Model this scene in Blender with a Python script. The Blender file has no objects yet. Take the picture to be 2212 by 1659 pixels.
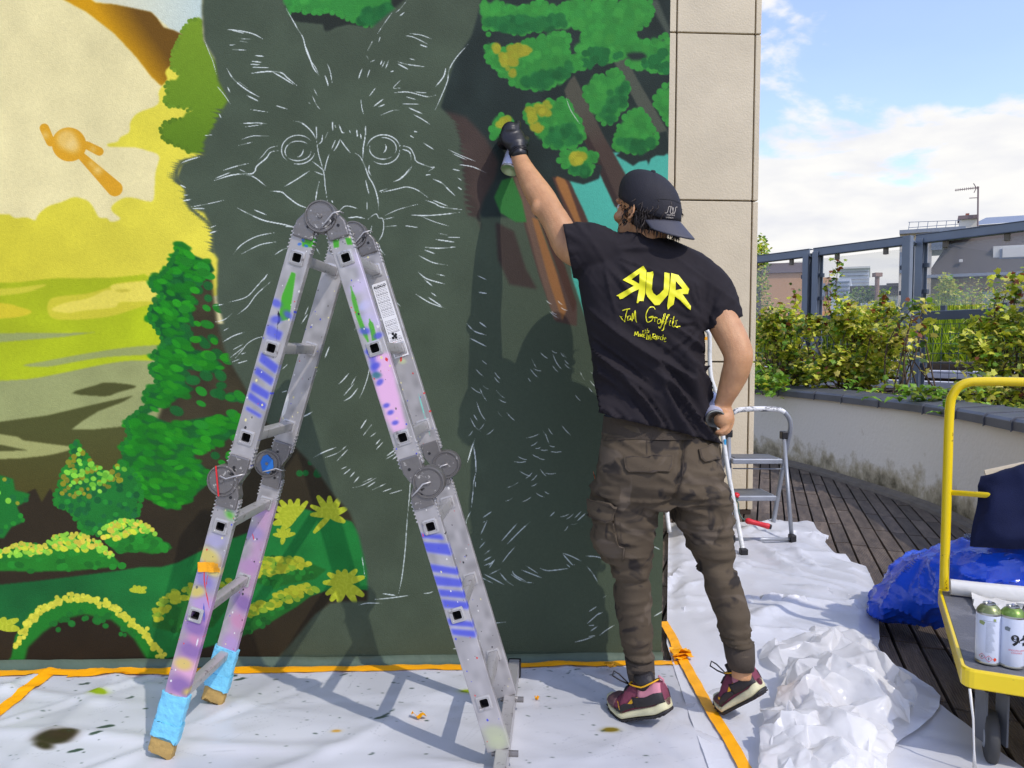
import bpy, bmesh, math, random
import numpy as np
from mathutils import Vector, Matrix, noise as mnoise
random.seed(7)
rng = np.random.default_rng(7)
C = bpy.context.scene.collection
scene = bpy.context.scene
PI = math.pi

# ------------------------------------------------------------------ camera
F = 1660.0            # focal length for a 2212 x 1659 picture
CX, CY = 1106.0, 829.5
CAM = Vector((0.0, -2.86, 1.18))
YAW, PITCH, ROLL = math.radians(2.7), math.radians(2.4), math.radians(0.33)
fwd = Vector((math.sin(YAW) * math.cos(PITCH), math.cos(YAW) * math.cos(PITCH), -math.sin(PITCH)))
right = Vector((math.cos(YAW), -math.sin(YAW), 0))
up = right.cross(fwd)
rr = right * math.cos(ROLL) + up * math.sin(ROLL)
uu = -right * math.sin(ROLL) + up * math.cos(ROLL)
cam_d = bpy.data.cameras.new('camera')
cam_d.lens = F / 2212 * 36
cam_d.sensor_width = 36
cam_d.clip_start = 0.05
cam_d.clip_end = 2000
cam = bpy.data.objects.new('camera', cam_d)
C.objects.link(cam)
cam.matrix_world = Matrix(((rr.x, uu.x, -fwd.x, CAM.x), (rr.y, uu.y, -fwd.y, CAM.y), (rr.z, uu.z, -fwd.z, CAM.z), (0, 0, 0, 1)))
scene.camera = cam

def ray(px, py):
    return fwd + rr * ((px - CX) / F) - uu * ((py - CY) / F)
def G(px, py, z=0.0):            # where the line of sight meets height z
    r = ray(px, py); t = (z - CAM.z) / r.z
    return CAM + r * t
def W(px, py, y=0.0):            # where it meets the plane y
    r = ray(px, py); t = (y - CAM.y) / r.y
    return CAM + r * t

# ------------------------------------------------------------------ light
SUN = Vector((0.50, -0.61, 0.88)).normalized()
elev = math.asin(SUN.z); azim = math.atan2(SUN.x, SUN.y)
sd = bpy.data.lights.new('sun', 'SUN'); sd.energy = 3.4; sd.angle = math.radians(0.55); sd.color = (1.0, 0.945, 0.86)
so = bpy.data.objects.new('sun', sd); C.objects.link(so)
so.rotation_euler = SUN.to_track_quat('Z', 'Y').to_euler(); so.location = (3, -6, 8)

world = bpy.data.worlds.new('World'); scene.world = world; world.use_nodes = True
nt = world.node_tree; nt.nodes.clear()
def N(t, **k):
    n = nt.nodes.new(t)
    for a, b in k.items():
        setattr(n, a, b)
    return n
L = lambda a, b: nt.links.new(a, b)
out = N('ShaderNodeOutputWorld'); bg = N('ShaderNodeBackground'); bg.inputs['Strength'].default_value = 0.12
sky = N('ShaderNodeTexSky', sky_type='NISHITA'); sky.sun_disc = False; sky.sun_elevation = elev; sky.sun_rotation = azim
sky.air_density = 1.0; sky.dust_density = 0.6; sky.ozone_density = 1.6
tc = N('ShaderNodeTexCoord'); sep = N('ShaderNodeSeparateXYZ'); L(tc.outputs['Generated'], sep.inputs[0])
zz = N('ShaderNodeMath', operation='MAXIMUM'); L(sep.outputs['Z'], zz.inputs[0]); zz.inputs[1].default_value = 0.0
za = N('ShaderNodeMath', operation='ADD'); L(zz.outputs[0], za.inputs[0]); za.inputs[1].default_value = 0.16
dx = N('ShaderNodeMath', operation='DIVIDE'); L(sep.outputs['X'], dx.inputs[0]); L(za.outputs[0], dx.inputs[1])
dy = N('ShaderNodeMath', operation='DIVIDE'); L(sep.outputs['Y'], dy.inputs[0]); L(za.outputs[0], dy.inputs[1])
cmb = N('ShaderNodeCombineXYZ'); L(dx.outputs[0], cmb.inputs[0]); L(dy.outputs[0], cmb.inputs[1])
n1 = N('ShaderNodeTexNoise'); n1.inputs['Scale'].default_value = 2.3; n1.inputs['Detail'].default_value = 9; n1.inputs['Roughness'].default_value = 0.56; n1.inputs['Distortion'].default_value = 0.35
L(cmb.outputs[0], n1.inputs['Vector'])
# more cloud towards the horizon
hz = N('ShaderNodeMapRange'); L(zz.outputs[0], hz.inputs['Value'])
hz.inputs['From Min'].default_value = 0.11; hz.inputs['From Max'].default_value = 0.27; hz.inputs['To Min'].default_value = 0.42; hz.inputs['To Max'].default_value = -0.035
ad = N('ShaderNodeMath', operation='ADD'); L(n1.outputs['Fac'], ad.inputs[0]); L(hz.outputs[0], ad.inputs[1])
cr = N('ShaderNodeValToRGB'); cr.color_ramp.elements[0].position = 0.49; cr.color_ramp.elements[1].position = 0.60
cr.color_ramp.interpolation = 'EASE'
L(ad.outputs[0], cr.inputs[0])
n2 = N('ShaderNodeTexNoise'); n2.inputs['Scale'].default_value = 4.0; n2.inputs['Detail'].default_value = 5
L(cmb.outputs[0], n2.inputs['Vector'])
cc = N('ShaderNodeValToRGB'); cc.color_ramp.elements[0].position = 0.3; cc.color_ramp.elements[1].position = 0.6
CLOUD = 10.8
cc.color_ramp.elements[0].color = (0.84, 0.85, 0.90, 1); cc.color_ramp.elements[1].color = (1, 0.99, 0.97, 1)
L(n2.outputs['Fac'], cc.inputs[0])
cm = N('ShaderNodeVectorMath', operation='SCALE'); L(cc.outputs[0], cm.inputs[0]); cm.inputs['Scale'].default_value = CLOUD
sm = N('ShaderNodeVectorMath', operation='MULTIPLY'); L(sky.outputs[0], sm.inputs[0]); sm.inputs[1].default_value = (3.2, 3.0, 3.45)
mx = N('ShaderNodeMix', data_type='RGBA'); L(cr.outputs[0], mx.inputs['Factor']); L(sm.outputs[0], mx.inputs['A']); L(cm.outputs[0], mx.inputs['B'])
veil = N('ShaderNodeMix', data_type='RGBA'); veil.inputs['Factor'].default_value = 0.10; L(sm.outputs[0], veil.inputs['A']); L(cm.outputs[0], veil.inputs['B'])
nt.links.remove(mx.inputs['A'].links[0]); L(veil.outputs['Result'], mx.inputs['A'])
L(mx.outputs['Result'], bg.inputs['Color']); L(bg.outputs[0], out.inputs[0])
scene.view_settings.view_transform = 'Standard'; scene.view_settings.look = 'None'
scene.view_settings.exposure = -0.36; scene.view_settings.gamma = 1; scene.view_settings.use_curve_mapping = False
scene.cycles.max_bounces = 8

# ------------------------------------------------------------------ helpers
def lin(c):
    c = np.asarray(c, dtype=float) / 255.0
    return np.where(c <= 0.04045, c / 12.92, ((c + 0.055) / 1.055) ** 2.4)
def rgb(r, g, b, k=1.0):
    v = lin((r, g, b)) * k
    return (float(v[0]), float(v[1]), float(v[2]), 1)

def mat(name, col, rough=0.6, metal=0.0, var=0.12, vscale=8.0, bump=0.0, bscale=60.0, coat=0.0, trans=0.0, spec=None, col2=None, c2lo=0.45, c2hi=0.65, stretch=(1, 1, 1), sss=0.0, alpha=None, subsurf=None, coord='Object'):
    m = bpy.data.materials.new(name); m.use_nodes = True
    t = m.node_tree; b = t.nodes['Principled BSDF']
    def nd(k, **kw):
        n = t.nodes.new(k)
        for a, v in kw.items(): setattr(n, a, v)
        return n
    tcn = nd('ShaderNodeTexCoord'); mp = nd('ShaderNodeMapping'); mp.inputs['Scale'].default_value = stretch
    t.links.new(tcn.outputs[coord], mp.inputs[0])
    no = nd('ShaderNodeTexNoise'); no.inputs['Scale'].default_value = vscale; no.inputs['Detail'].default_value = 6; no.inputs['Roughness'].default_value = 0.6
    t.links.new(mp.outputs[0], no.inputs['Vector'])
    r = nd('ShaderNodeValToRGB')
    c = col if len(col) == 4 else (*col, 1)
    if col2 is None:
        lo = tuple(max(0, x * (1 - var)) for x in c[:3]) + (1,); hi = tuple(min(1, x * (1 + var)) for x in c[:3]) + (1,)
        r.color_ramp.elements[0].position = 0.3; r.color_ramp.elements[1].position = 0.7
        r.color_ramp.elements[0].color = lo; r.color_ramp.elements[1].color = hi
    else:
        c2 = col2 if len(col2) == 4 else (*col2, 1)
        r.color_ramp.elements[0].position = c2lo; r.color_ramp.elements[1].position = c2hi
        r.color_ramp.elements[0].color = c; r.color_ramp.elements[1].color = c2
    t.links.new(no.outputs['Fac'], r.inputs[0]); t.links.new(r.outputs[0], b.inputs['Base Color'])
    b.inputs['Roughness'].default_value = rough; b.inputs['Metallic'].default_value = metal
    if coat: b.inputs['Coat Weight'].default_value = coat; b.inputs['Coat Roughness'].default_value = 0.15
    if trans: b.inputs['Transmission Weight'].default_value = trans
    if spec is not None: b.inputs['Specular IOR Level'].default_value = spec
    if alpha is not None: b.inputs['Alpha'].default_value = alpha
    if sss: b.inputs['Subsurface Weight'].default_value = sss; b.inputs['Subsurface Radius'].default_value = (0.02, 0.008, 0.004); b.inputs['Subsurface Scale'].default_value = 0.3
    if bump:
        nb = nd('ShaderNodeTexNoise'); nb.inputs['Scale'].default_value = bscale; nb.inputs['Detail'].default_value = 4
        t.links.new(mp.outputs[0], nb.inputs['Vector'])
        bp = nd('ShaderNodeBump'); bp.inputs['Strength'].default_value = bump; bp.inputs['Distance'].default_value = 0.01
        t.links.new(nb.outputs['Fac'], bp.inputs['Height']); t.links.new(bp.outputs[0], b.inputs['Normal'])
    m['bsdf'] = b.name
    return m

class MB:
    def __init__(s): s.v = []; s.f = []; s.mi = []
    def add(s, vs, fs, mi=0):
        o = len(s.v); s.v += [tuple(p) for p in vs]; s.f += [tuple(i + o for i in f) for f in fs]; s.mi += [mi] * len(fs); return s
    def box(s, c, d, R=None, mi=0, taper=1.0):
        c = Vector(c); vs = []
        for z in (-1, 1):
            k = taper if z > 0 else 1
            for x, y in ((-1, -1), (1, -1), (1, 1), (-1, 1)):
                p = Vector((x * d[0] / 2 * k, y * d[1] / 2 * k, z * d[2] / 2))
                if R is not None: p = R @ p
                vs.append(c + p)
        return s.add(vs, [(0, 3, 2, 1), (4, 5, 6, 7), (0, 1, 5, 4), (1, 2, 6, 5), (2, 3, 7, 6), (3, 0, 4, 7)], mi)
    def prism(s, poly, axis, mi=0):   # poly: list of 3D points; axis: extrusion vector
        n = len(poly); a = Vector(axis)
        vs = [Vector(p) for p in poly] + [Vector(p) + a for p in poly]
        return s.add(vs, [tuple(range(n))[::-1], tuple(range(n, 2 * n))] + [(i, (i + 1) % n, n + (i + 1) % n, n + i) for i in range(n)], mi)
    def tube(s, pts, rad, n=10, cap=True, mi=0, flat=None):
        pts = [Vector(p) for p in pts]
        if not hasattr(rad, '__len__'): rad = [rad] * len(pts)
        vs = []; prev = None
        for i, p in enumerate(pts):
            t = (pts[min(i + 1, len(pts) - 1)] - pts[max(i - 1, 0)]).normalized()
            if prev is None:
                a = Vector((0, 0, 1)) if abs(t.z) < 0.9 else Vector((1, 0, 0))
                u = t.cross(a).normalized()
            else:
                u = (prev - t * prev.dot(t)).normalized()
            prev = u; w = t.cross(u)
            for k in range(n):
                a = 2 * PI * k / n
                vs.append(p + (u * math.cos(a) + w * math.sin(a) * (flat or 1)) * rad[i])
        fs = []
        for i in range(len(pts) - 1):
            for k in range(n):
                fs.append((i * n + k, i * n + (k + 1) % n, (i + 1) * n + (k + 1) % n, (i + 1) * n + k))
        if cap: fs += [tuple(range(n))[::-1], tuple((len(pts) - 1) * n + k for k in range(n))]
        return s.add(vs, fs, mi)
    def loft(s, rings, cap=True, mi=0):
        n = len(rings[0]); vs = [p for r in rings for p in r]; fs = []
        for i in range(len(rings) - 1):
            for k in range(n):
                fs.append((i * n + k, i * n + (k + 1) % n, (i + 1) * n + (k + 1) % n, (i + 1) * n + k))
        if cap: fs += [tuple(range(n))[::-1], tuple((len(rings) - 1) * n + k for k in range(n))]
        return s.add(vs, fs, mi)
    def cyl(s, c, r, h, n=24, axis=(0, 0, 1), mi=0, r2=None):
        a = Vector(axis).normalized(); c = Vector(c)
        return s.tube([c, c + a * h], [r, r if r2 is None else r2], n, mi=mi)
    def lathe(s, c, prof, n=28, axis=(0, 0, 1), mi=0, mis=None, xref=None):
        a = Vector(axis).normalized(); u = Vector(xref) if xref else (a.cross(Vector((0, 1, 0))) if abs(a.y) < 0.9 else a.cross(Vector((1, 0, 0))))
        u = (u - a * u.dot(a)).normalized(); w = a.cross(u); c = Vector(c)
        o = len(s.v); vs = []
        for r, h in prof:
            for k in range(n):
                t = 2 * PI * k / n; vs.append(c + a * h + (u * math.cos(t) + w * math.sin(t)) * r)
        s.v += [tuple(p) for p in vs]
        for i in range(len(prof) - 1):
            for k in range(n):
                s.f.append((o + i * n + k, o + i * n + (k + 1) % n, o + (i + 1) * n + (k + 1) % n, o + (i + 1) * n + k)); s.mi.append(mis[i] if mis else mi)
        return s
    def grid(s, P, mi=0):   # P: (n,m,3) array
        n, m = P.shape[:2]; o = len(s.v); s.v += [tuple(map(float, p)) for p in P.reshape(-1, 3)]
        for i in range(n - 1):
            for j in range(m - 1):
                s.f.append((o + i * m + j, o + (i + 1) * m + j, o + (i + 1) * m + j + 1, o + i * m + j + 1)); s.mi.append(mi)
        return s
    def build(s, name, m, parent=None, smooth=False, bevel=0.0, kind=None, recalc=False, seg=2):
        me = bpy.data.meshes.new(name); me.from_pydata(s.v, [], s.f)
        ms = m if isinstance(m, (list, tuple)) else [m]
        for q in ms: me.materials.append(q)
        if len(ms) > 1: me.polygons.foreach_set('material_index', s.mi)
        if recalc:
            bm = bmesh.new(); bm.from_mesh(me); bmesh.ops.recalc_face_normals(bm, faces=bm.faces); bm.to_mesh(me); bm.free()
        if smooth: me.polygons.foreach_set('use_smooth', [True] * len(me.polygons))
        me.update()
        o = bpy.data.objects.new(name, me); C.objects.link(o)
        if parent is not None: attach(o, parent)
        if bevel:
            b = o.modifiers.new('bevel', 'BEVEL'); b.width = bevel; b.segments = seg; b.limit_method = 'ANGLE'; b.angle_limit = math.radians(40)
            if hasattr(b, 'harden_normals') and not smooth: pass
        if kind: o['kind'] = kind
        return o
def wloc(o):
    p = Vector(o.location); q = o.parent
    return p if q is None else p + Vector((0, 0, 0))
def attach(o, parent):
    o.parent = parent
    root = parent
    while root.parent is not None: root = root.parent
    # only the root carries a transform; parts are built in world coordinates
    if parent is root:
        o.matrix_parent_inverse = Matrix.LocRotScale(root.location, root.rotation_euler, root.scale).inverted()
def thing(name, label, cat, loc=(0, 0, 0), group=None):
    o = bpy.data.objects.new(name, None); C.objects.link(o); o.location = loc; o.empty_display_size = 0.1
    o['label'] = label; o['category'] = cat
    if group: o['group'] = group
    return o
def tag(o, label, cat, group=None):
    o['label'] = label; o['category'] = cat
    if group: o['group'] = group
    return o
def shade(o, ang=35):
    me = o.data; me.polygons.foreach_set('use_smooth', [True] * len(me.polygons))
    try: me.set_sharp_from_angle(angle=math.radians(ang))
    except Exception: pass
    return o
def catmull(pts, n=6, closed=True):
    P = np.array(pts, float); m = len(P); res = []
    rngi = range(m) if closed else range(m - 1)
    for i in rngi:
        if closed: p0, p1, p2, p3 = P[(i - 1) % m], P[i], P[(i + 1) % m], P[(i + 2) % m]
        else: p0, p1, p2, p3 = P[max(i - 1, 0)], P[i], P[i + 1], P[min(i + 2, m - 1)]
        for k in range(n):
            t = k / n
            res.append(0.5 * ((2 * p1) + (-p0 + p2) * t + (2 * p0 - 5 * p1 + 4 * p2 - p3) * t * t + (-p0 + 3 * p1 - 3 * p2 + p3) * t ** 3))
    if not closed: res.append(P[-1])
    return np.array(res)
def vnoise(P, sc, oct=3, seed=0.0):      # fast smooth value noise on an (n,3) array, about -1..1
    P = np.asarray(P, float) * sc + seed * 17.31
    tot = np.zeros(len(P)); amp = 1.0; nrm = 0
    for o in range(oct):
        i = np.floor(P).astype(np.int64); f = P - i; f = f * f * (3 - 2 * f)
        def h(a, b, c):
            v = (a * 374761393 + b * 668265263 + c * 2147483647 + 1013904223 * (o + 1)) & 0xFFFFFFFF
            v = ((v ^ (v >> 13)) * 1274126177) & 0xFFFFFFFF
            return ((v ^ (v >> 16)) & 0xFFFF) / 32767.5 - 1
        x, y, z = i[:, 0], i[:, 1], i[:, 2]; r = 0
        for a in (0, 1):
            for b in (0, 1):
                for c in (0, 1):
                    w = (f[:, 0] if a else 1 - f[:, 0]) * (f[:, 1] if b else 1 - f[:, 1]) * (f[:, 2] if c else 1 - f[:, 2])
                    r = r + w * h(x + a, y + b, z + c)
        tot += amp * r; nrm += amp; amp *= 0.5; P = P * 2.03 + 5.7
    return tot / nrm
# ------------------------------------------------------------------ the mural (flat spray paint on the wall face)
RES = 480.0; X0, X1, Z0, Z1 = -3.6, 0.722, -0.01, 3.3
TW, TH = int((X1 - X0) * RES), int((Z1 - Z0) * RES)
IMG = np.zeros((TH, TW, 3), np.float32)
def T_wall(pts):                       # picture points of the wall plane -> texture pixels
    o = []
    for p in pts:
        w = W(p[0], p[1]); o.append(((w.x - X0) * RES, (w.z - Z0) * RES))
    return np.array(o)
TM = T_wall
def T(pts): return TM(pts)
def canvas(w, h, col, fn, sc):          # start a new picture to spray on
    global IMG, TW, TH, TM, SC
    IMG = np.zeros((h, w, 3), np.float32); IMG[:] = col; TW, TH, TM, SC = w, h, fn, sc
def to_image(name, k=1.0, top=0.92, gam=1.0):
    b_ = np.ones((TH, TW, 4), np.float32); b_[..., :3] = np.clip(lin(np.clip(IMG, 0, 255)) ** gam * k, 0, top)
    im_ = bpy.data.images.new(name, TW, TH, float_buffer=True, is_data=True); im_.colorspace_settings.name = 'Non-Color'
    im_.pixels.foreach_set(b_.ravel()); im_.update(); im_.pack(); return im_
SC = RES * 2.86 / 1660            # texture pixels per picture pixel
prs = np.random.default_rng(11)
def boxb(a, r, ax):
    if r < 1: return a
    k = 2 * r + 1
    p = np.concatenate([np.repeat(a.take([0], ax), r + 1, ax), a, np.repeat(a.take([-1], ax), r, ax)], ax)
    c = np.cumsum(p, ax, dtype=np.float64)
    n = a.shape[ax]
    return ((c.take(range(k, k + n), ax) - c.take(range(0, n), ax)) / k).astype(np.float32)
def blur(a, r):
    for _ in range(2): a = boxb(boxb(a, r, 0), r, 1)
    return a
def smoothn(h, w, cell, seed):
    r = np.random.default_rng(seed); gh, gw = int(h / cell) + 3, int(w / cell) + 3
    g = r.random((gh, gw)).astype(np.float32)
    y = np.linspace(0, gh - 1.001, h); x = np.linspace(0, gw - 1.001, w)
    yi, xi = y.astype(int), x.astype(int); fy, fx = (y - yi)[:, None], (x - xi)[None]
    fy = fy * fy * (3 - 2 * fy); fx = fx * fx * (3 - 2 * fx)
    return g[yi][:, xi] * (1 - fy) * (1 - fx) + g[yi + 1][:, xi] * fy * (1 - fx) + g[yi][:, xi + 1] * (1 - fy) * fx + g[yi + 1][:, xi + 1] * fy * fx
def region(P, soft):
    pad = int(soft * 3 + 4)
    x0 = max(0, int(P[:, 0].min()) - pad); x1 = min(TW, int(P[:, 0].max()) + pad)
    y0 = max(0, int(P[:, 1].min()) - pad); y1 = min(TH, int(P[:, 1].max()) + pad)
    return x0, x1, y0, y1
def fill(pts, col, soft=1.0, curve=0, op=1.0, col2=None, g0=None, g1=None, mottle=0.0):
    """polygon in picture coordinates; col2/g0/g1: second colour along the line g0 -> g1"""
    P = T(catmull(pts, curve) if curve else pts)
    x0, x1, y0, y1 = region(P, soft)
    if x1 <= x0 or y1 <= y0: return
    M = np.zeros((y1 - y0, x1 - x0), bool); X = np.arange(x0, x1) + 0.5
    n = len(P)
    for i in range(n):
        a, b = P[i], P[(i + 1) % n]
        if a[1] > b[1]: a, b = b, a
        r0 = max(y0, int(math.ceil(a[1] - 0.5))); r1 = min(y1, int(math.ceil(b[1] - 0.5)))
        if r1 <= r0: continue
        yy = np.arange(r0, r1) + 0.5
        xc = a[0] + (yy - a[1]) * (b[0] - a[0]) / (b[1] - a[1])
        M[r0 - y0:r1 - y0] ^= X[None] > xc[:, None]
    A = blur(M.astype(np.float32), max(1, int(round(soft * SC * 0.7)))) * op
    c = np.array(col, np.float32)[None, None]
    if col2 is not None:
        q = T([g0, g1]); d = q[1] - q[0]; L2 = (d ** 2).sum()
        gx = (np.arange(x0, x1) - q[0][0])[None] * d[0]; gy = (np.arange(y0, y1) - q[0][1])[:, None] * d[1]
        t = np.clip((gx + gy) / L2, 0, 1)[..., None]
        c = c * (1 - t) + np.array(col2, np.float32) * t
    if mottle:
        c = c * (1 + mottle * (smoothn(y1 - y0, x1 - x0, 34, len(pts)) - 0.5)[..., None])
    R = IMG[y0:y1, x0:x1]; R += (c - R) * A[..., None]
def dab(x, y, r, col, soft=1.2, op=1.0, ang=0.0, el=1.0):
    q = T([(x, y)])[0]; rad = r * SC; s = max(1.0, soft * SC); pad = rad * max(1, el) + s + 2
    x0, x1, y0, y1 = int(max(0, q[0] - pad)), int(min(TW, q[0] + pad)), int(max(0, q[1] - pad)), int(min(TH, q[1] + pad))
    if x1 <= x0 or y1 <= y0: return
    X = (np.arange(x0, x1) - q[0])[None]; Y = (np.arange(y0, y1) - q[1])[:, None]
    ca, sa = math.cos(-ang), math.sin(-ang)
    d = np.sqrt(((X * ca + Y * sa) / el) ** 2 + (-X * sa + Y * ca) ** 2)
    A = np.clip((rad - d) / s + 0.5, 0, 1) * op; A = A * A * (3 - 2 * A)
    R = IMG[y0:y1, x0:x1]; R += (np.array(col, np.float32) - R) * A[..., None]
def inside(P, x, y):
    P = np.asarray(P); n = len(P); r = False
    for i in range(n):
        a, b = P[i], P[i - 1]
        if (a[1] > y) != (b[1] > y) and x < (b[0] - a[0]) * (y - a[1]) / (b[1] - a[1]) + a[0]: r = not r
    return r
def scatter(pts, n, r, cols, soft=1.2, ang=0, el=1.0, op=1.0, cond=None, jit=0.25):
    P = np.array(pts, float); lo, hi = P.min(0), P.max(0); k = 0; tries = 0
    while k < n and tries < n * 30:
        tries += 1
        x, y = prs.uniform(lo[0], hi[0]), prs.uniform(lo[1], hi[1])
        if not inside(P, x, y) or (cond and not cond(x, y)): continue
        c = np.array(cols[prs.integers(len(cols))], float) * prs.uniform(0.93, 1.07)
        dab(x, y, r * prs.uniform(0.7, 1.25), c, soft, op, ang + prs.normal(0, jit), el * prs.uniform(0.85, 1.2)); k += 1
def rim(pts, step, r, col, soft=1.2, closed=True, jit=1.5, col2=None):
    P = catmull(pts, 8, closed); d = 0
    for i in range(1, len(P)):
        d += np.hypot(*(P[i] - P[i - 1]))
        if d > step:
            d = 0; c = col if col2 is None or prs.random() < 0.5 else col2
            dab(P[i][0] + prs.normal(0, jit), P[i][1] + prs.normal(0, jit), r * prs.uniform(0.75, 1.2), np.array(c, float) * prs.uniform(0.94, 1.05), soft)
def line(pts, w=1.3, col=(225, 232, 235), curve=5, dash=0.25, op=0.95, soft=0.9):
    P = T(catmull(pts, curve, False) if curve and len(pts) > 2 else pts)
    hw = w * SC * 0.5; s = soft * SC * 0.7; L0 = 0; seed = prs.random() * 100
    tot = np.hypot(*np.diff(P, axis=0).T).sum() + 1e-6
    x0, x1, y0, y1 = region(P, hw + s + 1)
    if x1 <= x0 or y1 <= y0: return
    Y, X = np.mgrid[y0:y1, x0:x1].astype(np.float32)
    A = np.zeros_like(X)
    for i in range(len(P) - 1):
        a, b = P[i], P[i + 1]; d = b - a; l2 = (d ** 2).sum() + 1e-6; l = math.sqrt(l2)
        t = np.clip(((X - a[0]) * d[0] + (Y - a[1]) * d[1]) / l2, 0, 1)
        dist = np.hypot(X - a[0] - t * d[0], Y - a[1] - t * d[1])
        u = (L0 + t * l)
        k = 0.55 + 0.45 * np.sin(u * 0.11 + seed) * np.sin(u * 0.043 + seed * 2)
        tap = np.clip(np.minimum(u, tot - u) / (tot * 0.18 + 1), 0.25, 1)
        A = np.maximum(A, np.clip((hw * tap - dist) / s + 0.5, 0, 1) * np.where(k > dash, 1, 0.25 + k))
        L0 += l
    g = prs.random(A.shape, dtype=np.float32)
    A = np.clip(A * op * (0.75 + 0.45 * g), 0, 1)
    R = IMG[y0:y1, x0:x1]; R += (np.array(col, np.float32) - R) * A[..., None]
def V1(l): return [(x / 3, y / 3) for x, y in l]
def V2(l): return [(387 + x / 3, y / 3) for x, y in l]
def V3(l): return [(940 + x / 3, y / 3) for x, y in l]
def V4(l): return [(x / 3, 498 + y / 3) for x, y in l]
def V5(l): return [(x / 2.5, 995 + y / 2.5) for x, y in l]
def V6(l): return [(387 + x / 3, 553 + y / 3) for x, y in l]
def V7(l): return [(774 + x / 3, 1106 + y / 3) for x, y in l]

FUR = (78, 89, 75); CREAM = (226, 214, 165); YEL = (222, 210, 78)
IMG[:] = FUR
# left picture: a yellow evening valley
fill([(-700, -500), (600, -500), (600, 700), (-700, 700)], CREAM, mottle=0.05)
fill(V1([(1310, -900), (1310, 130), (1180, 225), (1100, 190), (980, 80), (700, 30), (590, 0), (560, -900)]), (196, 210, 208), 2, col2=(210, 208, 185), g0=(430, 20), g1=(260, 10))
fill(V1([(-300, -700), (300, -60), (560, 80), (740, 220), (880, 370), (980, 500), (1045, 560), (1075, 540), (1200, 400), (1250, 230), (1175, 222), (1130, 200), (1060, 180), (1010, 110), (980, 80), (840, 50), (740, 30), (620, 20), (590, 0), (500, -700)]), (205, 152, 18), 1.2, col2=(112, 80, 26), g0=(270, 110), g1=(325, 72))
fill(V1([(-900, 1390), (0, 1390), (60, 1395), (100, 1415), (170, 1410), (225, 1430), (250, 1390), (310, 1340), (400, 1310), (480, 1280), (560, 1300), (600, 1340), (640, 1410), (690, 1415), (720, 1440), (780, 1420), (725, 1370), (730, 1330), (800, 1285), (870, 1285), (950, 1305), (995, 1290), (1005, 1130), (1030, 1015), (960, 980), (860, 955), (720, 955), (695, 935), (760, 920), (780, 890), (835, 860), (845, 790), (900, 730), (1020, 680), (1030, 590), (1080, 520), (1070, 470), (1105, 430), (1200, 430), (1500, 900), (1500, 1900), (-900, 1900)]), (206, 196, 62), 1.3, curve=4, col2=YEL, g0=(0, 520), g1=(420, 400), mottle=0.06)
fill(V1([(1285, 112), (1312, 132), (1315, 260), (1385, 380), (1480, 520), (1600, 655), (1600, 1000), (1330, 1000), (1220, 992), (1160, 950), (1100, 930), (1050, 890), (1040, 850), (1070, 800), (1130, 780), (1190, 760), (1200, 735), (1245, 720), (1240, 700), (1170, 705), (1100, 690), (1065, 650), (1080, 600), (1075, 550), (1100, 520), (1140, 520), (1160, 490), (1110, 440), (1110, 370), (1140, 290), (1170, 250), (1190, 180), (1230, 140)]), (98, 132, 34), 1, col2=(122, 152, 44), g0=(360, 300), g1=(420, 60))
rim(V1([(1285, 112), (1230, 140), (1190, 180), (1170, 250), (1140, 290), (1110, 370), (1110, 440), (1155, 490)]), 7, 4.5, (116, 148, 44), 1, False)
rim(V1([(1100, 525), (1075, 550), (1080, 600), (1065, 650), (1100, 690), (1170, 705), (1235, 712)]), 7, 4.5, (104, 138, 40), 1, False)
rim(V1([(1190, 760), (1130, 780), (1070, 800), (1040, 850), (1050, 890), (1100, 930), (1160, 950), (1220, 985)]), 7, 4.5, (94, 126, 34), 1, False)
# the small floating figure
GD = (214, 160, 42)
for (a, b, r0, r1) in (((285, 835), (325, 925), 26, 24), ((560, 945), (640, 985), 22, 24), ((520, 1010), (740, 1225), 22, 44)):
    for k in range(22):
        t = k / 21; p = V1([(a[0] + (b[0] - a[0]) * t, a[1] + (b[1] - a[1]) * t)])[0]
        dab(p[0], p[1], (r0 + (r1 - r0) * t) / 2.7, GD, 1)
dab(445 / 3, 940 / 3, 35, GD, 1)
for x, y, r in ((430, 910, 26), (470, 950, 18), (290, 880, 9), (600, 970, 6), (630, 1105, 12), (590, 1065, 7)):
    dab(x / 3, y / 3, r * 0.85, (232, 205, 140), 16, 0.6)
# fields
fill(V4([(-900, 345), (0, 340), (180, 330), (370, 310), (700, 308), (900, 290), (960, 300), (1200, 500), (1200, 1000), (-900, 1000)]), (165, 176, 34), 1.2, curve=3, col2=(178, 192, 36), g0=(100, 620), g1=(250, 780), mottle=0.06)
fill(V4([(310, 470), (370, 430), (560, 410), (700, 370), (780, 340), (1060, 330), (1100, 440), (900, 500), (700, 560), (450, 580), (325, 560)]), (200, 192, 60), 1.4, curve=4)
fill(V4([(330, 515), (420, 470), (570, 440), (680, 390), (720, 385), (740, 350), (1060, 330), (1080, 440), (960, 460), (780, 465), (740, 500), (540, 520), (440, 535)]), (222, 208, 92), 1.2, curve=3)
fill(V4([(740, 390), (800, 380), (850, 390), (790, 402)]), (196, 184, 70), 1, curve=4)
fill(V4([(-500, 440), (0, 470), (120, 495), (205, 525), (150, 555), (0, 572), (-500, 590)]), (206, 190, 52), 1.2, curve=3)
fill(V4([(-100, 385), (100, 372), (300, 350), (200, 395), (60, 418), (-100, 425)]), (206, 196, 70), 2.4, curve=4, op=0.8)
fill(V4([(-500, 665), (0, 665), (420, 665), (620, 660), (420, 690), (0, 725), (-500, 750)]), (150, 158, 100), 1)
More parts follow.
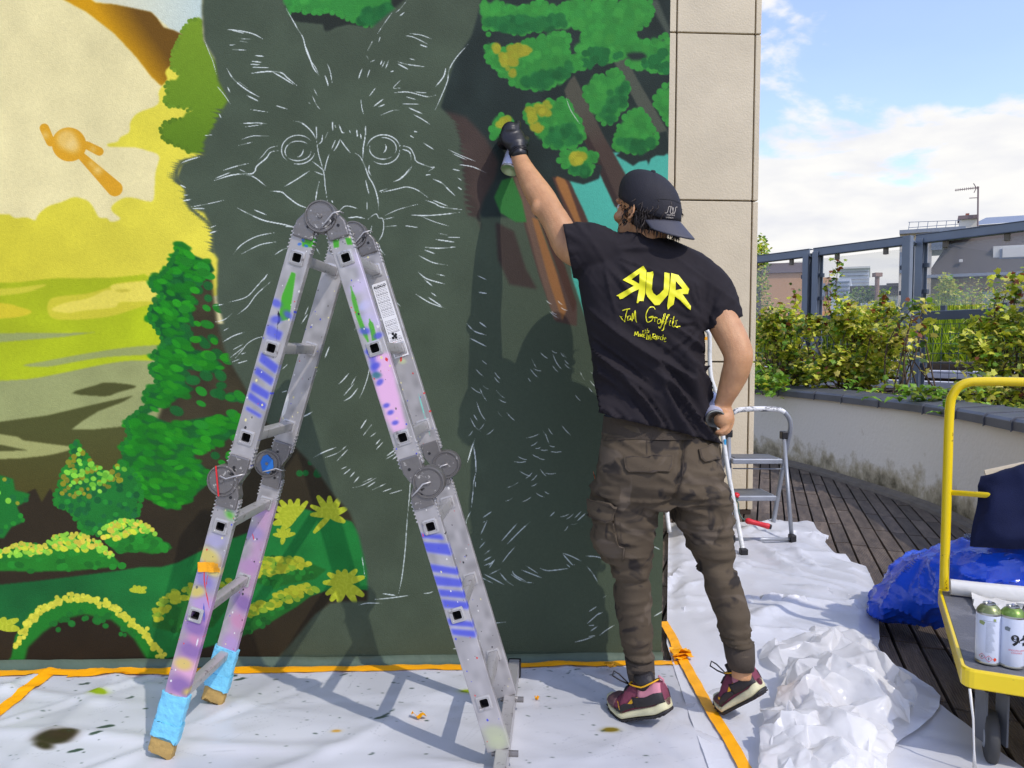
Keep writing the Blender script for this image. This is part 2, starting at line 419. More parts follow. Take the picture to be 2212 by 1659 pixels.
fill(V4([(145, 875), (300, 845), (600, 790), (900, 750), (1160, 745), (1100, 790), (980, 805), (700, 820), (500, 850), (300, 885)]), (152, 160, 100), 1.4, curve=3)
fill(V4([(-900, 1000), (0, 975), (270, 950), (560, 890), (780, 850), (960, 845), (1220, 900), (1300, 1700), (-900, 1700)]), (152, 157, 108), 1.2, curve=2, mottle=0.06)
DK = (82, 84, 46)
fill(V4([(465, 1055), (620, 1003), (700, 985), (885, 1010), (760, 1050), (680, 1075)]), DK, 1, curve=3)
fill(V4([(-900, 1250), (0, 1240), (300, 1200), (600, 1130), (865, 1070), (800, 1110), (640, 1170), (540, 1230), (465, 1288), (600, 1290), (900, 1260), (1000, 2000), (-900, 2000)]), DK, 1.3, col2=(78, 74, 36), g0=(100, 930), g1=(100, 1060))
fill(V4([(-900, 1320), (0, 1320), (150, 1360), (420, 1395), (480, 1410), (350, 1450), (200, 1470), (0, 1482), (-900, 1500)]), (156, 158, 104), 1.2, curve=2)
fill(V4([(-900, 1390), (0, 1388), (180, 1425), (0, 1432), (-900, 1440)]), DK, 1)
# dark earth under everything, lawn, mounds
BR = (52, 44, 32)
fill(V5([(-900, 320), (60, 290), (150, 170), (190, 150), (225, 225), (270, 150), (300, 200), (420, 330), (700, 200), (1100, -100), (1250, -600), (1300, -1100), (1700, -900), (2200, 1200), (-900, 1200)]), BR, 1.5, col2=(58, 52, 38), g0=(60, 1150), g1=(420, 700), mottle=0.12)
GR = (34, 118, 34); GD2 = (22, 88, 44); GL = (44, 142, 34)
fill([(452, 560), (462, 640), (470, 700), (484, 756), (505, 805), (534, 846), (570, 900), (580, 1010), (400, 1010), (330, 930), (350, 880), (375, 820), (395, 700), (410, 600)], (66, 60, 44), 5, mottle=0.2)
tree = V4([(1175, 70), (1205, 100), (1250, 160), (1360, 205), (1390, 260), (1330, 300), (1240, 340), (1230, 400), (1250, 500), (1240, 560), (1160, 640), (1260, 700), (1200, 760), (1350, 790), (1440, 870), (1420, 930), (1220, 900), (1150, 960), (1260, 1030), (1150, 1090), (950, 1190), (1100, 1250), (1400, 1200), (1560, 1210), (1560, 1300), (1400, 1400), (1250, 1460), (1350, 1560), (1330, 1659), (1180, 1780), (1080, 1810), (900, 1700), (790, 1530), (790, 1400), (830, 1340), (805, 1250), (830, 1210), (940, 1130), (930, 1060), (1020, 1000), (965, 890), (1010, 860), (985, 800), (1060, 740), (1020, 650), (960, 580), (965, 510), (1000, 490), (1040, 430), (975, 370), (965, 305), (1040, 290), (1080, 250), (1110, 190), (1135, 130)])
fill(tree, GD2, 2.0, col2=(34, 104, 44), g0=(330, 700), g1=(330, 1100), mottle=0.1)
wide = V4([(1175, 70), (1360, 205), (1400, 400), (1480, 880), (1580, 1120), (1570, 1300), (1500, 1480), (1350, 1700), (1080, 1810), (780, 1540), (800, 1250), (940, 1100), (1000, 870), (960, 600), (1000, 400), (965, 305)])
scatter(wide, 60, 9, [(30, 104, 48)], 2.6, 0.35, 1.3, 0.8, cond=lambda x, y: x > 330 + (y - 600) * 0.12)
scatter(tree, 260, 7.2, [(30, 118, 34), (34, 128, 32)], 3.5, 0.25, 1.9, 0.8)
scatter(tree, 100, 5.4, [GL, (38, 134, 34)], 2.6, 0.25, 2.0, 0.9)
scatter(wide, 34, 7.5, [GL, (40, 130, 42)], 1.8, 0.35, 1.6, cond=lambda x, y: x > 372 + (y - 600) * 0.14)
rim(V4([(1175, 80), (1140, 140), (1110, 195), (1080, 255), (1040, 295), (975, 315), (985, 370), (1045, 430), (975, 510), (970, 580), (1020, 650), (1055, 740), (990, 800), (1010, 860), (975, 895), (1015, 1000), (935, 1060), (935, 1140), (835, 1210), (815, 1260), (835, 1340), (795, 1400), (795, 1530)]), 7, 5, (34, 116, 44), 1.1, False)
# small bushes at the valley edge
bu = V5([(400, -95), (375, 0), (340, 70), (320, 140), (290, 190), (300, 240), (390, 290), (450, 380), (560, 400), (720, 330), (760, 150), (700, 50), (640, 20), (600, 70), (560, 60), (500, 20), (440, -60)])
fill(bu, (36, 116, 50), 1.5, mottle=0.1); rim(bu, 9, 6, (38, 124, 46), 1.4)
scatter(bu, 90, 6, [(34, 104, 56), (42, 132, 52), (30, 96, 52)], 1.8)
up_ = V5([(400, -95), (345, 60), (330, 150), (300, 230), (420, 220), (640, 130), (690, 60), (640, 20), (560, 60), (450, -40)])
scatter(up_, 48, 5.2, [(128, 130, 44), (140, 140, 40)], 1.2); scatter(up_, 40, 5.0, [(128, 196, 66), (140, 204, 74), (110, 182, 60)], 0.9, 0.3, 1.15)
b2 = V5([(-300, 60), (0, 80), (70, 100), (80, 160), (160, 180), (150, 215), (90, 250), (130, 330), (60, 360), (20, 420), (-300, 420)])
fill(b2, (34, 114, 48), 1.5); scatter(b2, 60, 6, [(34, 104, 54), (44, 138, 50)], 1.6); scatter(b2, 26, 5.5, [(128, 196, 66), (136, 140, 44)], 0.9, cond=lambda x, y: y < 1090)
fill(V5([(600, 600), (760, 575), (870, 575), (960, 550), (1060, 500), (1200, 440), (1500, 330), (1640, 260), (1900, 330), (2100, 620), (1990, 700), (1800, 690), (1650, 740), (1400, 900), (1280, 960), (900, 1070), (700, 960), (300, 900), (0, 900), (-800, 900), (-800, 700), (0, 670), (200, 650)]), (28, 98, 50), 2, col2=(36, 122, 58), g0=(150, 1290), g1=(360, 1250), mottle=0.12)
LT = [(196, 206, 62), (150, 204, 70), (206, 190, 76), (132, 196, 68)]
for body, top, n in (
    ([(-300, 480), (0, 490), (100, 450), (220, 460), (300, 410), (430, 400), (520, 440), (600, 510), (665, 570), (560, 580), (400, 595), (200, 600), (0, 595), (-300, 600)], [(-300, 470), (0, 490), (100, 450), (220, 465), (300, 410), (430, 400), (520, 440), (600, 515), (560, 505), (430, 490), (330, 480), (240, 505), (100, 515), (-300, 560)], 210),
    ([(530, 400), (600, 345), (700, 320), (790, 350), (835, 400), (930, 470), (900, 490), (820, 505), (740, 490), (640, 500), (600, 470)], [(530, 400), (600, 345), (700, 325), (790, 350), (835, 400), (760, 385), (700, 400), (640, 430), (560, 420)], 80)):
    fill(V5(body), (40, 122, 42), 1.6, mottle=0.1); scatter(V5(body), 60, 6.5, [(42, 132, 46), (36, 112, 42)], 1.6, 0, 1.3)
    scatter(V5(top), n, 4.8, LT, 0.9, 0.4, 1.25)
    rim(V5(top[:9] if n > 100 else top[:5]), 5, 4.6, (196, 190, 72), 0.9, False, col2=(140, 200, 70))
fill(V5([(10, 1120), (60, 1060), (80, 950), (160, 820), (300, 740), (400, 730), (560, 770), (700, 860), (800, 960), (900, 1080), (900, 1130), (0, 1130)]), (36, 122, 44), 1.5)
fill(V5([(120, 1130), (150, 1010), (230, 930), (330, 860), (450, 830), (600, 860), (720, 960), (830, 1130)]), (46, 38, 28), 4, mottle=0.15)
scatter(V5([(150, 1000), (230, 900), (350, 830), (480, 810), (650, 850), (760, 960), (700, 960), (450, 860), (230, 960)]), 26, 6, [(34, 112, 46)], 2.2)
for k in range(4):
    rim(V5([(90, 1020), (110, 950), (180, 850), (290, 770), (380, 745), (450, 745), (560, 775), (680, 850), (790, 950), (880, 1070)]), 5, 4.4 + (k % 2), (206, 204, 74), 0.9, False, jit=3.6, col2=(196, 196, 66))
# right lower bushes and ferns in the half shade of the picture
for body, top in (
    ([(1380, 610), (1400, 530), (1480, 520), (1600, 520), (1690, 560), (1760, 590), (1700, 640), (1500, 680), (1370, 660)], [(1370, 640), (1400, 530), (1600, 525), (1690, 550), (1600, 590), (1480, 610)]),
    ([(820, 900), (830, 800), (900, 730), (1040, 670), (1250, 640), (1300, 700), (1150, 900), (950, 930)], [(820, 890), (835, 790), (900, 730), (1040, 670), (1250, 640), (1260, 690), (1050, 740), (930, 770), (850, 880)]),
    ([(1160, 960), (1300, 800), (1450, 750), (1640, 660), (1720, 700), (1600, 790), (1450, 880), (1280, 960)], [(1300, 860), (1320, 790), (1450, 740), (1640, 660), (1715, 700), (1600, 750), (1450, 800)])):
    fill(V5(body), (38, 104, 42), 1.6, mottle=0.12); scatter(V5(body), 34, 6.5, [(42, 122, 48), (34, 96, 42)], 1.6)
    scatter(V5(top), 90, 5.2, [(176, 180, 52), (160, 168, 46), (130, 160, 50)], 1.0, 0.3, 1.5)
def frond(cx, cy, fr):
    for a, l, w in fr:
        for k in range(12):
            t = k / 11; dab(cx + math.cos(a) * l * t, cy - math.sin(a) * l * t + 3 * t * t, w * (0.75 + 0.5 * math.sin(PI * t)), (172, 182, 50) if k % 3 else (184, 192, 60), 1.1)
frond(633, 1122, [(2.9, 46, 6), (2.5, 48, 6), (2.15, 48, 6), (1.75, 42, 6), (1.35, 44, 6), (0.95, 48, 5), (3.3, 40, 7), (3.8, 30, 6)])
frond(712, 1115, [(2.6, 46, 5), (2.1, 50, 6), (1.6, 42, 6), (1.1, 46, 6), (0.5, 38, 6), (3.0, 40, 5), (-0.3, 30, 6), (3.9, 46, 5)])
frond(612, 1160, [(2.8, 22, 4), (2.2, 22, 4), (1.6, 18, 4), (1.0, 22, 4), (0.4, 24, 4), (4.4, 12, 4)])
frond(742, 1262, [(3.0, 42, 6), (2.5, 40, 6), (2.0, 32, 6), (1.5, 30, 7), (0.9, 40, 6), (0.4, 44, 6), (3.6, 40, 6), (4.4, 34, 8), (5.3, 42, 7), (5.8, 44, 7), (4.0, 40, 7)])
frond(294, 1278, [(2.7, 14, 4), (1.9, 14, 4), (1.1, 14, 4), (0.5, 22, 4), (0.1, 18, 4)])
frond(0, 1356, [(2.0, 24, 7), (1.2, 22, 7), (0.5, 40, 6), (0.0, 36, 7)])
scatter(V5([(1580, 60), (1700, -20), (1880, 40), (1980, 100), (1860, 130), (1700, 100)]), 26, 7, [(34, 104, 50), (30, 92, 46)], 1.6)
scatter(V5([(-50, 1100), (900, 1090), (900, 1135), (-50, 1135)]), 16, 6, [(34, 112, 46)], 2)

# ---- the right part: dark trees, trunks, turquoise sky
DT = (44, 54, 52)
fill([(1037, -500), (1037, 0), (1030, 33), (1017, 77), (980, 133), (963, 187), (950, 233), (975, 262), (1010, 420), (1040, 470), (1150, 470), (1250, 480), (1500, 500), (1500, -500)], DT, 4, mottle=0.2)
fill(V3([(60, 720), (200, 760), (330, 900), (410, 1050), (390, 1150), (310, 1300), (270, 1430), (190, 1400), (185, 1180), (150, 900)]), (74, 62, 58), 5, mottle=0.15)
fill([(995, 400), (1030, 440), (1040, 500), (1020, 490)], (70, 60, 56), 4)
fill([(1000, 470), (1030, 470), (1080, 600), (1200, 660), (1270, 700), (1500, 720), (1500, 1700), (900, 1700), (900, 500)], FUR, 6)
fill([(1070, 480), (1110, 500), (1135, 580), (1160, 625), (1100, 615), (1075, 560)], (70, 60, 56), 4)
fill([(1250, 330), (1480, 330), (1480, 760), (1290, 720), (1265, 690), (1235, 600), (1220, 395)], (84, 176, 160), 2)
# trunks
fill([(1100, 383), (1127, 375), (1150, 460), (1205, 590), (1246, 660), (1246, 705), (1200, 695), (1165, 600), (1130, 480)], (88, 70, 64), 2)
fill([(1110, 385), (1124, 380), (1160, 480), (1200, 600), (1215, 690), (1196, 690), (1165, 590)], (112, 90, 78), 2.5)
fill([(1148, 470), (1162, 474), (1202, 590), (1224, 668), (1214, 692), (1186, 610)], (150, 106, 68), 2.5)
fill([(1162, 470), (1176, 480), (1220, 575), (1245, 655), (1238, 676), (1206, 590)], (80, 58, 50), 2)
fill([(1192, 383), (1226, 383), (1262, 460), (1312, 580), (1290, 600), (1230, 480)], (86, 62, 54), 2)
fill([(1199, 387), (1212, 382), (1226, 400), (1258, 490), (1274, 530), (1255, 505), (1222, 440)], (158, 110, 66), 2, curve=2)
fill(V3([(835, 590), (870, 520), (900, 490), (950, 590), (1090, 880), (1260, 1180), (1400, 1450), (1300, 1500), (1165, 1340), (1040, 1070), (950, 880), (880, 740)]), (86, 84, 74), 1.6, col2=(80, 66, 60), g0=(1240, 240), g1=(1270, 330))
fill(V3([(950, 880), (990, 880), (1060, 1020), (1200, 1330), (1165, 1340), (1040, 1070)]), (62, 50, 48), 2)
fill(V3([(1150, 390), (1230, 360), (1310, 520), (1430, 720), (1520, 880), (1520, 1020), (1400, 860), (1240, 560)]), (84, 88, 78), 2)
fill(V3([(1380, 0), (1440, 0), (1515, 180), (1515, 250), (1440, 120)]), (78, 86, 78), 3)
fill(V3([(1170, 1010), (1240, 1050), (1280, 1077), (1320, 1050), (1370, 1040), (1380, 1070), (1395, 1030), (1430, 1010), (1480, 1012), (1520, 980), (1500, 850), (1300, 900)]), DT, 1.2)
fill(V3([(760, 1130), (870, 1175), (960, 1197), (1060, 1160), (1080, 1080), (940, 1000), (760, 1030)]), DT, 1.4)
fill(V3([(430, 1170), (500, 1150), (560, 1300), (590, 1440), (520, 1440), (420, 1380), (380, 1280)]), (58, 120, 62), 2)
# foliage clumps
G1, G2, G3 = (60, 142, 64), (38, 108, 58), (150, 152, 48)
def clump(l, n, low=None, tops=None):
    P = l; fill(P, (56, 134, 62), 3); rim(P, 8.5, 7, G1, 2.4, jit=2.5); a = np.array(P)
    scatter(P, n, 9, [G1, (66, 146, 66), (56, 132, 62)], 7, op=0.7)
    if low: scatter(low, max(6, int(n * 0.5)), 9, [G2, (44, 116, 62), (34, 98, 54)], 6, op=0.7)
    if tops: scatter(tops, max(5, int(n * 0.45)), 8, [G3, (160, 156, 50)], 4.5, op=0.8)
clump(V3([(320, -900), (320, 20), (420, 30), (520, 60), (620, 40), (700, 20), (780, 60), (900, 20), (1100, 15), (1350, 10), (1400, 40), (1370, 150), (1300, 200), (1290, 260), (1400, 265), (1510, 260), (1510, 430), (1450, 470), (1380, 455), (1290, 440), (1240, 375), (1100, 390), (1000, 400), (940, 450), (890, 410), (960, 200), (900, 165), (760, 175), (640, 190), (540, 215), (400, 170), (310, 140)]), 260, V3([(320, 150), (420, 110), (650, 130), (820, 100), (860, 170), (650, 190), (540, 220), (400, 180)]))
fill(V3([(1240, 350), (1330, 340), (1370, 370), (1330, 390), (1270, 390)]), DT, 3, curve=3)
scatter(V3([(960, 330), (1100, 320), (1240, 350), (1100, 400), (940, 460)]), 24, 8, [G2], 3.2); scatter(V3([(1330, 380), (1500, 330), (1500, 480), (1380, 470)]), 24, 8, [G2], 3.2)
clump(V3([(340, 280), (420, 320), (500, 300), (600, 280), (740, 240), (840, 235), (860, 380), (940, 420), (880, 460), (800, 530), (720, 560), (620, 575), (510, 530), (400, 455), (330, 370)]), 100, V3([(560, 540), (640, 480), (760, 470), (860, 420), (880, 460), (720, 570), (620, 580)]), V3([(350, 275), (420, 330), (500, 290), (600, 300), (620, 350), (520, 380), (500, 500), (450, 430), (400, 360)]))
dab(940 + 860 / 3, 235 / 3, 6, G1); 
clump(V3([(590, 700), (640, 690), (760, 660), (840, 660), (900, 760), (950, 850), (950, 920), (860, 950), (740, 960), (700, 900), (615, 800), (580, 750)]), 70, V3([(700, 880), (760, 830), (900, 820), (950, 920), (740, 960)]), V3([(590, 700), (740, 670), (740, 740), (650, 760), (700, 850), (640, 860), (590, 780)]))
clump(V3([(800, 1030), (860, 990), (960, 975), (1030, 1020), (1010, 1100), (960, 1130), (870, 1100)]), 34, V3([(860, 1090), (1010, 1070), (970, 1140)]), V3([(860, 990), (910, 1000), (960, 980), (950, 1060), (890, 1060)]))
clump(V3([(1040, 490), (1090, 500), (1180, 455), (1240, 560), (1220, 690), (1110, 810), (1050, 750), (1000, 660), (970, 610)]), 60, V3([(1060, 780), (1130, 600), (1230, 560), (1220, 700), (1110, 820)]))
clump(V3([(1210, 790), (1300, 720), (1370, 780), (1430, 900), (1400, 950), (1330, 980), (1200, 970), (1160, 910)]), 54, V3([(1170, 920), (1400, 900), (1400, 950), (1330, 985), (1200, 970)]))
clump(V3([(1440, 610), (1530, 560), (1530, 790), (1480, 740), (1430, 670)]), 24)
clump(V3([(385, 800), (430, 770), (480, 765), (485, 790), (420, 840), (395, 890), (365, 870)]), 16, None, V3([(390, 800), (430, 770), (485, 765), (480, 790), (400, 830)]))
# top centre clump and its shade on the ears
fill(V2([(600, -900), (640, 0), (700, 110), (730, 140), (830, 150), (930, 160), (940, 200), (960, 215), (1010, 180), (1100, 160), (1300, 190), (1400, 80), (1500, 20), (1560, 0), (1560, -900)]), (44, 50, 46), 2.5)
clump(V2([(680, -900), (690, 10), (740, 60), (860, 75), (960, 80), (1100, 120), (1200, 160), (1290, 175), (1330, 130), (1370, 60), (1390, -900)]), 120, V2([(1150, 140), (1230, 60), (1380, 40), (1300, 180)]))

# ---- the cat: flat dark coat over the rest
fill([(438, -500), (436, 30), (440, 90), (462, 127), (470, 173), (492, 218), (478, 240), (460, 276), (440, 305), (440, 333), (393, 353), (381, 387), (403, 410), (397, 433), (413, 450), (440, 460), (457, 493), (460, 545), (470, 560), (467, 648), (480, 690), (495, 780), (533, 845), (560, 900), (627, 956), (654, 983), (687, 1020), (720, 1070), (754, 1106), (775, 1160), (792, 1235), (794, 1299), (740, 1299), (712, 1303), (680, 1327), (624, 1395), (580, 1443), (580, 1500), (1040, 1500), (1060, 800), (1060, 600), (1015, 480), (1000, 433), (1003, 400), (990, 357), (993, 300), (973, 253), (950, 233), (963, 187), (980, 133), (1017, 77), (1030, 33), (1037, 0), (1037, -500), (980, -500), (880, -5), (800, 62), (700, 68), (652, 62), (628, 38), (610, 0), (600, -500)], FUR, 3.0, mottle=0.08)
for side, pts in ((-1, [(478, 240), (440, 333), (393, 353), (381, 387), (403, 410), (413, 450), (455, 490), (460, 545)]), (1, [(975, 262), (990, 330), (1000, 420), (1030, 520), (1060, 600)])):
    P = catmull(pts, 8, False)                         # soft tufts of fur past the outline
    for i in range(0, len(P), 1):
        x, y = P[i]; l = prs.uniform(8, 22)
        for k in range(6):
            t = k / 5; dab(x + side * l * t, y + (l * 0.25 * t if side > 0 else -l * 0.28 * t), 2.6 * (1 - t) + 0.8, FUR, 2.4, 0.6)
# green patch right of the palm leaves keeps its edge
fill(V5([(1400, 20), (1560, -60), (1740, 0), (1800, 120), (1830, 180)]), (48, 42, 32), 3, op=0.0)

# ---- white chalk lines of the sketch
for l in (
 [(310, 195), (400, 205), (480, 225), (540, 257)], [(330, 197), (420, 220)], [(380, 252), (475, 260)], [(384, 268), (443, 279)], [(315, 298), (358, 293)], [(325, 324), (430, 328)],
 [(487, 363), (546, 369)], [(463, 400), (530, 408)], [(460, 420), (520, 423)], [(460, 438), (577, 443)], [(457, 480), (560, 468), (655, 474), (700, 510), (760, 558)], [(600, 468), (680, 515), (738, 552)],
 [(306, 447), (340, 505), (380, 545), (440, 590), (515, 632)], [(380, 530), (440, 575)], [(437, 622), (512, 660)], [(310, 568), (326, 600)], [(690, 60), (730, 130), (770, 200), (800, 250), (820, 330), (850, 400), (880, 440), (905, 497)],
 [(805, 280), (840, 370), (865, 440), (900, 490)], [(955, 415), (975, 465), (988, 540)], [(940, 490), (955, 530), (962, 560)], [(1184, 447), (1170, 480), (1158, 520)], [(1233, 453), (1215, 505)], [(1250, 270), (1218, 330)], [(1208, 360), (1225, 390)], [(1237, 405), (1265, 392)],
 [(1300, 240), (1290, 275)], [(1470, 10), (1430, 60), (1400, 85)], [(1455, 85), (1425, 108)], [(1380, 80), (1330, 150), (1280, 225)], [(1447, 238), (1510, 243), (1607, 290)], [(1490, 222), (1560, 230), (1630, 255)], [(1555, 293), (1608, 310)],
 [(1410, 402), (1470, 420), (1585, 436)], [(1490, 384), (1523, 392)], [(1410, 415), (1482, 454)], [(1312, 395), (1300, 425)], [(1330, 400), (1310, 440)], [(1355, 393), (1335, 445)], [(1365, 470), (1390, 462)], [(1440, 517), (1385, 572), (1430, 574)], [(1380, 606), (1480, 600), (1600, 630), (1660, 620)], [(1520, 600), (1597, 605)],
 [(1465, 630), (1540, 652)], [(1444, 676), (1560, 680)], [(1480, 700), (1575, 742)], [(1513, 745), (1570, 775), (1622, 810)], [(1725, 440), (1710, 500), (1658, 565)], [(1870, 290), (1790, 380), (1745, 460), (1735, 530), (1690, 640), (1655, 716)],
 [(860, 625), (885, 680), (912, 715)], [(835, 665), (848, 680)], [(870, 580), (890, 620)], [(620, 687), (695, 710)], [(460, 713), (570, 730)], [(397, 805), (500, 800), (570, 807)], [(425, 826), (530, 812)], [(400, 908), (480, 884), (593, 887)], [(383, 946), (470, 925)],
 [(1175, 650), (1180, 700), (1192, 745)], [(1270, 572), (1228, 628)], [(1320, 645), (1255, 695)], [(1330, 680), (1290, 696)], [(1303, 750), (1380, 720), (1440, 716)], [(1490, 880), (1520, 898)], [(1515, 855), (1537, 858)], [(1580, 930), (1650, 975)], [(1740, 972), (1820, 1010), (1920, 1050)], [(1770, 1000), (1860, 1040)], [(1805, 1070), (1900, 1085), (1988, 1125)], [(1770, 1100), (1815, 1110)], [(1800, 1155), (1830, 1175)], [(1800, 1213), (1830, 1235)],
 [(735, 787), (790, 800), (850, 850), (885, 905)], [(885, 812), (888, 900)], [(990, 785), (992, 850)], [(1005, 810), (1012, 832)], [(1033, 812), (1052, 860), (1070, 865)], [(1100, 848), (1108, 868)], [(1147, 840), (1152, 895)], [(1172, 872), (1176, 900)], [(960, 860), (940, 905)], [(925, 880), (920, 920), (893, 943)],
 [(885, 905), (890, 935), (900, 1000), (920, 1070), (937, 1140), (942, 1200), (957, 1305)], [(1010, 910), (985, 968)], [(1040, 905), (1020, 950), (1000, 980)], [(1040, 905), (1070, 950), (1105, 992)], [(1135, 995), (1170, 1020), (1200, 1080), (1225, 1150), (1250, 1190), (1270, 1240), (1285, 1300), (1288, 1365)], [(970, 1000), (950, 1060), (938, 1120)],
 [(860, 1050), (900, 1080), (935, 1110)], [(875, 1115), (937, 1140)], [(840, 1112), (760, 1165), (680, 1212)], [(640, 948), (580, 965), (540, 1010), (505, 1045)], [(640, 980), (590, 990), (560, 1030), (500, 1080), (490, 1110), (465, 1130), (415, 1130), (330, 1140), (220, 1175)], [(415, 1135), (480, 1150), (560, 1210)], [(385, 1100), (430, 1120)], [(280, 1108), (370, 1080), (445, 1063)], [(230, 1160), (330, 1120)],
 [(585, 1243), (660, 1248), (700, 1280), (770, 1330), (840, 1355)], [(905, 1180), (890, 1240), (880, 1310)], [(1203, 820), (1200, 900), (1190, 960), (1188, 1030)], [(1205, 820), (1206, 880)], [(1230, 1070), (1225, 1110), (1240, 1140)], [(1205, 1170), (1215, 1215), (1228, 1265)],
 [(1425, 945), (1490, 962), (1520, 1010), (1535, 1050), (1620, 1085), (1650, 1087), (1610, 1115)], [(1440, 970), (1490, 990), (1500, 1040)], [(1535, 1050), (1550, 1062)], [(1505, 1080), (1480, 1120), (1425, 1160)], [(1495, 1090), (1440, 1155), (1385, 1182)], [(1590, 1138), (1625, 1135)], [(1640, 1163), (1700, 1190), (1740, 1230), (1785, 1272)],
 [(1290, 1245), (1350, 1225)], [(1305, 1250), (1400, 1230), (1470, 1215), (1540, 1235), (1610, 1285)], [(1590, 1300), (1650, 1320), (1700, 1345), (1830, 1362)], [(1640, 1300), (1740, 1340)], [(1330, 1400), (1420, 1360), (1550, 1325)], [(1480, 1395), (1600, 1400), (1730, 1390), (1820, 1378)], [(1565, 1405), (1650, 1440), (1750, 1470)], [(1325, 1425), (1390, 1410)], [(1330, 1472), (1410, 1465)], [(1455, 1465), (1550, 1478)], [(1680, 1515), (1740, 1528)], [(1735, 1540), (1815, 1542)], [(1660, 1555), (1780, 1572)],
 [(1590, 1605), (1680, 1612), (1800, 1602)], [(1585, 1622), (1660, 1650)], [(1035, 1370), (1070, 1340), (1110, 1342), (1160, 1358)], [(1220, 1425), (1250, 1400), (1275, 1390), (1290, 1415), (1315, 1420), (1322, 1470), (1310, 1530), (1270, 1590)], [(1090, 1415), (1150, 1410), (1200, 1420)], [(1215, 1310), (1215, 1365)], [(985, 1300), (992, 1318)], [(1245, 1465), (1235, 1520)], [(1290, 1580), (1300, 1620), (1330, 1655)], [(885, 1610), (910, 1655)],
 [(372, 1350), (440, 1385), (540, 1430), (660, 1455), (755, 1475)], [(480, 1362), (560, 1395)], [(680, 1470), (750, 1474)], [(345, 1655), (400, 1590), (500, 1535), (620, 1510)], [(400, 1650), (520, 1590), (630, 1570)], [(615, 1655), (670, 1620), (730, 1603)],
 [(70, 1345), (180, 1325), (290, 1300)], [(85, 1355), (165, 1355)], [(20, 1270), (60, 1265)], [(20, 1305), (78, 1295)], [(0, 1200), (40, 1220)], [(195, 1480), (235, 1465)], [(195, 1515), (240, 1500)], [(10, 1060), (60, 1040), (130, 1020)], [(155, 883), (215, 877)], [(160, 260), (190, 340), (215, 400), (240, 490)], [(240, 560), (290, 620), (330, 680)], [(255, 740), (270, 770)]):
    line(V2(l), prs.uniform(1.0, 2.3), soft=0.7)
for (cx, cy, rx, ry, a0, a1, w) in ((768, 975, 108, 95, 2.3, 5.6, 1.7), (768, 975, 110, 92, 0.2, 1.9, 1.7), (768, 980, 85, 62, 4.0, 5.5, 1.5), (765, 985, 86, 60, 0.0, 2.4, 1.6), (768, 985, 85, 66, 2.6, 4.0, 1.7), (765, 970, 36, 50, 0.0, 1.6, 2.2),
                                    (1320, 975, 110, 98, 3.4, 6.1, 2.0), (1320, 975, 106, 92, 0.0, 2.2, 1.8), (1318, 965, 86, 70, 4.5, 6.8, 1.7), (1318, 965, 88, 70, 0.9, 3.4, 1.7), (1290, 960, 48, 42, -0.5, 0.9, 2.4)):
    line(V2([(cx + rx * math.cos(t), cy + ry * math.sin(t)) for t in np.linspace(a0, a1, 9)]), w, dash=0.12)
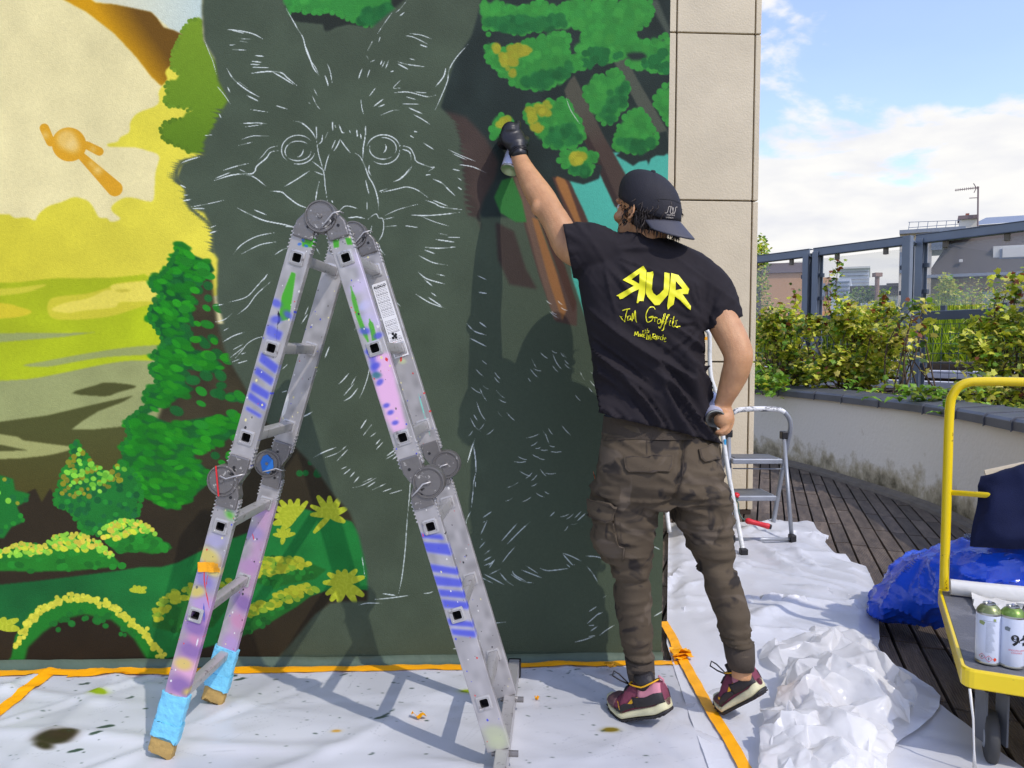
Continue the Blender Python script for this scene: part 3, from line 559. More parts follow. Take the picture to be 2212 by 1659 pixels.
for l in (
 [(570, 120), (500, 200), (430, 270), (315, 303)], [(590, 170), (500, 250), (440, 330), (375, 382)], [(210, 328), (285, 315)], [(230, 430), (290, 415), (340, 375)], [(565, 522), (500, 535), (440, 570), (400, 620), (360, 665)], [(280, 560), (350, 520), (425, 495)], [(280, 490), (315, 470)], [(345, 610), (410, 575)], [(340, 690), (390, 670)], [(330, 660), (420, 590)], [(395, 640), (425, 630)],
 [(570, 118), (540, 165)], [(835, 330), (810, 390)], [(830, 380), (790, 440)], [(935, 570), (890, 650)], [(970, 590), (940, 665)], [(900, 735), (850, 790), (820, 815)], [(885, 770), (850, 800)], [(705, 700), (660, 740)], [(860, 1012), (820, 1035), (765, 1057)], [(665, 885), (700, 875)], [(450, 865), (500, 855)], [(370, 700), (440, 680)],
 [(1095, 765), (1060, 805), (1032, 832)], [(1145, 780), (1110, 840)], [(1130, 830), (1065, 905)], [(1155, 858), (1110, 915), (1065, 942)], [(1200, 595), (1225, 640), (1232, 700), (1220, 780), (1190, 870), (1165, 925)], [(1155, 440), (1132, 488)], [(1212, 1060), (1170, 1125)], [(1245, 1095), (1190, 1165)], [(1275, 1145), (1235, 1175)], [(1320, 1205), (1275, 1255)], [(1300, 1190), (1270, 1225)],
 [(1420, 1270), (1335, 1320)], [(1400, 1255), (1340, 1300)], [(1430, 1285), (1380, 1320)], [(865, 1310), (930, 1275), (1012, 1243)], [(940, 1310), (1030, 1275), (1090, 1222)], [(1090, 1255), (1020, 1330)], [(1045, 1385), (1085, 1365)], [(1060, 1420), (1110, 1380)], [(1105, 1435), (1135, 1400)], [(1115, 1505), (1180, 1490), (1275, 1440)], [(1130, 1470), (1165, 1430)], [(1185, 1470), (1250, 1440)], [(1215, 1500), (1270, 1465)], [(1245, 1520), (1335, 1478)], [(1315, 1530), (1375, 1508)], [(1355, 1545), (1445, 1518)],
 [(1495, 1440), (1492, 1520), (1480, 1659)], [(1550, 0), (1640, 45), (1735, 62)], [(1545, 105), (1600, 150), (1718, 185)], [(1580, 150), (1640, 200)], [(1630, 240), (1665, 265)], [(1530, 250), (1620, 305), (1722, 342)], [(1610, 270), (1700, 330)], [(1375, 275), (1430, 328)], [(1360, 250), (1395, 290)], [(1665, 120), (1718, 132)],
 [(1930, 130), (1990, 158)], [(1935, 238), (1988, 245)], [(1860, 440), (1910, 490), (1985, 515)], [(1940, 430), (1988, 465)], [(1880, 535), (1988, 590)], [(1960, 680), (1990, 705)], [(1945, 860), (1965, 905), (1988, 940)], [(1925, 950), (1950, 1020), (1985, 1072)], [(1885, 1055), (1915, 1110), (1950, 1138)], [(1905, 1030), (1930, 1070)], [(1915, 1185), (1895, 1240), (1865, 1340)], [(1905, 1235), (1918, 1330), (1920, 1400)], [(1920, 1400), (1905, 1470), (1900, 1540), (1890, 1630)], [(1918, 1460), (1916, 1500)]):
    line(V6(l), prs.uniform(1.0, 2.3), soft=0.7)
for l in (
 [(318, 0), (310, 100), (300, 250), (280, 420), (258, 530)], [(20, 290), (40, 420)], [(105, 568), (200, 560), (330, 542)], [(0, 605), (60, 592), (150, 595)], [(150, 530), (250, 545)], [(420, 530), (455, 527), (485, 515)], [(514, 490), (528, 480)], [(610, 888), (650, 886)], [(725, 0), (700, 50), (690, 100)], [(860, 0), (805, 38)], [(830, 60), (790, 148)], [(805, 70), (820, 62)], [(818, 195), (782, 236)], [(795, 175), (797, 182)], [(850, 248), (812, 278)], [(858, 292), (810, 318)], [(880, 313), (840, 350)], [(860, 330), (812, 350)], [(845, 365), (880, 312)], [(850, 405), (915, 373)],
 [(780, 420), (865, 462)], [(808, 403), (880, 440), (940, 472)], [(915, 398), (960, 450), (1000, 478)], [(985, 405), (1060, 450), (1132, 462)], [(995, 380), (1010, 410), (1080, 450)], [(1055, 378), (1188, 430)], [(1080, 348), (1160, 400)], [(1175, 367), (1230, 382), (1358, 368)], [(1345, 340), (1370, 362)], [(1320, 268), (1380, 290), (1440, 320)], [(1320, 272), (1380, 340), (1398, 344)], [(1470, 288), (1540, 292), (1610, 312)], [(1478, 355), (1515, 400), (1547, 455)],
 [(1027, 75), (925, 190)], [(1110, 65), (1040, 130), (960, 212)], [(1015, 225), (970, 275), (925, 335)], [(875, 723), (952, 715)], [(1605, 542), (1580, 560)], [(1540, 615), (1490, 648)], [(1558, 655), (1480, 725)], [(1578, 652), (1540, 670)], [(1530, 735), (1490, 738)], [(1550, 740), (1500, 775)], [(1655, 735), (1600, 770), (1562, 800)], [(1530, 805), (1460, 830), (1395, 846)], [(1490, 808), (1535, 802)], [(1910, 225), (1950, 245)], [(1910, 680), (1960, 650), (1992, 630)], [(1240, 30), (1270, 0)], [(1400, 40), (1440, 0)], [(1415, 60), (1470, 10)]):
    line(V7(l), prs.uniform(1.5, 2.3), col=(205, 216, 220))
for cx, cy, n, a in ((1155, 965, 7, -0.1), (1200, 930, 4, 0.9), (1150, 1040, 5, 0.4), (1240, 1130, 5, -0.6), (1222, 780, 6, 0.75), (1255, 830, 6, 0.8), (1160, 800, 4, 0.7), (1120, 1060, 6, -0.5), (1190, 650, 5, 0.6), (1040, 930, 3, -0.7), (1060, 870, 4, 0.8), (1040, 820, 5, 0.8), (1190, 770, 4, 0.7), (1130, 990, 3, 0.3)):
    for k in range(n):
        x, y = cx + prs.uniform(-34, 34), cy + prs.uniform(-26, 26); l = prs.uniform(12, 30); b = a + prs.normal(0, 0.2)
        line([(x, y), (x + l * 0.5 * math.cos(b) , y + l * 0.5 * math.sin(b) + 1.5), (x + l * math.cos(b), y + l * math.sin(b))], 1.4, op=0.8)
line([(1222, 213), (1232, 240), (1252, 270)], 1.3, (200, 205, 200))
# fine spray grain everywhere
gn = prs.standard_normal((TH, TW)).astype(np.float32)
gn = blur(gn, 1) * 2.6
IMG *= (1 + 0.014 * gn)[..., None] * (1 + 0.05 * (smoothn(TH, TW, 90, 5) - 0.5))[..., None]
WALL_K = np.array([0.99, 0.99, 0.91])
mural_img = to_image('mural_paint', WALL_K, 0.92, 1.07)
# ------------------------------------------------------------------ materials
def mural_material():
    m = bpy.data.materials.new('painted_wall'); m.use_nodes = True; t = m.node_tree; b = t.nodes['Principled BSDF']
    im = t.nodes.new('ShaderNodeTexImage'); im.image = mural_img; im.extension = 'EXTEND'
    uv = t.nodes.new('ShaderNodeUVMap'); uv.uv_map = 'UVMap'; t.links.new(uv.outputs[0], im.inputs[0])
    t.links.new(im.outputs[0], b.inputs['Base Color']); b.inputs['Roughness'].default_value = 0.7; b.inputs['Specular IOR Level'].default_value = 0.15
    tc_ = t.nodes.new('ShaderNodeTexCoord'); nn = t.nodes.new('ShaderNodeTexNoise'); nn.inputs['Scale'].default_value = 210; nn.inputs['Detail'].default_value = 3
    t.links.new(tc_.outputs['Object'], nn.inputs[0]); bp = t.nodes.new('ShaderNodeBump'); bp.inputs['Strength'].default_value = 0.35; bp.inputs['Distance'].default_value = 0.004
    t.links.new(nn.outputs['Fac'], bp.inputs['Height']); t.links.new(bp.outputs[0], b.inputs['Normal'])
    return m
M_wall = mural_material()
M_stone = mat('limestone', rgb(210, 196, 168), 0.75, var=0.09, vscale=2.2, bump=0.25, bscale=90)
M_joint = mat('dark_joint', rgb(62, 50, 42), 0.9)
M_conc = mat('concrete', rgb(120, 112, 100), 0.9, var=0.2, bump=0.3)

# ------------------------------------------------------------------ painted wall
H = 3.3; XR = 0.712
mb = MB(); mb.v = [(X0, 0, 0), (XR, 0, 0), (XR, 0, H), (X0, 0, H), (X0, 2.4, 0), (XR, 2.4, 0), (XR, 2.4, H), (X0, 2.4, H)]
mb.f = [(0, 1, 2, 3), (1, 5, 6, 2), (5, 4, 7, 6), (4, 0, 3, 7), (3, 2, 6, 7), (4, 5, 1, 0)]; mb.mi = [0, 1, 1, 1, 1, 1]
M_side = mat('wall_side_paint', rgb(*FUR, k=0.9), 0.7, bump=0.2)
pw = mb.build('painted_wall', [M_wall, M_side], bevel=0.0)
uvl = pw.data.uv_layers.new(name='UVMap')
for poly in pw.data.polygons:
    for li in poly.loop_indices:
        co = pw.data.vertices[pw.data.loops[li].vertex_index].co
        uvl.data[li].uv = ((co.x - X0) / (X1 - X0), (co.z - Z0) / (Z1 - Z0))
tag(pw, 'rendered wall spray painted with a dark green cat, trees and a yellow valley', 'wall'); pw['kind'] = 'thing'
# ragged painted skirting at the foot of the wall
M_skirt = mat('skirting_paint', rgb(74, 92, 76), 0.6, bump=0.3, bscale=40)
mb = MB()
P = []
xs = np.linspace(X0, XR + 0.004, 220)
top = [(x, -0.006 - 0.004 * math.sin(x * 9), 0.040 + 0.004 * vnoise([[x * 9, 0, 0]], 1, 3)[0]) for x in xs]
mid = [(x, -0.010, 0.014) for x in xs]; bot = [(x, -0.030 - 0.012 * vnoise([[x * 14, 3, 0]], 1, 3)[0], 0.0105) for x in xs]
mb.grid(np.array([top, mid, bot])); mb.build('skirting', M_skirt, pw, smooth=True)

# ------------------------------------------------------------------ stone clad wall behind
YS = 2.64
def WS(px, py): return W(px, py, YS)
zj = [0.03, WS(1600, 782).z, WS(1550, 433).z, WS(1550, 72).z, WS(1550, 72).z + 1.18]
xe = WS(1638, 433).x; xc = WS(1622, 600).x
xj = WS(1459, 300).x
st = thing('stone_wall', 'beige limestone clad wall end behind the painter, dark open joints', 'wall', (xj, YS, 0)); st['kind'] = 'thing'
core = MB(); core.box(((0.2 + xe) / 2 + 0.0, YS + 0.26, 2.4), (xe - 0.2 - 0.02, 0.44, 4.8)); core.build('wall_core', M_joint, st)
def panel(x0, x1, z0, z1, y0=YS, dy=0.035):
    b = MB(); b.box(((x0 + x1) / 2, y0 + dy / 2, (z0 + z1) / 2), (x1 - x0, dy, z1 - z0)); b.build('panel', M_stone, st, bevel=0.004)
g = 0.011
for a, b in zip(zj[:-1], zj[1:]):
    panel(0.25, xj - g / 2, a + g / 2, b - g / 2)
    panel(xj + g / 2, xc - g / 2, a + g / 2, b - g / 2)
    panel(xc + g / 2, xe, a + g / 2, b - g / 2)
    bb = MB(); bb.box((xe - 0.017, YS + 0.26, (a + b) / 2), (0.034, 0.44, b - a - g)); bb.build('panel', M_stone, st, bevel=0.004)
bb = MB(); bb.box(((0.2 + xe) / 2, YS + 0.02, 0.015), (xe - 0.22, 0.03, 0.03)); bb.build('base_strip', M_joint, st)

# ------------------------------------------------------------------ terrace slab, far ground
M_ground = mat('far_ground', rgb(112, 120, 84), 0.95, var=0.3, vscale=0.05)
mb = MB(); mb.v = [(-900, -900, -7), (900, -900, -7), (900, 900, -7), (-900, 900, -7)]; mb.f = [(0, 1, 2, 3)]; mb.mi = [0]
g_ = mb.build('ground', M_ground, kind='structure')
mb = MB(); mb.box((1.0, 4.0, -3.55), (26, 26, 6.9)); mb.build('terrace', M_joint, kind='structure')
# ------------------------------------------------------------------ timber deck: boards run away and a little to the right
bd = Vector((0.385, 1, 0)).normalized(); bn = Vector((bd.y, -bd.x, 0))
wall_px = [(1540, 970), (1625, 985), (1750, 1015), (1850, 1045), (2000, 1095), (2110, 1145), (2212, 1200)]
wb = [G(*p) for p in wall_px]
arc = catmull([(p.x, p.y) for p in [wb[0] + (wb[0] - wb[1]) * 2.0] + wb + [wb[-1] + (wb[-1] - wb[-2]) * 1.0 + Vector((-0.05, -0.3, 0)), wb[-1] + (wb[-1] - wb[-2]) * 1.0 + Vector((-0.5, -2.4, 0))]], 8, False)
def arcx(y):       # x of the planter wall foot at a given y
    i = np.argsort(arc[:, 1]); return float(np.interp(y, arc[i, 1], arc[i, 0]))
def deck_mat():
    m = bpy.data.materials.new('weathered_deck'); m.use_nodes = True; t = m.node_tree; b = t.nodes['Principled BSDF']
    tcn = t.nodes.new('ShaderNodeTexCoord'); oi = t.nodes.new('ShaderNodeObjectInfo')
    no = t.nodes.new('ShaderNodeTexNoise'); no.inputs['Scale'].default_value = 7; no.inputs['Detail'].default_value = 8; no.inputs['Roughness'].default_value = 0.7
    mp = t.nodes.new('ShaderNodeMapping'); mp.inputs['Scale'].default_value = (3, 0.6, 1)
    t.links.new(tcn.outputs['Object'], mp.inputs[0]); ad_ = t.nodes.new('ShaderNodeVectorMath'); ad_.operation = 'ADD'
    t.links.new(mp.outputs[0], ad_.inputs[0]); sc_ = t.nodes.new('ShaderNodeVectorMath'); sc_.operation = 'SCALE'; sc_.inputs['Scale'].default_value = 3.7
    t.links.new(oi.outputs['Location'], sc_.inputs[0]); t.links.new(sc_.outputs[0], ad_.inputs[1]); t.links.new(ad_.outputs[0], no.inputs['Vector'])
    r = t.nodes.new('ShaderNodeValToRGB'); e = r.color_ramp.elements
    e[0].position = 0.32; e[0].color = rgb(64, 54, 46); e[1].position = 0.62; e[1].color = rgb(112, 98, 84)
    e2 = e.new(0.75); e2.color = rgb(146, 136, 124)
    t.links.new(no.outputs['Fac'], r.inputs[0])
    mv = t.nodes.new('ShaderNodeMath'); mv.operation = 'MULTIPLY_ADD'; mv.inputs[1].default_value = 0.5; mv.inputs[2].default_value = 0.72
    t.links.new(oi.outputs['Random'], mv.inputs[0])
    hs = t.nodes.new('ShaderNodeHueSaturation'); t.links.new(mv.outputs[0], hs.inputs['Value']); t.links.new(r.outputs[0], hs.inputs['Color'])
    t.links.new(hs.outputs[0], b.inputs['Base Color']); b.inputs['Roughness'].default_value = 0.62
    return m
M_deck = deck_mat()
BW, BL = 0.094, 0.56
dk = bpy.data.objects.new('deck', None); C.objects.link(dk); dk['kind'] = 'structure'; dk['label'] = 'dark weathered ribbed timber deck boards'
def board_mesh(L, w):
    vs = []; n = 9; pr = []
    for i in range(n * 2 + 1):           # ribbed top
        x = -w / 2 + w * i / (n * 2); pr.append((x, 0.0 if i % 2 else -0.0022))
    pr = [(-w / 2, -0.022)] + pr + [(w / 2, -0.022)]
    m = len(pr)
    for y in (-L / 2, L / 2): vs += [(x, y, z) for x, z in pr]
    fs = [(i, i + 1, m + i + 1, m + i) for i in range(m - 1)] + [tuple(range(m)), tuple(range(2 * m - 1, m - 1, -1))]
    me = bpy.data.meshes.new('board'); me.from_pydata(vs, [], fs); me.materials.append(M_deck); me.update(); return me
bme = board_mesh(BL - 0.012, BW - 0.013)
ang = math.atan2(-bd.x, bd.y)
cand = []
org = Vector((1.2, 0, 0))
for i in range(-32, 50):
    for j in range(-14, 22):
        off = 0.0
        c = org + bn * (i * BW) + bd * ((j + 0.5) * BL - i * BW * 0.42)
        if c.y < -3.2 or c.y > 6.8: continue
        lim = arcx(c.y)
        if c.x > lim + 0.05 or c.x < 0.15: continue
        if c.y < YS and c.x < 0.72: continue
        if c.y >= YS - 0.05 and c.x < xe and c.y < YS + 0.4: continue
        r = c - CAM; d = r.dot(fwd); vx = CX + F * r.dot(rr) / max(d, 0.1); vy = CY - F * r.dot(uu) / max(d, 0.1)
        seen = d > 0.5 and -60 < vx < 2300 and vy < 1760
        cand.append((0 if seen and vx > 1560 else 1, d if d > 0 else 99, c))
cand.sort(key=lambda q: (q[0], q[1]))
rest = MB(); nb = 0
for s, d, c in cand:
    h = -0.0005 * random.random() * 8
    if nb < 300 and s == 0:
        o = bpy.data.objects.new('board', bme); C.objects.link(o); o.location = (c.x, c.y, h); o.rotation_euler = (random.uniform(-.002, .002), random.uniform(-.01, .01), ang + random.uniform(-.006, .006)); o.parent = dk; nb += 1
    else:
        R = Matrix.Rotation(ang, 3, 'Z'); vs = [R @ v.co + Vector((c.x, c.y, h)) for v in bme.vertices]
        rest.add(vs, [tuple(p.vertices) for p in bme.polygons])
rest.build('deck_boards', M_deck, dk, kind='stuff')
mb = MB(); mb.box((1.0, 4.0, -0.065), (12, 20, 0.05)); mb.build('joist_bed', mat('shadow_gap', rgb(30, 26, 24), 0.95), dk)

# ------------------------------------------------------------------ curved rendered planter wall with a metal coping
def render_mat():
    m = bpy.data.materials.new('stained_render'); m.use_nodes = True; t = m.node_tree; b = t.nodes['Principled BSDF']
    tcn = t.nodes.new('ShaderNodeTexCoord'); sp = t.nodes.new('ShaderNodeSeparateXYZ'); t.links.new(tcn.outputs['Object'], sp.inputs[0])
    no = t.nodes.new('ShaderNodeTexNoise'); no.inputs['Scale'].default_value = 5; no.inputs['Detail'].default_value = 9; no.inputs['Roughness'].default_value = 0.65
    t.links.new(tcn.outputs['Object'], no.inputs[0])
    mr = t.nodes.new('ShaderNodeMapRange'); mr.inputs['From Min'].default_value = 0.0; mr.inputs['From Max'].default_value = 0.34; mr.inputs['To Min'].default_value = 0.34; mr.inputs['To Max'].default_value = -0.12
    t.links.new(sp.outputs['Z'], mr.inputs['Value']); ad_ = t.nodes.new('ShaderNodeMath'); ad_.operation = 'ADD'; t.links.new(no.outputs['Fac'], ad_.inputs[0]); t.links.new(mr.outputs[0], ad_.inputs[1])
    r = t.nodes.new('ShaderNodeValToRGB'); e = r.color_ramp.elements; e[0].position = 0.50; e[0].color = rgb(238, 231, 214); e[1].position = 0.86; e[1].color = rgb(96, 88, 62)
    e2 = e.new(0.66); e2.color = rgb(190, 178, 148)
    t.links.new(ad_.outputs[0], r.inputs[0]); t.links.new(r.outputs[0], b.inputs['Base Color']); b.inputs['Roughness'].default_value = 0.85
    bp = t.nodes.new('ShaderNodeBump'); bp.inputs['Strength'].default_value = 0.4; bp.inputs['Distance'].default_value = 0.01; n3 = t.nodes.new('ShaderNodeTexNoise'); n3.inputs['Scale'].default_value = 30; t.links.new(tcn.outputs['Object'], n3.inputs[0]); t.links.new(n3.outputs['Fac'], bp.inputs['Height']); t.links.new(bp.outputs[0], b.inputs['Normal'])
    return m
M_render = render_mat()
M_coping = mat('zinc_coping', rgb(100, 102, 108), 0.45, 0.4, var=0.15, vscale=5)
PH = 0.765; TK = 0.24
pl = thing('planter_wall', 'curved cream rendered planter wall with green stains and grey metal coping', 'wall', (float(arc[20][0]), float(arc[20][1]), 0)); pl['kind'] = 'thing'
A2 = np.array(arc); tan = np.gradient(A2, axis=0); tan /= np.linalg.norm(tan, axis=1)[:, None]
nrm = np.stack([-tan[:, 1], tan[:, 0]], 1)
if nrm[20, 0] < 0: nrm = -nrm
def sweep(mb, prof, A=A2, Nn=nrm, i0=0, i1=None, cap=True):
    rings = []
    for i in range(i0, len(A) if i1 is None else i1):
        rings.append([(A[i, 0] + Nn[i, 0] * o, A[i, 1] + Nn[i, 1] * o, z) for o, z in prof])
    mb.loft(rings, cap); return mb
sweep(MB(), [(0, -0.03), (0, PH), (TK, PH), (TK, -0.03)]).build('render_wall', M_render, pl, smooth=False, recalc=True)
sweep(MB(), [(-0.075, -0.01), (-0.07, 0.022), (-0.012, 0.028), (-0.004, 0.05), (0.0, 0.05), (0, -0.01)]).build('kerb', M_conc, pl, recalc=True)
seg = 5
for i in range(0, len(A2) - seg, seg):
    z = PH + 0.004 + 0.003 * (i % 2)
    o_ = 0.0
    sweep(MB(), [(-0.045, z - 0.046), (-0.047, z + 0.012), (-0.03, z + 0.028), (TK + 0.03, z + 0.05), (TK + 0.03, z + 0.02), (-0.04, z - 0.0)], i0=i, i1=i + seg + 1).build('coping', M_coping, pl, bevel=0.003, recalc=True)
    if i % 5 == 0:
        sweep(MB(), [(-0.055, z - 0.054), (-0.057, z + 0.018), (-0.034, z + 0.036), (TK + 0.034, z + 0.058), (TK + 0.03, z + 0.05), (-0.03, z + 0.026), (-0.045, z - 0.045)], A=np.array([A2[i] + (A2[i + 1] - A2[i]) * t for t in (0.0, 0.10)]) if True else None, Nn=nrm[i:i + 1].repeat(2, 0)).build('coping_clip', M_coping, pl, recalc=True)
M_soil = mat('soil', rgb(70, 58, 44), 0.95, var=0.4, vscale=12, bump=0.8, bscale=14)
mb = MB(); P = []
for k in range(14):
    o = TK + 4.2 * k / 13
    P.append([(A2[i, 0] + nrm[i, 0] * o, A2[i, 1] + nrm[i, 1] * o, 0.70 + 0.03 * math.sin(i * 1.3 + k * 2)) for i in range(len(A2))])
mb.grid(np.array(P)); mb.build('planter_soil', M_soil, kind='structure', smooth=True)
# ------------------------------------------------------------------ plastic sheet taped to the floor in front of the wall
def img_mat(name, im, rough=0.45, metal=0.0, bump=0.0, bscale=100, trans=0.0, spec=0.5, metal_img=None):
    m = bpy.data.materials.new(name); m.use_nodes = True; t = m.node_tree; b = t.nodes['Principled BSDF']
    q = t.nodes.new('ShaderNodeTexImage'); q.image = im; q.extension = 'EXTEND'; uv = t.nodes.new('ShaderNodeUVMap'); uv.uv_map = 'UVMap'; t.links.new(uv.outputs[0], q.inputs[0])
    t.links.new(q.outputs[0], b.inputs['Base Color']); b.inputs['Roughness'].default_value = rough; b.inputs['Metallic'].default_value = metal; b.inputs['Specular IOR Level'].default_value = spec
    if metal_img is not None:
        q2 = t.nodes.new('ShaderNodeTexImage'); q2.image = metal_img; t.links.new(uv.outputs[0], q2.inputs[0]); t.links.new(q2.outputs[0], b.inputs['Metallic'])
    if bump:
        tc_ = t.nodes.new('ShaderNodeTexCoord'); nn = t.nodes.new('ShaderNodeTexNoise'); nn.inputs['Scale'].default_value = bscale; t.links.new(tc_.outputs['Object'], nn.inputs[0])
        bp = t.nodes.new('ShaderNodeBump'); bp.inputs['Strength'].default_value = bump; bp.inputs['Distance'].default_value = 0.004; t.links.new(nn.outputs['Fac'], bp.inputs['Height']); t.links.new(bp.outputs[0], b.inputs['Normal'])
    return m
def set_uv(o, fn):
    me = o.data; l = me.uv_layers.new(name='UVMap'); v = np.zeros(len(me.vertices) * 3); me.vertices.foreach_get('co', v); v = v.reshape(-1, 3)
    uv = fn(v); idx = np.zeros(len(me.loops), int); me.loops.foreach_get('vertex_index', idx); l.data.foreach_set('uv', uv[idx].ravel())
def creases(x, y, seed, n, amp, w0=0.02, w1=0.06, L=1.2):
    r = np.random.default_rng(seed); h = np.zeros_like(x)
    for _ in range(n):
        cx, cy = r.uniform(x.min(), x.max()), r.uniform(y.min(), y.max()); a = r.uniform(0, PI); ca, sa = math.cos(a), math.sin(a)
        u = (x - cx) * ca + (y - cy) * sa; v = -(x - cx) * sa + (y - cy) * ca + 0.05 * np.sin(u * r.uniform(1, 5))
        w = r.uniform(w0, w1); l = L * r.uniform(0.4, 1)
        h += amp * r.uniform(0.3, 1) * r.choice([1, 1, -0.6]) * np.clip(1 - np.abs(v) / w, 0, 1) * np.clip(1 - (u / l) ** 2, 0, 1)
    return h
FX0, FX1, FY0, FY1 = -3.9, 1.55, -3.3, 0.0
def hA(x, y):
    x = np.asarray(x, float); y = np.asarray(y, float); P = np.stack([x.ravel() * 1.0, y.ravel(), 0 * x.ravel()], 1)
    h = 0.012 + 0.0035 * vnoise(P, 3.0, 3, 2).reshape(x.shape)
    u = x * 0.5 + y * 0.86
    q = np.stack([u.ravel() * 7, (x * 0.86 - y * 0.5).ravel() * 1.3, 0 * u.ravel()], 1)
    h = h + 0.0045 * (1 - np.abs(vnoise(q, 1, 2, 9))).reshape(x.shape) ** 3
    return h
nx, ny = 330, 190
X, Y = np.meshgrid(np.linspace(FX0, FX1, nx), np.linspace(FY0, FY1, ny), indexing='ij')
Z = hA(X, Y) + creases(X, Y, 4, 80, 0.013, 0.012, 0.05)
for fx in (-2.35, -1.55 + .33, -0.42, 0.05, 0.42): Z += 0.0016 * np.clip(1 - np.abs(X - fx - 0.02 * Y) / 0.02, 0, 1)
for fy in (-0.28, -0.72, -1.15): Z += 0.0016 * np.clip(1 - np.abs(Y - fy - 0.02 * X) / 0.02, 0, 1)
Zs = Z * np.clip((FY1 - Y) / 0.05, 0.4, 1)
RF = 260
canvas(int(3.9 * RF), int(1.75 * RF), (214, 215, 219), lambda pts: np.array([((G(*p).x + 2.5) * RF, (G(*p).y + 1.72) * RF) for p in pts]), RF * 2.5 / 1660)
IMG *= (0.93 + 0.14 * smoothn(TH, TW, 60, 3))[..., None]
fill([(70, 1460), (260, 1470), (215, 1560), (-100, 1600), (-100, 1470)], (222, 223, 226), 4, op=0.6)
# spray test spots
for x, y, r, c, e, a in ((112, 1606, 22, (40, 30, 20), 1.7, 0.15), (140, 1598, 18, (44, 32, 20), 1.3, 0.1), (92, 1622, 12, (52, 40, 28), 2.0, 0.5), (118, 1602, 34, (90, 76, 60), 1.6, 0.1)):
    dab(x, y, r, c, 14, 0.92 if r < 30 else 0.35, a, e)
for x, y, r, c in ((210, 1508, 13, (150, 176, 24)), (1010, 1503, 12, (160, 184, 20)), (1320, 1586, 10, (130, 112, 28)), (1312, 1588, 8, (130, 110, 24)), (725, 1590, 6, (236, 160, 20))):
    dab(x, y, r * 0.8, c, 5, 0.95, 0, 1.8); dab(x, y, r * 1.5, c, 12, 0.3, 0, 1.7)
gcol = (70, 88, 78)
for _ in range(330):
    x, y = prs.uniform(-200, 1500), prs.uniform(1450, 1660) if prs.random() < 0.5 else 1450 + prs.exponential(40)
    dab(x, y, abs(prs.normal(0.9, 0.8)) + 0.3, gcol, 0.8, 0.9, prs.uniform(-0.5, 0.5), prs.uniform(1, 2.4))
for x, y, r in ((180, 1487, 8), (278, 1517, 6), (497, 1470, 9), (515, 1476, 9), (225, 1580, 12), (205, 1598, 9), (160, 1632, 10), (832, 1553, 5), (740, 1467, 6), (1060, 1470, 5), (1226, 1463, 4), (1245, 1458, 5), (1326, 1440, 5), (1320, 1466, 5), (820, 1560, 10), (800, 1640, 4), (845, 1545, 4)):
    dab(x, y, r * 0.62, gcol, 1, 0.9, -0.4, 2.2); dab(x + r, y - 3, r * 0.4, gcol, 1, 0.9, 0.2, 2)
for _ in range(150):
    x, y = prs.uniform(0, 1500), prs.uniform(1480, 1659); l = prs.uniform(20, 120); a = prs.normal(-0.5, 0.5)
    line([(x, y), (x + l * math.cos(a), y + l * math.sin(a) * 0.5)], 1.0, col=(170, 172, 177), op=0.5)
for _ in range(26):
    dab(prs.uniform(0, 1500), prs.uniform(1480, 1659), prs.uniform(14, 40), (186, 187, 188), 30, 0.35, prs.normal(-.4, .3), 2.2)
floor_img = to_image('sheet_stains', 0.82, 0.8)
M_sheet = img_mat('floor_sheet_plastic', floor_img, 0.33, spec=0.55, bump=0.12, bscale=16)
mb = MB(); mb.grid(np.stack([X, Y, Zs], -1))
sh = mb.build('floor_sheet', M_sheet, smooth=True)
set_uv(sh, lambda v: np.stack([(v[:, 0] + 2.5) / 3.9, (v[:, 1] + 1.72) / 1.75], 1))
tag(sh, 'flat white plastic sheet taped along the foot of the painted wall, dotted with paint', 'plastic sheet'); sh['kind'] = 'thing'

def plastic(name, col, rough=0.28, tr=0.35, var=0.04):
    m = bpy.data.materials.new(name); m.use_nodes = True; t = m.node_tree; b = t.nodes['Principled BSDF']; o = t.nodes['Material Output']
    tc_ = t.nodes.new('ShaderNodeTexCoord'); nn = t.nodes.new('ShaderNodeTexNoise'); nn.inputs['Scale'].default_value = 9; nn.inputs['Detail'].default_value = 5; t.links.new(tc_.outputs['Object'], nn.inputs[0])
    r = t.nodes.new('ShaderNodeValToRGB'); r.color_ramp.elements[0].color = tuple(x * (1 - var) for x in col[:3]) + (1,); r.color_ramp.elements[1].color = tuple(min(1, x * (1 + var)) for x in col[:3]) + (1,)
    t.links.new(nn.outputs['Fac'], r.inputs[0]); t.links.new(r.outputs[0], b.inputs['Base Color']); b.inputs['Roughness'].default_value = rough
    bp = t.nodes.new('ShaderNodeBump'); bp.inputs['Strength'].default_value = 0.3; bp.inputs['Distance'].default_value = 0.006; n3 = t.nodes.new('ShaderNodeTexNoise'); n3.inputs['Scale'].default_value = 24; n3.inputs['Detail'].default_value = 3; n3.inputs['Distortion'].default_value = 1.2
    t.links.new(tc_.outputs['Object'], n3.inputs[0]); t.links.new(n3.outputs['Fac'], bp.inputs['Height']); t.links.new(bp.outputs[0], b.inputs['Normal'])
    tl = t.nodes.new('ShaderNodeBsdfTranslucent'); t.links.new(r.outputs[0], tl.inputs[0]); mxx = t.nodes.new('ShaderNodeMixShader'); mxx.inputs[0].default_value = tr
    t.links.new(b.outputs[0], mxx.inputs[1]); t.links.new(tl.outputs[0], mxx.inputs[2]); t.links.new(mxx.outputs[0], o.inputs[0])
    return m
from mathutils.geometry import delaunay_2d_cdt
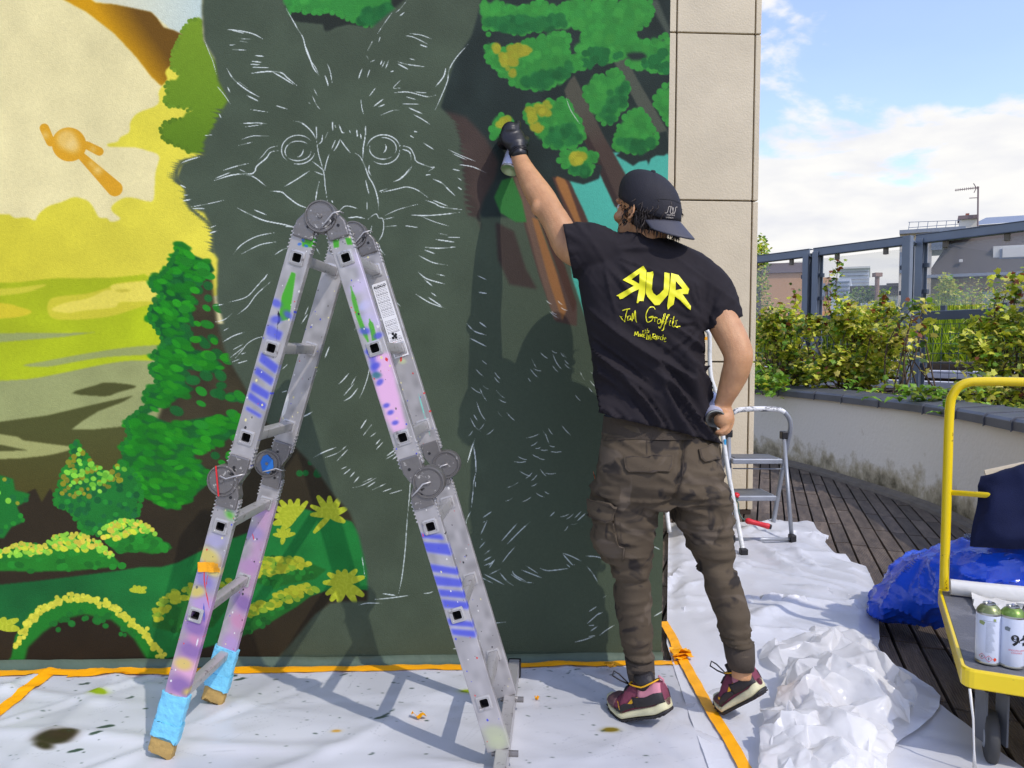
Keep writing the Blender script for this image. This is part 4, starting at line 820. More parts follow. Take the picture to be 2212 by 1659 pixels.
def cdt(outline, n, extra=None, seed=0, step=0.03):
    O = np.array(outline, float); B = []
    for i in range(len(O)):
        a, b = O[i], O[(i + 1) % len(O)]; k = max(1, int(np.hypot(*(b - a)) / step))
        for j in range(k): B.append(a + (b - a) * j / k)
    B = np.array(B); r = np.random.default_rng(seed); lo, hi = B.min(0), B.max(0)
    S = r.uniform(lo, hi, (int(n * 1.8), 2))
    ins = np.zeros(len(S), bool)
    for i in range(len(O)):
        a, b = O[i], O[i - 1]
        c = ((a[1] > S[:, 1]) != (b[1] > S[:, 1])); c &= S[:, 0] < (b[0] - a[0]) * (S[:, 1] - a[1]) / (b[1] - a[1] + 1e-12) + a[0]
        ins ^= c
    S = S[ins][:n]
    if extra is not None: S = np.concatenate([S, extra])
    co = [Vector(p) for p in B] + [Vector(p) for p in S]
    v, e, f, *_ = delaunay_2d_cdt(co, [], [list(range(len(B)))], 1, 1e-6)
    return np.array([tuple(p) for p in v]), [tuple(x) for x in f], B
# heavier drop sheet round the corner of the wall
M_sheet2 = plastic('drop_sheet_plastic', rgb(232, 233, 236), 0.28, 0.25)
outB = [(1444, 1140), (1560, 1136), (1690, 1134), (1757, 1137), (1764, 1152), (1790, 1172), (1782, 1182), (1800, 1200), (1838, 1222), (1870, 1232), (1884, 1262), (1893, 1288), (1897, 1340), (1900, 1395), (1893, 1425), (1935, 1460), (1975, 1475), (2015, 1500), (2031, 1520), (2028, 1545), (2000, 1580), (1950, 1612), (1915, 1640), (1880, 1700), (1840, 1800), (1600, 1800), (1560, 1760), (1520, 1640), (1490, 1560), (1455, 1450), (1440, 1400)]
OB = [(G(*p).x, G(*p).y) for p in outB]
OB = [(x, y) for x, y in OB]
v2, f2, bB = cdt(OB, 9000, seed=3, step=0.02)
def hB(x, y, edge=True):
    x = np.asarray(x, float); y = np.asarray(y, float); P = np.stack([x, y, 0 * x], 1)
    h = 0.025 + 0.03 * np.clip(vnoise(P, 1.7, 2, 5) + 0.2, 0, 1) + 0.012 * (1 - np.abs(vnoise(P * [1, 0.5, 1], 3.2, 2, 8))) ** 4
    P2 = np.stack([x * 0.8 + y * 0.6, -x * 0.6 + y * 0.8, 0 * x], 1)
    h = h + 0.016 * (1 - np.abs(vnoise(P2 * [0.45, 1.5, 1], 2.4, 1, 21))) ** 6 + 0.010 * (1 - np.abs(vnoise(P2 * [1.6, 0.4, 1], 3.0, 1, 33))) ** 6
    return h
zB = hB(v2[:, 0], v2[:, 1]); 
bd_ = np.min(np.hypot(v2[:, None, 0] - bB[None, :, 0], v2[:, None, 1] - bB[None, :, 1]), axis=1)
zB = 0.014 + (zB - 0.014) * np.clip(bd_ / 0.08, 0.25, 1) + 0.004 * np.exp(-bd_ / 0.01)
zB = np.where((v2[:, 1] < 0.5) & (v2[:, 0] < 1.15), 0.018 + (zB - 0.018) * np.clip((v2[:, 0] - 0.90) / 0.25, 0.12, 1), zB)
zB += 0.05 * np.where((v2[:, 1] < 0.5), np.clip((v2[:, 0] - 0.95) / 0.2, 0, 1), 1) * np.clip(creases(v2[:, 0], v2[:, 1], 12, 60, 0.8, 0.015, 0.07, 0.7), 0, 0.9)
# sheet dips under the shoes and the flat sheet's edge
P_ = [(x, y, z) for (x, y), z in zip(v2, zB)]
mb = MB(); mb.add(P_, f2); ds = mb.build('drop_sheet', M_sheet2, recalc=True); shade(ds, 50)
tag(ds, 'large rumpled white plastic drop sheet spreading over the deck behind the painter', 'plastic sheet'); ds['kind'] = 'thing'
def zsheet(x, y):
    i = np.argmin((v2[:, 0] - x) ** 2 + (v2[:, 1] - y) ** 2); return float(zB[i])
# crumpled heap of thinner plastic
M_sheet3 = plastic('crumpled_plastic', rgb(248, 247, 245), 0.25, 0.55)
def heap(name, outline, peaks, n, seed, amp, label, base=0.03, m=None, fine=0.020):
    O = [(G(*p).x, G(*p).y) for p in outline]
    r = np.random.default_rng(seed)
    v, f, b = cdt(O, n, seed=seed, step=0.05)
    pk = [(G(px, py).x, G(px, py).y, h, w) for px, py, h, w in peaks]
    def H(v):
        h = np.zeros(len(v))
        for x, y, hh, w in pk:
            dx_, dy_ = v[:, 0] - x, v[:, 1] - y; a = np.arctan2(dy_, dx_); d = np.hypot(dx_, dy_)
            rid = 0.72 + 0.28 * np.cos(a * r.integers(3, 6) + r.uniform(0, 6)) + 0.12 * np.cos(a * 9 + r.uniform(0, 6))
            h = np.maximum(h, hh * np.clip(1 - d / (w * rid), 0, 1) ** 0.9)
        return h
    bdist = np.min(np.hypot(v[:, None, 0] - b[None, :, 0], v[:, None, 1] - b[None, :, 1]), axis=1)
    q = np.clip(bdist / 0.07, 0.1, 1)
    z = base + H(v) + q * amp * np.abs(r.normal(0, 1, len(v)))
    P3 = np.stack([v[:, 0], v[:, 1], z], 1)
    P3[:, :2] += (r.normal(0, 1, (len(v), 2)) * 0.012) * q[:, None]
    P3[:, 2] = np.maximum(P3[:, 2], 0.02 + 0.0)
    me = MB(); me.add(P3, f); o = me.build(name, m or M_sheet3, recalc=True)
    s = o.modifiers.new('s', 'SUBSURF'); s.subdivision_type = 'SIMPLE'; s.levels = 3; s.render_levels = 3
    dg = bpy.context.evaluated_depsgraph_get(); ev = o.evaluated_get(dg); m2 = bpy.data.meshes.new_from_object(ev); o.modifiers.clear(); o.data = m2
    c = np.zeros(len(m2.vertices) * 3); m2.vertices.foreach_get('co', c); c = c.reshape(-1, 3)
    for k, (s1, a1) in enumerate(((5, fine), (13, fine * 0.5), (30, fine * 0.18))):
        d = np.stack([(1 - np.abs(vnoise(c, s1, 1, seed + 3 + k * 5 + j))) ** 3 - 0.4 for j in range(3)], 1); c += d * a1
    c[:, 2] = np.maximum(c[:, 2], 0.014)
    m2.vertices.foreach_set('co', c.ravel()); m2.update(); shade(o, 45)
    tag(o, label, 'plastic sheet'); o['kind'] = 'thing'
    return o
hp = heap('crumpled_sheet', [(1640, 1440), (1668, 1410), (1740, 1375), (1850, 1378), (1890, 1400), (1905, 1450), (1960, 1490), (1985, 1540), (1960, 1590), (1890, 1650), (1850, 1760), (1620, 1760), (1640, 1640), (1670, 1560), (1700, 1500)],
     [(1800, 1530, 0.17, 0.28), (1745, 1560, 0.11, 0.2), (1860, 1480, 0.13, 0.22), (1900, 1570, 0.11, 0.2), (1760, 1640, 0.10, 0.22), (1690, 1450, 0.07, 0.2), (1830, 1660, 0.12, 0.25), (1800, 1440, 0.10, 0.2)], 230, 8, 0.024,
     'crumpled heap of thin white plastic lying on the drop sheet at the lower right')

heap('crumpled_sheet', [(1655, 1560), (1700, 1550), (1800, 1590), (1900, 1600), (1930, 1640), (1900, 1760), (1640, 1780), (1630, 1650)], [(1720, 1640, 0.07, 0.25), (1800, 1700, 0.08, 0.3), (1860, 1650, 0.07, 0.22)], 90, 18, 0.018,
     'lower tail of thin white plastic spreading to the bottom edge below the crumpled heap', base=0.035)
# ------------------------------------------------------------------ orange masking tape
M_tape = mat('orange_tape', rgb(252, 172, 6), 0.5, var=0.06, vscale=14, bump=0.25, bscale=50)
def ribbon(name, path, w, lift=0.003, jag=0.003, hf=None, seed=0, m=None, parent=None, n=60):
    P = np.array(catmull(path, max(2, n // max(1, len(path) - 1)), False)); tn = np.gradient(P, axis=0); tn /= np.linalg.norm(tn, axis=1)[:, None] + 1e-9
    nn = np.stack([-tn[:, 1], tn[:, 0]], 1); rows = []
    for t in np.linspace(-1, 1, 5):
        jj = jag * (vnoise(np.stack([P[:, 0] * 30, P[:, 1] * 30, np.full(len(P), t * 3 + seed)], 1), 1, 2, 4) if abs(t) == 1 else 0)
        q = P + nn * (t * w / 2 + jj)[:, None] if hasattr(jj, '__len__') else P + nn * (t * w / 2)
        h = hf(q[:, 0], q[:, 1]) if hf else np.full(len(q), 0.02)
        h = np.maximum(h, np.convolve(np.pad(h, 4, mode='edge'), np.ones(9) / 9, 'valid'))
        rows.append(np.stack([q[:, 0], q[:, 1], h + lift + 0.001 * np.sin(np.arange(len(q)) * 0.7 + t)], 1))
    b = MB(); b.grid(np.array(rows)); return b.build(name, m or M_tape, parent, smooth=True)
def surf(x, y):
    Xs = np.clip((np.asarray(x) - FX0) / (FX1 - FX0) * (nx - 1), 0, nx - 1.001); Ys = np.clip((np.asarray(y) - FY0) / (FY1 - FY0) * (ny - 1), 0, ny - 1.001)
    i, j = Xs.astype(int), Ys.astype(int); return np.maximum(np.maximum(Zs[i, j], Zs[i + 1, j]), np.maximum(Zs[i, j + 1], Zs[i + 1, j + 1]))
def gp(l): return [(G(*p).x, G(*p).y) for p in l]
wt = thing('wall_tape', 'strip of orange masking tape running along the foot of the mural', 'tape', (-0.6, -0.06, 0.02))
ribbon('tape_strip', [(-3.8, -0.066), (-2.5, -0.068), (-1.6, -0.062), (-1.2, -0.064)], 0.056, 0.002, 0.004, surf, 1, parent=wt, n=90)
ribbon('tape_strip', [(-1.45, -0.074), (-0.9, -0.066), (-0.3, -0.06), (0.05, -0.064)], 0.058, 0.003, 0.004, surf, 2, parent=wt, n=120)
ribbon('tape_strip', [(-0.05, -0.06), (0.3, -0.056), (0.6, -0.05), (0.79, -0.052)], 0.052, 0.004, 0.003, surf, 3, parent=wt, n=90)
def hAll(x, y):
    a = surf(x, y); return np.array([max(p, zsheet(xx, yy) + 0.004) for p, xx, yy in zip(a, x, y)])
t1 = ribbon('floor_tape', gp([(1432, 1355), (1450, 1385), (1468, 1425), (1500, 1487), (1540, 1560), (1580, 1625), (1640, 1740)]), 0.038, 0.003, 0.0015, hAll, 4, n=130)
tag(t1, 'orange tape line from the wall corner towards the camera between the shoes', 'tape'); t1['kind'] = 'thing'
t2 = ribbon('floor_tape', gp([(118, 1456), (60, 1500), (0, 1547), (-80, 1610)]), 0.046, 0.003, 0.003, surf, 5, n=60)
tag(t2, 'orange tape line cutting across the sheet at the far left', 'tape'); t2['kind'] = 'thing'
c0 = G(1472, 1434)
b = MB(); r_ = np.random.default_rng(5)
for k in range(3):
    Pg = np.array([[[c0.x + 0.034 * (i - 2) / 2 + r_.normal(0, .006), c0.y + 0.030 * (j - 2) / 2 + r_.normal(0, .006) + .012 * k, 0.026 + 0.006 * k + abs(r_.normal(0, .008))] for j in range(5)] for i in range(5)])
    b.grid(Pg)
o = b.build('tape_scrap', M_tape); shade(o, 30); tag(o, 'wrinkled wad of orange tape at the lower corner of the painted wall', 'tape'); o['kind'] = 'thing'
def scrap(px, py, w, l, a, label, roll=False, z=0.0, m=None):
    c = G(px, py, z); b = MB()
    if roll:
        b.tube([(c.x + .013 * math.cos(t), c.y + 0.013 * math.sin(t), 0.035 + 0.002 * t) for t in np.linspace(0, 5.6, 16)], 0.012, 4, flat=0.1)
    else:
        ca, sa = math.cos(a), math.sin(a); P = []
        for i in range(7):
            for_ = []
            for j in range(3):
                u, v = l * (i / 6 - .5), w * (j / 2 - .5) * (1 - 0.3 * abs(i - 3) / 3); for_.append((c.x + u * ca - v * sa, c.y + u * sa + v * ca, z + 0.024 + 0.008 * math.sin(i * 1.4 + j) + 0.004 * random.random()))
            P.append(for_)
        b.grid(np.array(P))
    o = b.build('tape_scrap', m or M_tape, smooth=True); tag(o, label, 'tape'); o['kind'] = 'thing'; return o
scrap(905, 1562, 0.02, 0.05, -0.3, 'small torn piece of orange tape on the sheet inside the ladder shadow')
scrap(1318, 1461, 0.02, 0.03, 0, 'little ring of yellow tape standing on the sheet left of the shoe laces', True)
scrap(1160, 1524, 0.010, 0.016, 0.4, 'tiny scrap of tape between the ladder and the left shoe')
scrap(1712, 1525, 0.05, 0.13, 0.9, 'orange tape piece showing through beside the crumpled plastic', z=0.035)
# ------------------------------------------------------------------ folding multi-section ladder, set up as an A frame
FLp, RLp = G(340, 1645), G(455, 1527)
dv = (RLp - FLp); dv.z = 0; LW = 0.335; dv.normalize(); du = Vector((dv.y, -dv.x, 0))
def LP(px, py, off=0.0):     # picture point -> point on the ladder's front plane (off: metres behind it)
    r = ray(px, py); p0 = FLp + dv * off; t = (p0 - CAM).dot(dv) / r.dot(dv); return CAM + r * t
def l2(p): q = p - FLp; return np.array([q.dot(du), q.z])
def p3(a, z, off): return FLp + du * a + Vector((0, 0, z)) + dv * off
ladder = thing('folding_ladder', 'paint covered aluminium folding ladder standing open as an A in front of the mural', 'ladder', (FLp.x + 0.5, FLp.y + 0.15, 0))
ALU = (176, 172, 170)
M_alu = mat('worn_aluminium', rgb(184, 181, 178), 0.42, 0.5, col2=rgb(130, 124, 122), c2lo=0.58, c2hi=0.68, vscale=45, bump=0.06, bscale=200)
M_hinge = mat('hinge_steel', rgb(126, 122, 119), 0.38, 0.6, col2=rgb(205, 200, 192), c2lo=0.62, c2hi=0.66, vscale=70, bump=0.15, bscale=60)
M_hole = mat('rung_inside_shade', rgb(22, 20, 20), 0.9)  # near-black colour stands in for the shade inside the tubes
M_black = mat('black_plastic', rgb(26, 25, 26), 0.5)
def section(p, q):           # unit axis and length between two profile points
    a = np.array(q) - np.array(p); l = np.hypot(*a); return a / l, l
WD = 0.066; TH_ = 0.024
secs = {}
def fit(h1, h3, t0, t1):
    a, b = l2(LP(*h1)), l2(LP(*h3)); d, l = section(a, b); return a - d * t0, b + d * t1
secs['ul'] = fit((645, 558), (536, 944), 0.085, 0.085)
secs['ll'] = fit((481, 1135), (379, 1511), 0.085, 0.165)
secs['ur'] = fit((750, 558), (812 + 60, 944), 0.085, 0.085)
secs['lr'] = fit((932, 1135), (1047, 1514), 0.085, 0.14)
rung_px = {'ul': [(645, 558), (590, 752), (536, 944)], 'll': [(481, 1135), (427, 1325), (379, 1511)], 'ur': [(750, 558), (812, 752), (872, 944)], 'lr': [(932, 1135), (989, 1325), (1047, 1514)]}
def stringer(key, side):
    p, q = secs[key]; d, l = section(p, q); n = np.array([-d[1], d[0]]); off = 0.0 if side == 'f' else LW
    k = 900; w, h = int(WD * k) + 8, int(l * k)
    def fn(pts):
        o = []
        for a in pts:
            s = l2(LP(a[0], a[1], off)) - p; o.append((s @ n * k + w / 2, s @ d * k))
        return np.array(o)
    canvas(w, h, ALU, fn, k * (2.27 if side == 'f' else 2.55) / 1660)
    global IMG
    BL_, PU, PK, GN, RD, LV, YE = (70, 78, 190), (120, 90, 150), (214, 160, 190), (64, 160, 30), (210, 40, 40), (170, 140, 190), (206, 186, 80)
    def blot(l, soft=9):
        for x, y, r, c in l: dab(x, y, r, c, max(soft, r * .9) if soft > 2 else soft, 0.7, prs.uniform(-.6, .6), 1.5)
    def specks(n):
        for _ in range(n):
            u, v = prs.uniform(0, w), prs.uniform(0, h); c = [(235, 232, 225), (60, 60, 62), RD, BL_, (225, 215, 150), (120, 116, 112)][prs.integers(6)]
            q_ = abs(prs.normal(0, 1.0)) + 0.6; yy, xx = np.ogrid[max(0, int(v - 4)):min(h, int(v + 5)), max(0, int(u - 4)):min(w, int(u + 5))]
            IMG[max(0, int(v - 4)):min(h, int(v + 5)), max(0, int(u - 4)):min(w, int(u + 5))][np.hypot(xx - u, (yy - v) * 0.7) < q_] = c
    IMG *= (0.9 + 0.2 * smoothn(h, w, 26, 3 if side == 'f' else 9))[..., None]
    if side == 'f':
        if key == 'ul':
            fill([(655, 520), (690, 512), (684, 536), (656, 534)], GN, 1.2); blot([(658, 520, 3, (40, 100, 190)), (650, 528, 3, (40, 100, 190)), (664, 532, 3, (40, 100, 190))], 1)
            fill([(633, 588), (642, 592), (628, 690), (605, 695), (612, 640)], GN, 1.6)
            line([(604, 672), (606, 690), (602, 702)], 5, (20, 20, 24)); line([(603, 700), (600, 735)], 1.5, (40, 46, 30))
            blot([(600, 655, 9, BL_), (625, 680, 8, BL_), (600, 690, 9, BL_), (590, 712, 8, BL_)], 9)
            for q_ in ([(583, 704), (615, 718), (608, 737), (578, 722)], [(568, 760), (606, 790), (599, 808), (562, 780)], [(558, 791), (596, 818), (590, 834), (552, 806)], [(549, 824), (587, 848), (582, 864), (544, 842)], [(542, 845), (580, 872), (575, 886), (538, 860)], [(536, 876), (570, 896), (566, 903), (534, 884)]): fill(q_, BL_, 3.5, op=0.88)
            fill([(588, 690), (600, 700), (596, 745), (576, 740)], (120, 125, 196), 7, op=0.6)
        if key == 'll':
            fill([(440, 1280), (500, 1290), (420, 1560), (340, 1540)], (186, 130, 168), 16, op=0.75); fill([(470, 1190), (520, 1200), (500, 1290), (430, 1280)], (170, 160, 176), 12, op=0.7)
            blot([(470, 1165, 16, (160, 155, 190)), (455, 1200, 18, YE), (445, 1250, 18, (120, 110, 170)), (440, 1300, 18, LV), (425, 1350, 20, PU), (430, 1275, 12, YE), (418, 1400, 20, PU), (408, 1440, 20, PK), (395, 1480, 22, PU), (400, 1430, 14, YE), (385, 1510, 18, PK), (410, 1490, 8, YE), (500, 1110, 8, GN), (430, 1330, 14, (110, 80, 150)), (465, 1230, 12, YE), (425, 1380, 10, (190, 130, 160))], 12)
            for l_ in ([(447, 1205), (445, 1250), (452, 1290), (456, 1310)], [(452, 1240), (449, 1262)]): line(l_, 2.4, RD)
            line([(444, 1300), (445, 1340)], 2.6, (30, 70, 170)); line([(432, 1375), (428, 1392)], 3, (235, 235, 235))
        if key == 'ur':
            blot([(765, 560, 16, (200, 190, 205)), (775, 620, 14, (200, 185, 215)), (800, 690, 14, (170, 165, 200)), (820, 800, 15, PK), (830, 830, 15, PK), (840, 860, 14, PK), (848, 895, 13, PK), (858, 915, 12, (200, 170, 195)), (812, 770, 10, PK), (790, 660, 10, (170, 175, 215))], 9)
            fill([(772, 560), (800, 556), (826, 700), (806, 740), (790, 690)], (206, 194, 216), 7, op=0.7); fill([(806, 764), (842, 762), (880, 925), (852, 935), (818, 850)], (220, 172, 204), 5); fill([(796, 745), (812, 760), (820, 820), (803, 800)], BL_, 5, op=0.7)
            line([(760, 620), (775, 680), (790, 720), (800, 745)], 9, GN, soft=4, dash=-1); line([(800, 690), (808, 720), (812, 745)], 10, GN, soft=3, dash=-1); fill([(722, 520), (735, 518), (735, 535), (724, 537)], GN, 1.5); fill([(748, 515), (760, 515), (764, 530), (752, 530)], GN, 1.5)
            blot([(790, 715, 8, BL_), (818, 725, 7, BL_), (800, 760, 7, BL_), (813, 790, 7, BL_), (815, 810, 7, (40, 110, 110)), (822, 825, 6, BL_), (836, 875, 5, BL_), (845, 890, 5, BL_), (855, 912, 5, BL_)], 5)
            line([(835, 772), (838, 780)], 6, RD)
        if key == 'lr':
            for q_ in ([(906, 1150), (955, 1152), (962, 1164), (912, 1160)], [(912, 1168), (970, 1172), (978, 1198), (922, 1190)], [(928, 1215), (990, 1225), (994, 1240), (934, 1232)], [(936, 1240), (996, 1248), (1004, 1266), (944, 1262)], [(946, 1269), (1006, 1275), (1010, 1290), (952, 1285)], [(954, 1291), (1014, 1298), (1018, 1313), (960, 1310)], [(966, 1332), (1022, 1340), (1028, 1352), (972, 1348)], [(974, 1354), (1028, 1359), (1030, 1374), (978, 1368)]): fill(q_, BL_, 3.5, op=0.9)
            blot([(1070, 1580, 18, (180, 186, 150)), (1075, 1600, 16, (180, 186, 150))], 12)
    else:
        if key == 'll': fill([(570, 1080), (600, 1090), (500, 1450), (470, 1440), (530, 1250)], (184, 140, 176), 12, op=0.8); blot([(560, 1100, 14, LV), (550, 1150, 16, (150, 135, 180)), (540, 1220, 18, (170, 130, 170)), (530, 1300, 18, PU), (520, 1340, 16, (190, 130, 160)), (505, 1390, 18, LV), (495, 1420, 14, PK)], 12); line([(548, 1150), (552, 1165)], 2, RD)
        if key == 'ul': line([(625, 850), (618, 880), (612, 900)], 8, (230, 228, 222)); line([(608, 880), (604, 930)], 3, RD); fill([(700, 510), (722, 500), (715, 545), (700, 540)], (225, 222, 215), 1.5)
        if key == 'ur': blot([(870, 780, 6, (190, 200, 150))], 6); line([(868, 768), (867, 782)], 4, RD); line([(905, 850), (930, 940)], 3, (120, 200, 180))
    specks(40)
    im_ = to_image('ladder_paint_' + key + side, 1.0, 0.9)
    base = np.abs(IMG - np.array(ALU) * (IMG.mean(-1, keepdims=True) / 172.0)).max(-1)
    mm = np.ones((h, w, 4), np.float32); mm[..., :3] = np.clip(1 - base / 25, 0, 1)[..., None] * 0.5
    im2 = bpy.data.images.new('ladder_metal_' + key + side, w, h, is_data=True, float_buffer=True); im2.colorspace_settings.name = 'Non-Color'; im2.pixels.foreach_set(mm.ravel()); im2.update(); im2.pack()
    M = img_mat('painted_aluminium', im_, 0.42, metal_img=im2, bump=0.05, bscale=300)
    m = MB(); o0 = off - TH_ / 2
    # hollow rail with real square openings for the rungs
    hs = 0.0145; cuts = []
    for pt in rung_px[key]:
        cuts.append(float((l2(LP(*pt)) - p) @ d))
    sl = [0.0]
    for c_ in cuts: sl += [c_ - hs, c_ + hs]
    sl += [l]; al = [-WD / 2, -hs, hs, WD / 2]
    idx = {}
    def vid(i, j, k_):
        q_ = (i, j, k_)
        if q_ not in idx:
            a = p + d * sl[i] + n * al[j]; idx[q_] = len(m.v); m.v.append(tuple(p3(a[0], a[1], o0 + k_ * TH_)))
        return idx[q_]
    cell = lambda i, j: 0 <= i < len(sl) - 1 and 0 <= j < 3 and not (j == 1 and i % 2 == 1)
    def face(*f): m.f.append(f); m.mi.append(0)
    for i in range(len(sl) - 1):
        for j in range(3):
            if not cell(i, j): continue
            face(vid(i, j, 0), vid(i + 1, j, 0), vid(i + 1, j + 1, 0), vid(i, j + 1, 0)); face(vid(i, j, 1), vid(i, j + 1, 1), vid(i + 1, j + 1, 1), vid(i + 1, j, 1))
            if not cell(i - 1, j): face(vid(i, j, 0), vid(i, j + 1, 0), vid(i, j + 1, 1), vid(i, j, 1))
            if not cell(i + 1, j): face(vid(i + 1, j, 0), vid(i + 1, j, 1), vid(i + 1, j + 1, 1), vid(i + 1, j + 1, 0))
            if not cell(i, j - 1): face(vid(i, j, 0), vid(i, j, 1), vid(i + 1, j, 1), vid(i + 1, j, 0))
            if not cell(i, j + 1): face(vid(i, j + 1, 0), vid(i + 1, j + 1, 0), vid(i + 1, j + 1, 1), vid(i, j + 1, 1))
    ob = m.build('stringer', M, ladder, recalc=True, bevel=0.0025)
    def uvf(v):
        r = v - np.array(FLp); a = r @ np.array(du) - p[0]; z = r[:, 2] - p[1]
        return np.stack([((a * n[0] + z * n[1]) * k + w / 2) / w, ((a * d[0] + z * d[1]) * k) / h], 1)
    set_uv(ob, uvf)
    # crimp notches along both ends
    nt_ = MB()
    for s0, s1 in ((0.0, 0.07), (l - 0.07, l)):
        if (key in ('ll', 'lr')) and s0 > 0: continue
        for s in np.arange(s0 + 0.008, s1, 0.011):
            for c in (-WD / 2, WD / 2):
                a = p + d * s + n * c; nt_.box(p3(a[0], a[1], off - 0.004), (0.005, 0.020, 0.004), Matrix(((du.x, dv.x, 0), (du.y, dv.y, 0), (0, 0, 1))))
    o_c = nt_.build('crimp', M_alu, ob, bevel=0.0008, kind='stuff')
for k_ in ('ul', 'll', 'ur', 'lr'):
    stringer(k_, 'f'); stringer(k_, 'b')
def orient(d):   # 3x3: columns = across, depth, along
    n = np.array([-d[1], d[0]]); A = du * n[0] + Vector((0, 0, n[1])); B = dv; Cc = du * d[0] + Vector((0, 0, d[1]))
    return Matrix(((A.x, B.x, Cc.x), (A.y, B.y, Cc.y), (A.z, B.z, Cc.z)))
# rungs: square tubes, open at both ends, with a pressed collar
for k_, l_ in rung_px.items():
    p, q = secs[k_]; d, ln = section(p, q); R = orient(d)
    for pt in l_:
        a = l2(LP(*pt)); b = MB(); s, y0, y1 = 0.0145, -TH_ / 2 - 0.004, LW + TH_ / 2 + 0.004
        def ring(r, y, rd=0.004):
            out_ = []
            for qx, qz in ((1, 1), (-1, 1), (-1, -1), (1, -1)):
                for j in range(3):
                    t = (math.atan2(qz, qx)) - PI / 4 + j * PI / 4
                    out_.append(p3(a[0], a[1], 0) + R @ Vector((qx * (r - rd) + rd * math.cos(t), y, qz * (r - rd) + rd * math.sin(t))))
            return out_
        b.loft([ring(s - 0.0025, LW * 0.5), ring(s - 0.0025, y0), ring(s, y0), ring(s, y1), ring(s - 0.0025, y1), ring(s - 0.0025, LW * 0.5 + 0.01)], cap=True)
        for y_, sg in ((-TH_ / 2, -1), (-TH_ / 2 + TH_, 1), (LW - TH_ / 2, -1)):
            b.loft([ring(s, y_ - sg * 0.001), ring(s + 0.0065, y_ - sg * 0.001), ring(s + 0.006, y_ + sg * 0.003), ring(s + 0.001, y_ + sg * 0.0045), ring(s, y_ + sg * 0.003)], cap=False)
        r_ob = b.build('rung', M_alu, ladder, recalc=False); shade(r_ob, 40)
        li_ = MB(); li_.loft([ring(s - 0.0027, y0 + 0.03), ring(s - 0.0027, y0 + 0.003)], cap=False); li_.add(ring(s - 0.0026, y0 + 0.026), [tuple(range(12))]); li_.build('rung_shade', M_hole, r_ob)  # added dark lining and plate, painting the unlit depth of the rung mouth
# hinges
def hinge(center, da, db, off, red=False, blue=False, outer=1):
    """round locking hinge with two arms reaching into the stringers"""
    c = np.array(center); R0 = Matrix(((du.x, dv.x, 0), (du.y, dv.y, 0), (0, 0, 1)))
    b = MB(); cc = p3(c[0], c[1], off - 0.022)
    prof = [(0.0, -0.002), (0.034, -0.002), (0.0355, 0.001), (0.0385, 0.001), (0.040, -0.002), (0.0425, -0.002), (0.0445, 0.001), (0.0445, 0.040), (0.0, 0.040)]
    b.lathe(cc, prof, 32, axis=dv); b.lathe(cc, [(0.0, -0.006), (0.005, -0.006), (0.007, -0.002)], 12, axis=dv)
    h = b.build('hinge', M_hinge, ladder); shade(h, 40)
    for base, d in (da, db):
        n = np.array([-d[1], d[0]]); e = np.array(base) + np.array(d) * 0.03; m = MB()
        for o0, th in ((off - 0.019, 0.036),):
            pts = [e + n * 0.029, e - n * 0.029]; st_ = np.array(base) - np.array(d) * 0.012
            pts += [st_ - n * 0.029]
            v = c - st_; sgn = np.sign(v @ n) or 1
            perp = np.array([-(c - e)[1], (c - e)[0]]); perp /= np.hypot(*perp)
            pts += [c - perp * 0.040 * (1 if (perp @ n) > 0 else -1), c + perp * 0.040 * (1 if (perp @ n) > 0 else -1), st_ + n * 0.029]
            poly = [p3(x[0], x[1], o0) for x in pts]; m.prism(poly, dv * th)
        a_ = m.build('hinge_arm', M_hinge, h, recalc=True, bevel=0.004)
        dot = MB(); x = np.array(base) - np.array(d) * 0.004; dot.cyl(p3(x[0] + n[0] * .008, x[1] + n[1] * .008, off - 0.0205), 0.0042, 0.003, 10, axis=dv); dot.build('rivet_hole', M_black, h)
    # wire latch and its slot
    base, d = db; n = np.array([-d[1], d[0]]); st_ = np.array(base) - np.array(d) * 0.02; m = MB()
    s_ = (c + st_) / 2 * 0.35 + st_ * 0.65
    m.tube([p3(*(s_ + n * 0.034 - d * 0.010), off - 0.005), p3(*(s_ + n * 0.031 - d * 0.012), off - 0.028), p3(*(s_ + n * 0.012 - d * 0.013), off - 0.03), p3(*(s_ - n * 0.008), off - 0.030), p3(*(s_ - n * 0.026 + d * 0.010), off - 0.029), p3(*(s_ - n * 0.033 + d * 0.012), off - 0.008)], 0.0022, 8)
    m.build('latch_wire', M_alu, h, smooth=True)
    m = MB(); m.box(p3(*(s_ + d * 0.008), off - 0.0205), (0.007, 0.003, 0.016), orient(d)); m.box(p3(*(s_ + d * 0.002 + n * 0.006), off - 0.022), (0.012, 0.004, 0.007), orient(d)); m.build('latch_slot', M_black, h)
    if red:
        m = MB(); m.box(p3(c[0] - 0.012, c[1], off - 0.0262), (0.004, 0.001, 0.085), orient(np.array([0.08, -1.0]))); m.build('red_stripe', mat('red_paint', rgb(210, 36, 40), 0.5), h)
    if blue:
        m = MB(); Pn = [(0.002, 0.03), (0.02, 0.012), (0.022, -0.012), (0.006, -0.032), (-0.014, -0.024), (-0.02, 0.004), (-0.012, 0.024)]
        m.prism([p3(c[0] + x, c[1] + z, off - 0.0275) for x, z in Pn], dv * 0.002); m.build('blue_patch', mat('blue_paint', rgb(30, 110, 190), 0.5), h)
    return h
def dirn(k, rev=False):
    p, q = secs[k]; d, _ = section(p, q); return (p, d) if not rev else (q, -d)
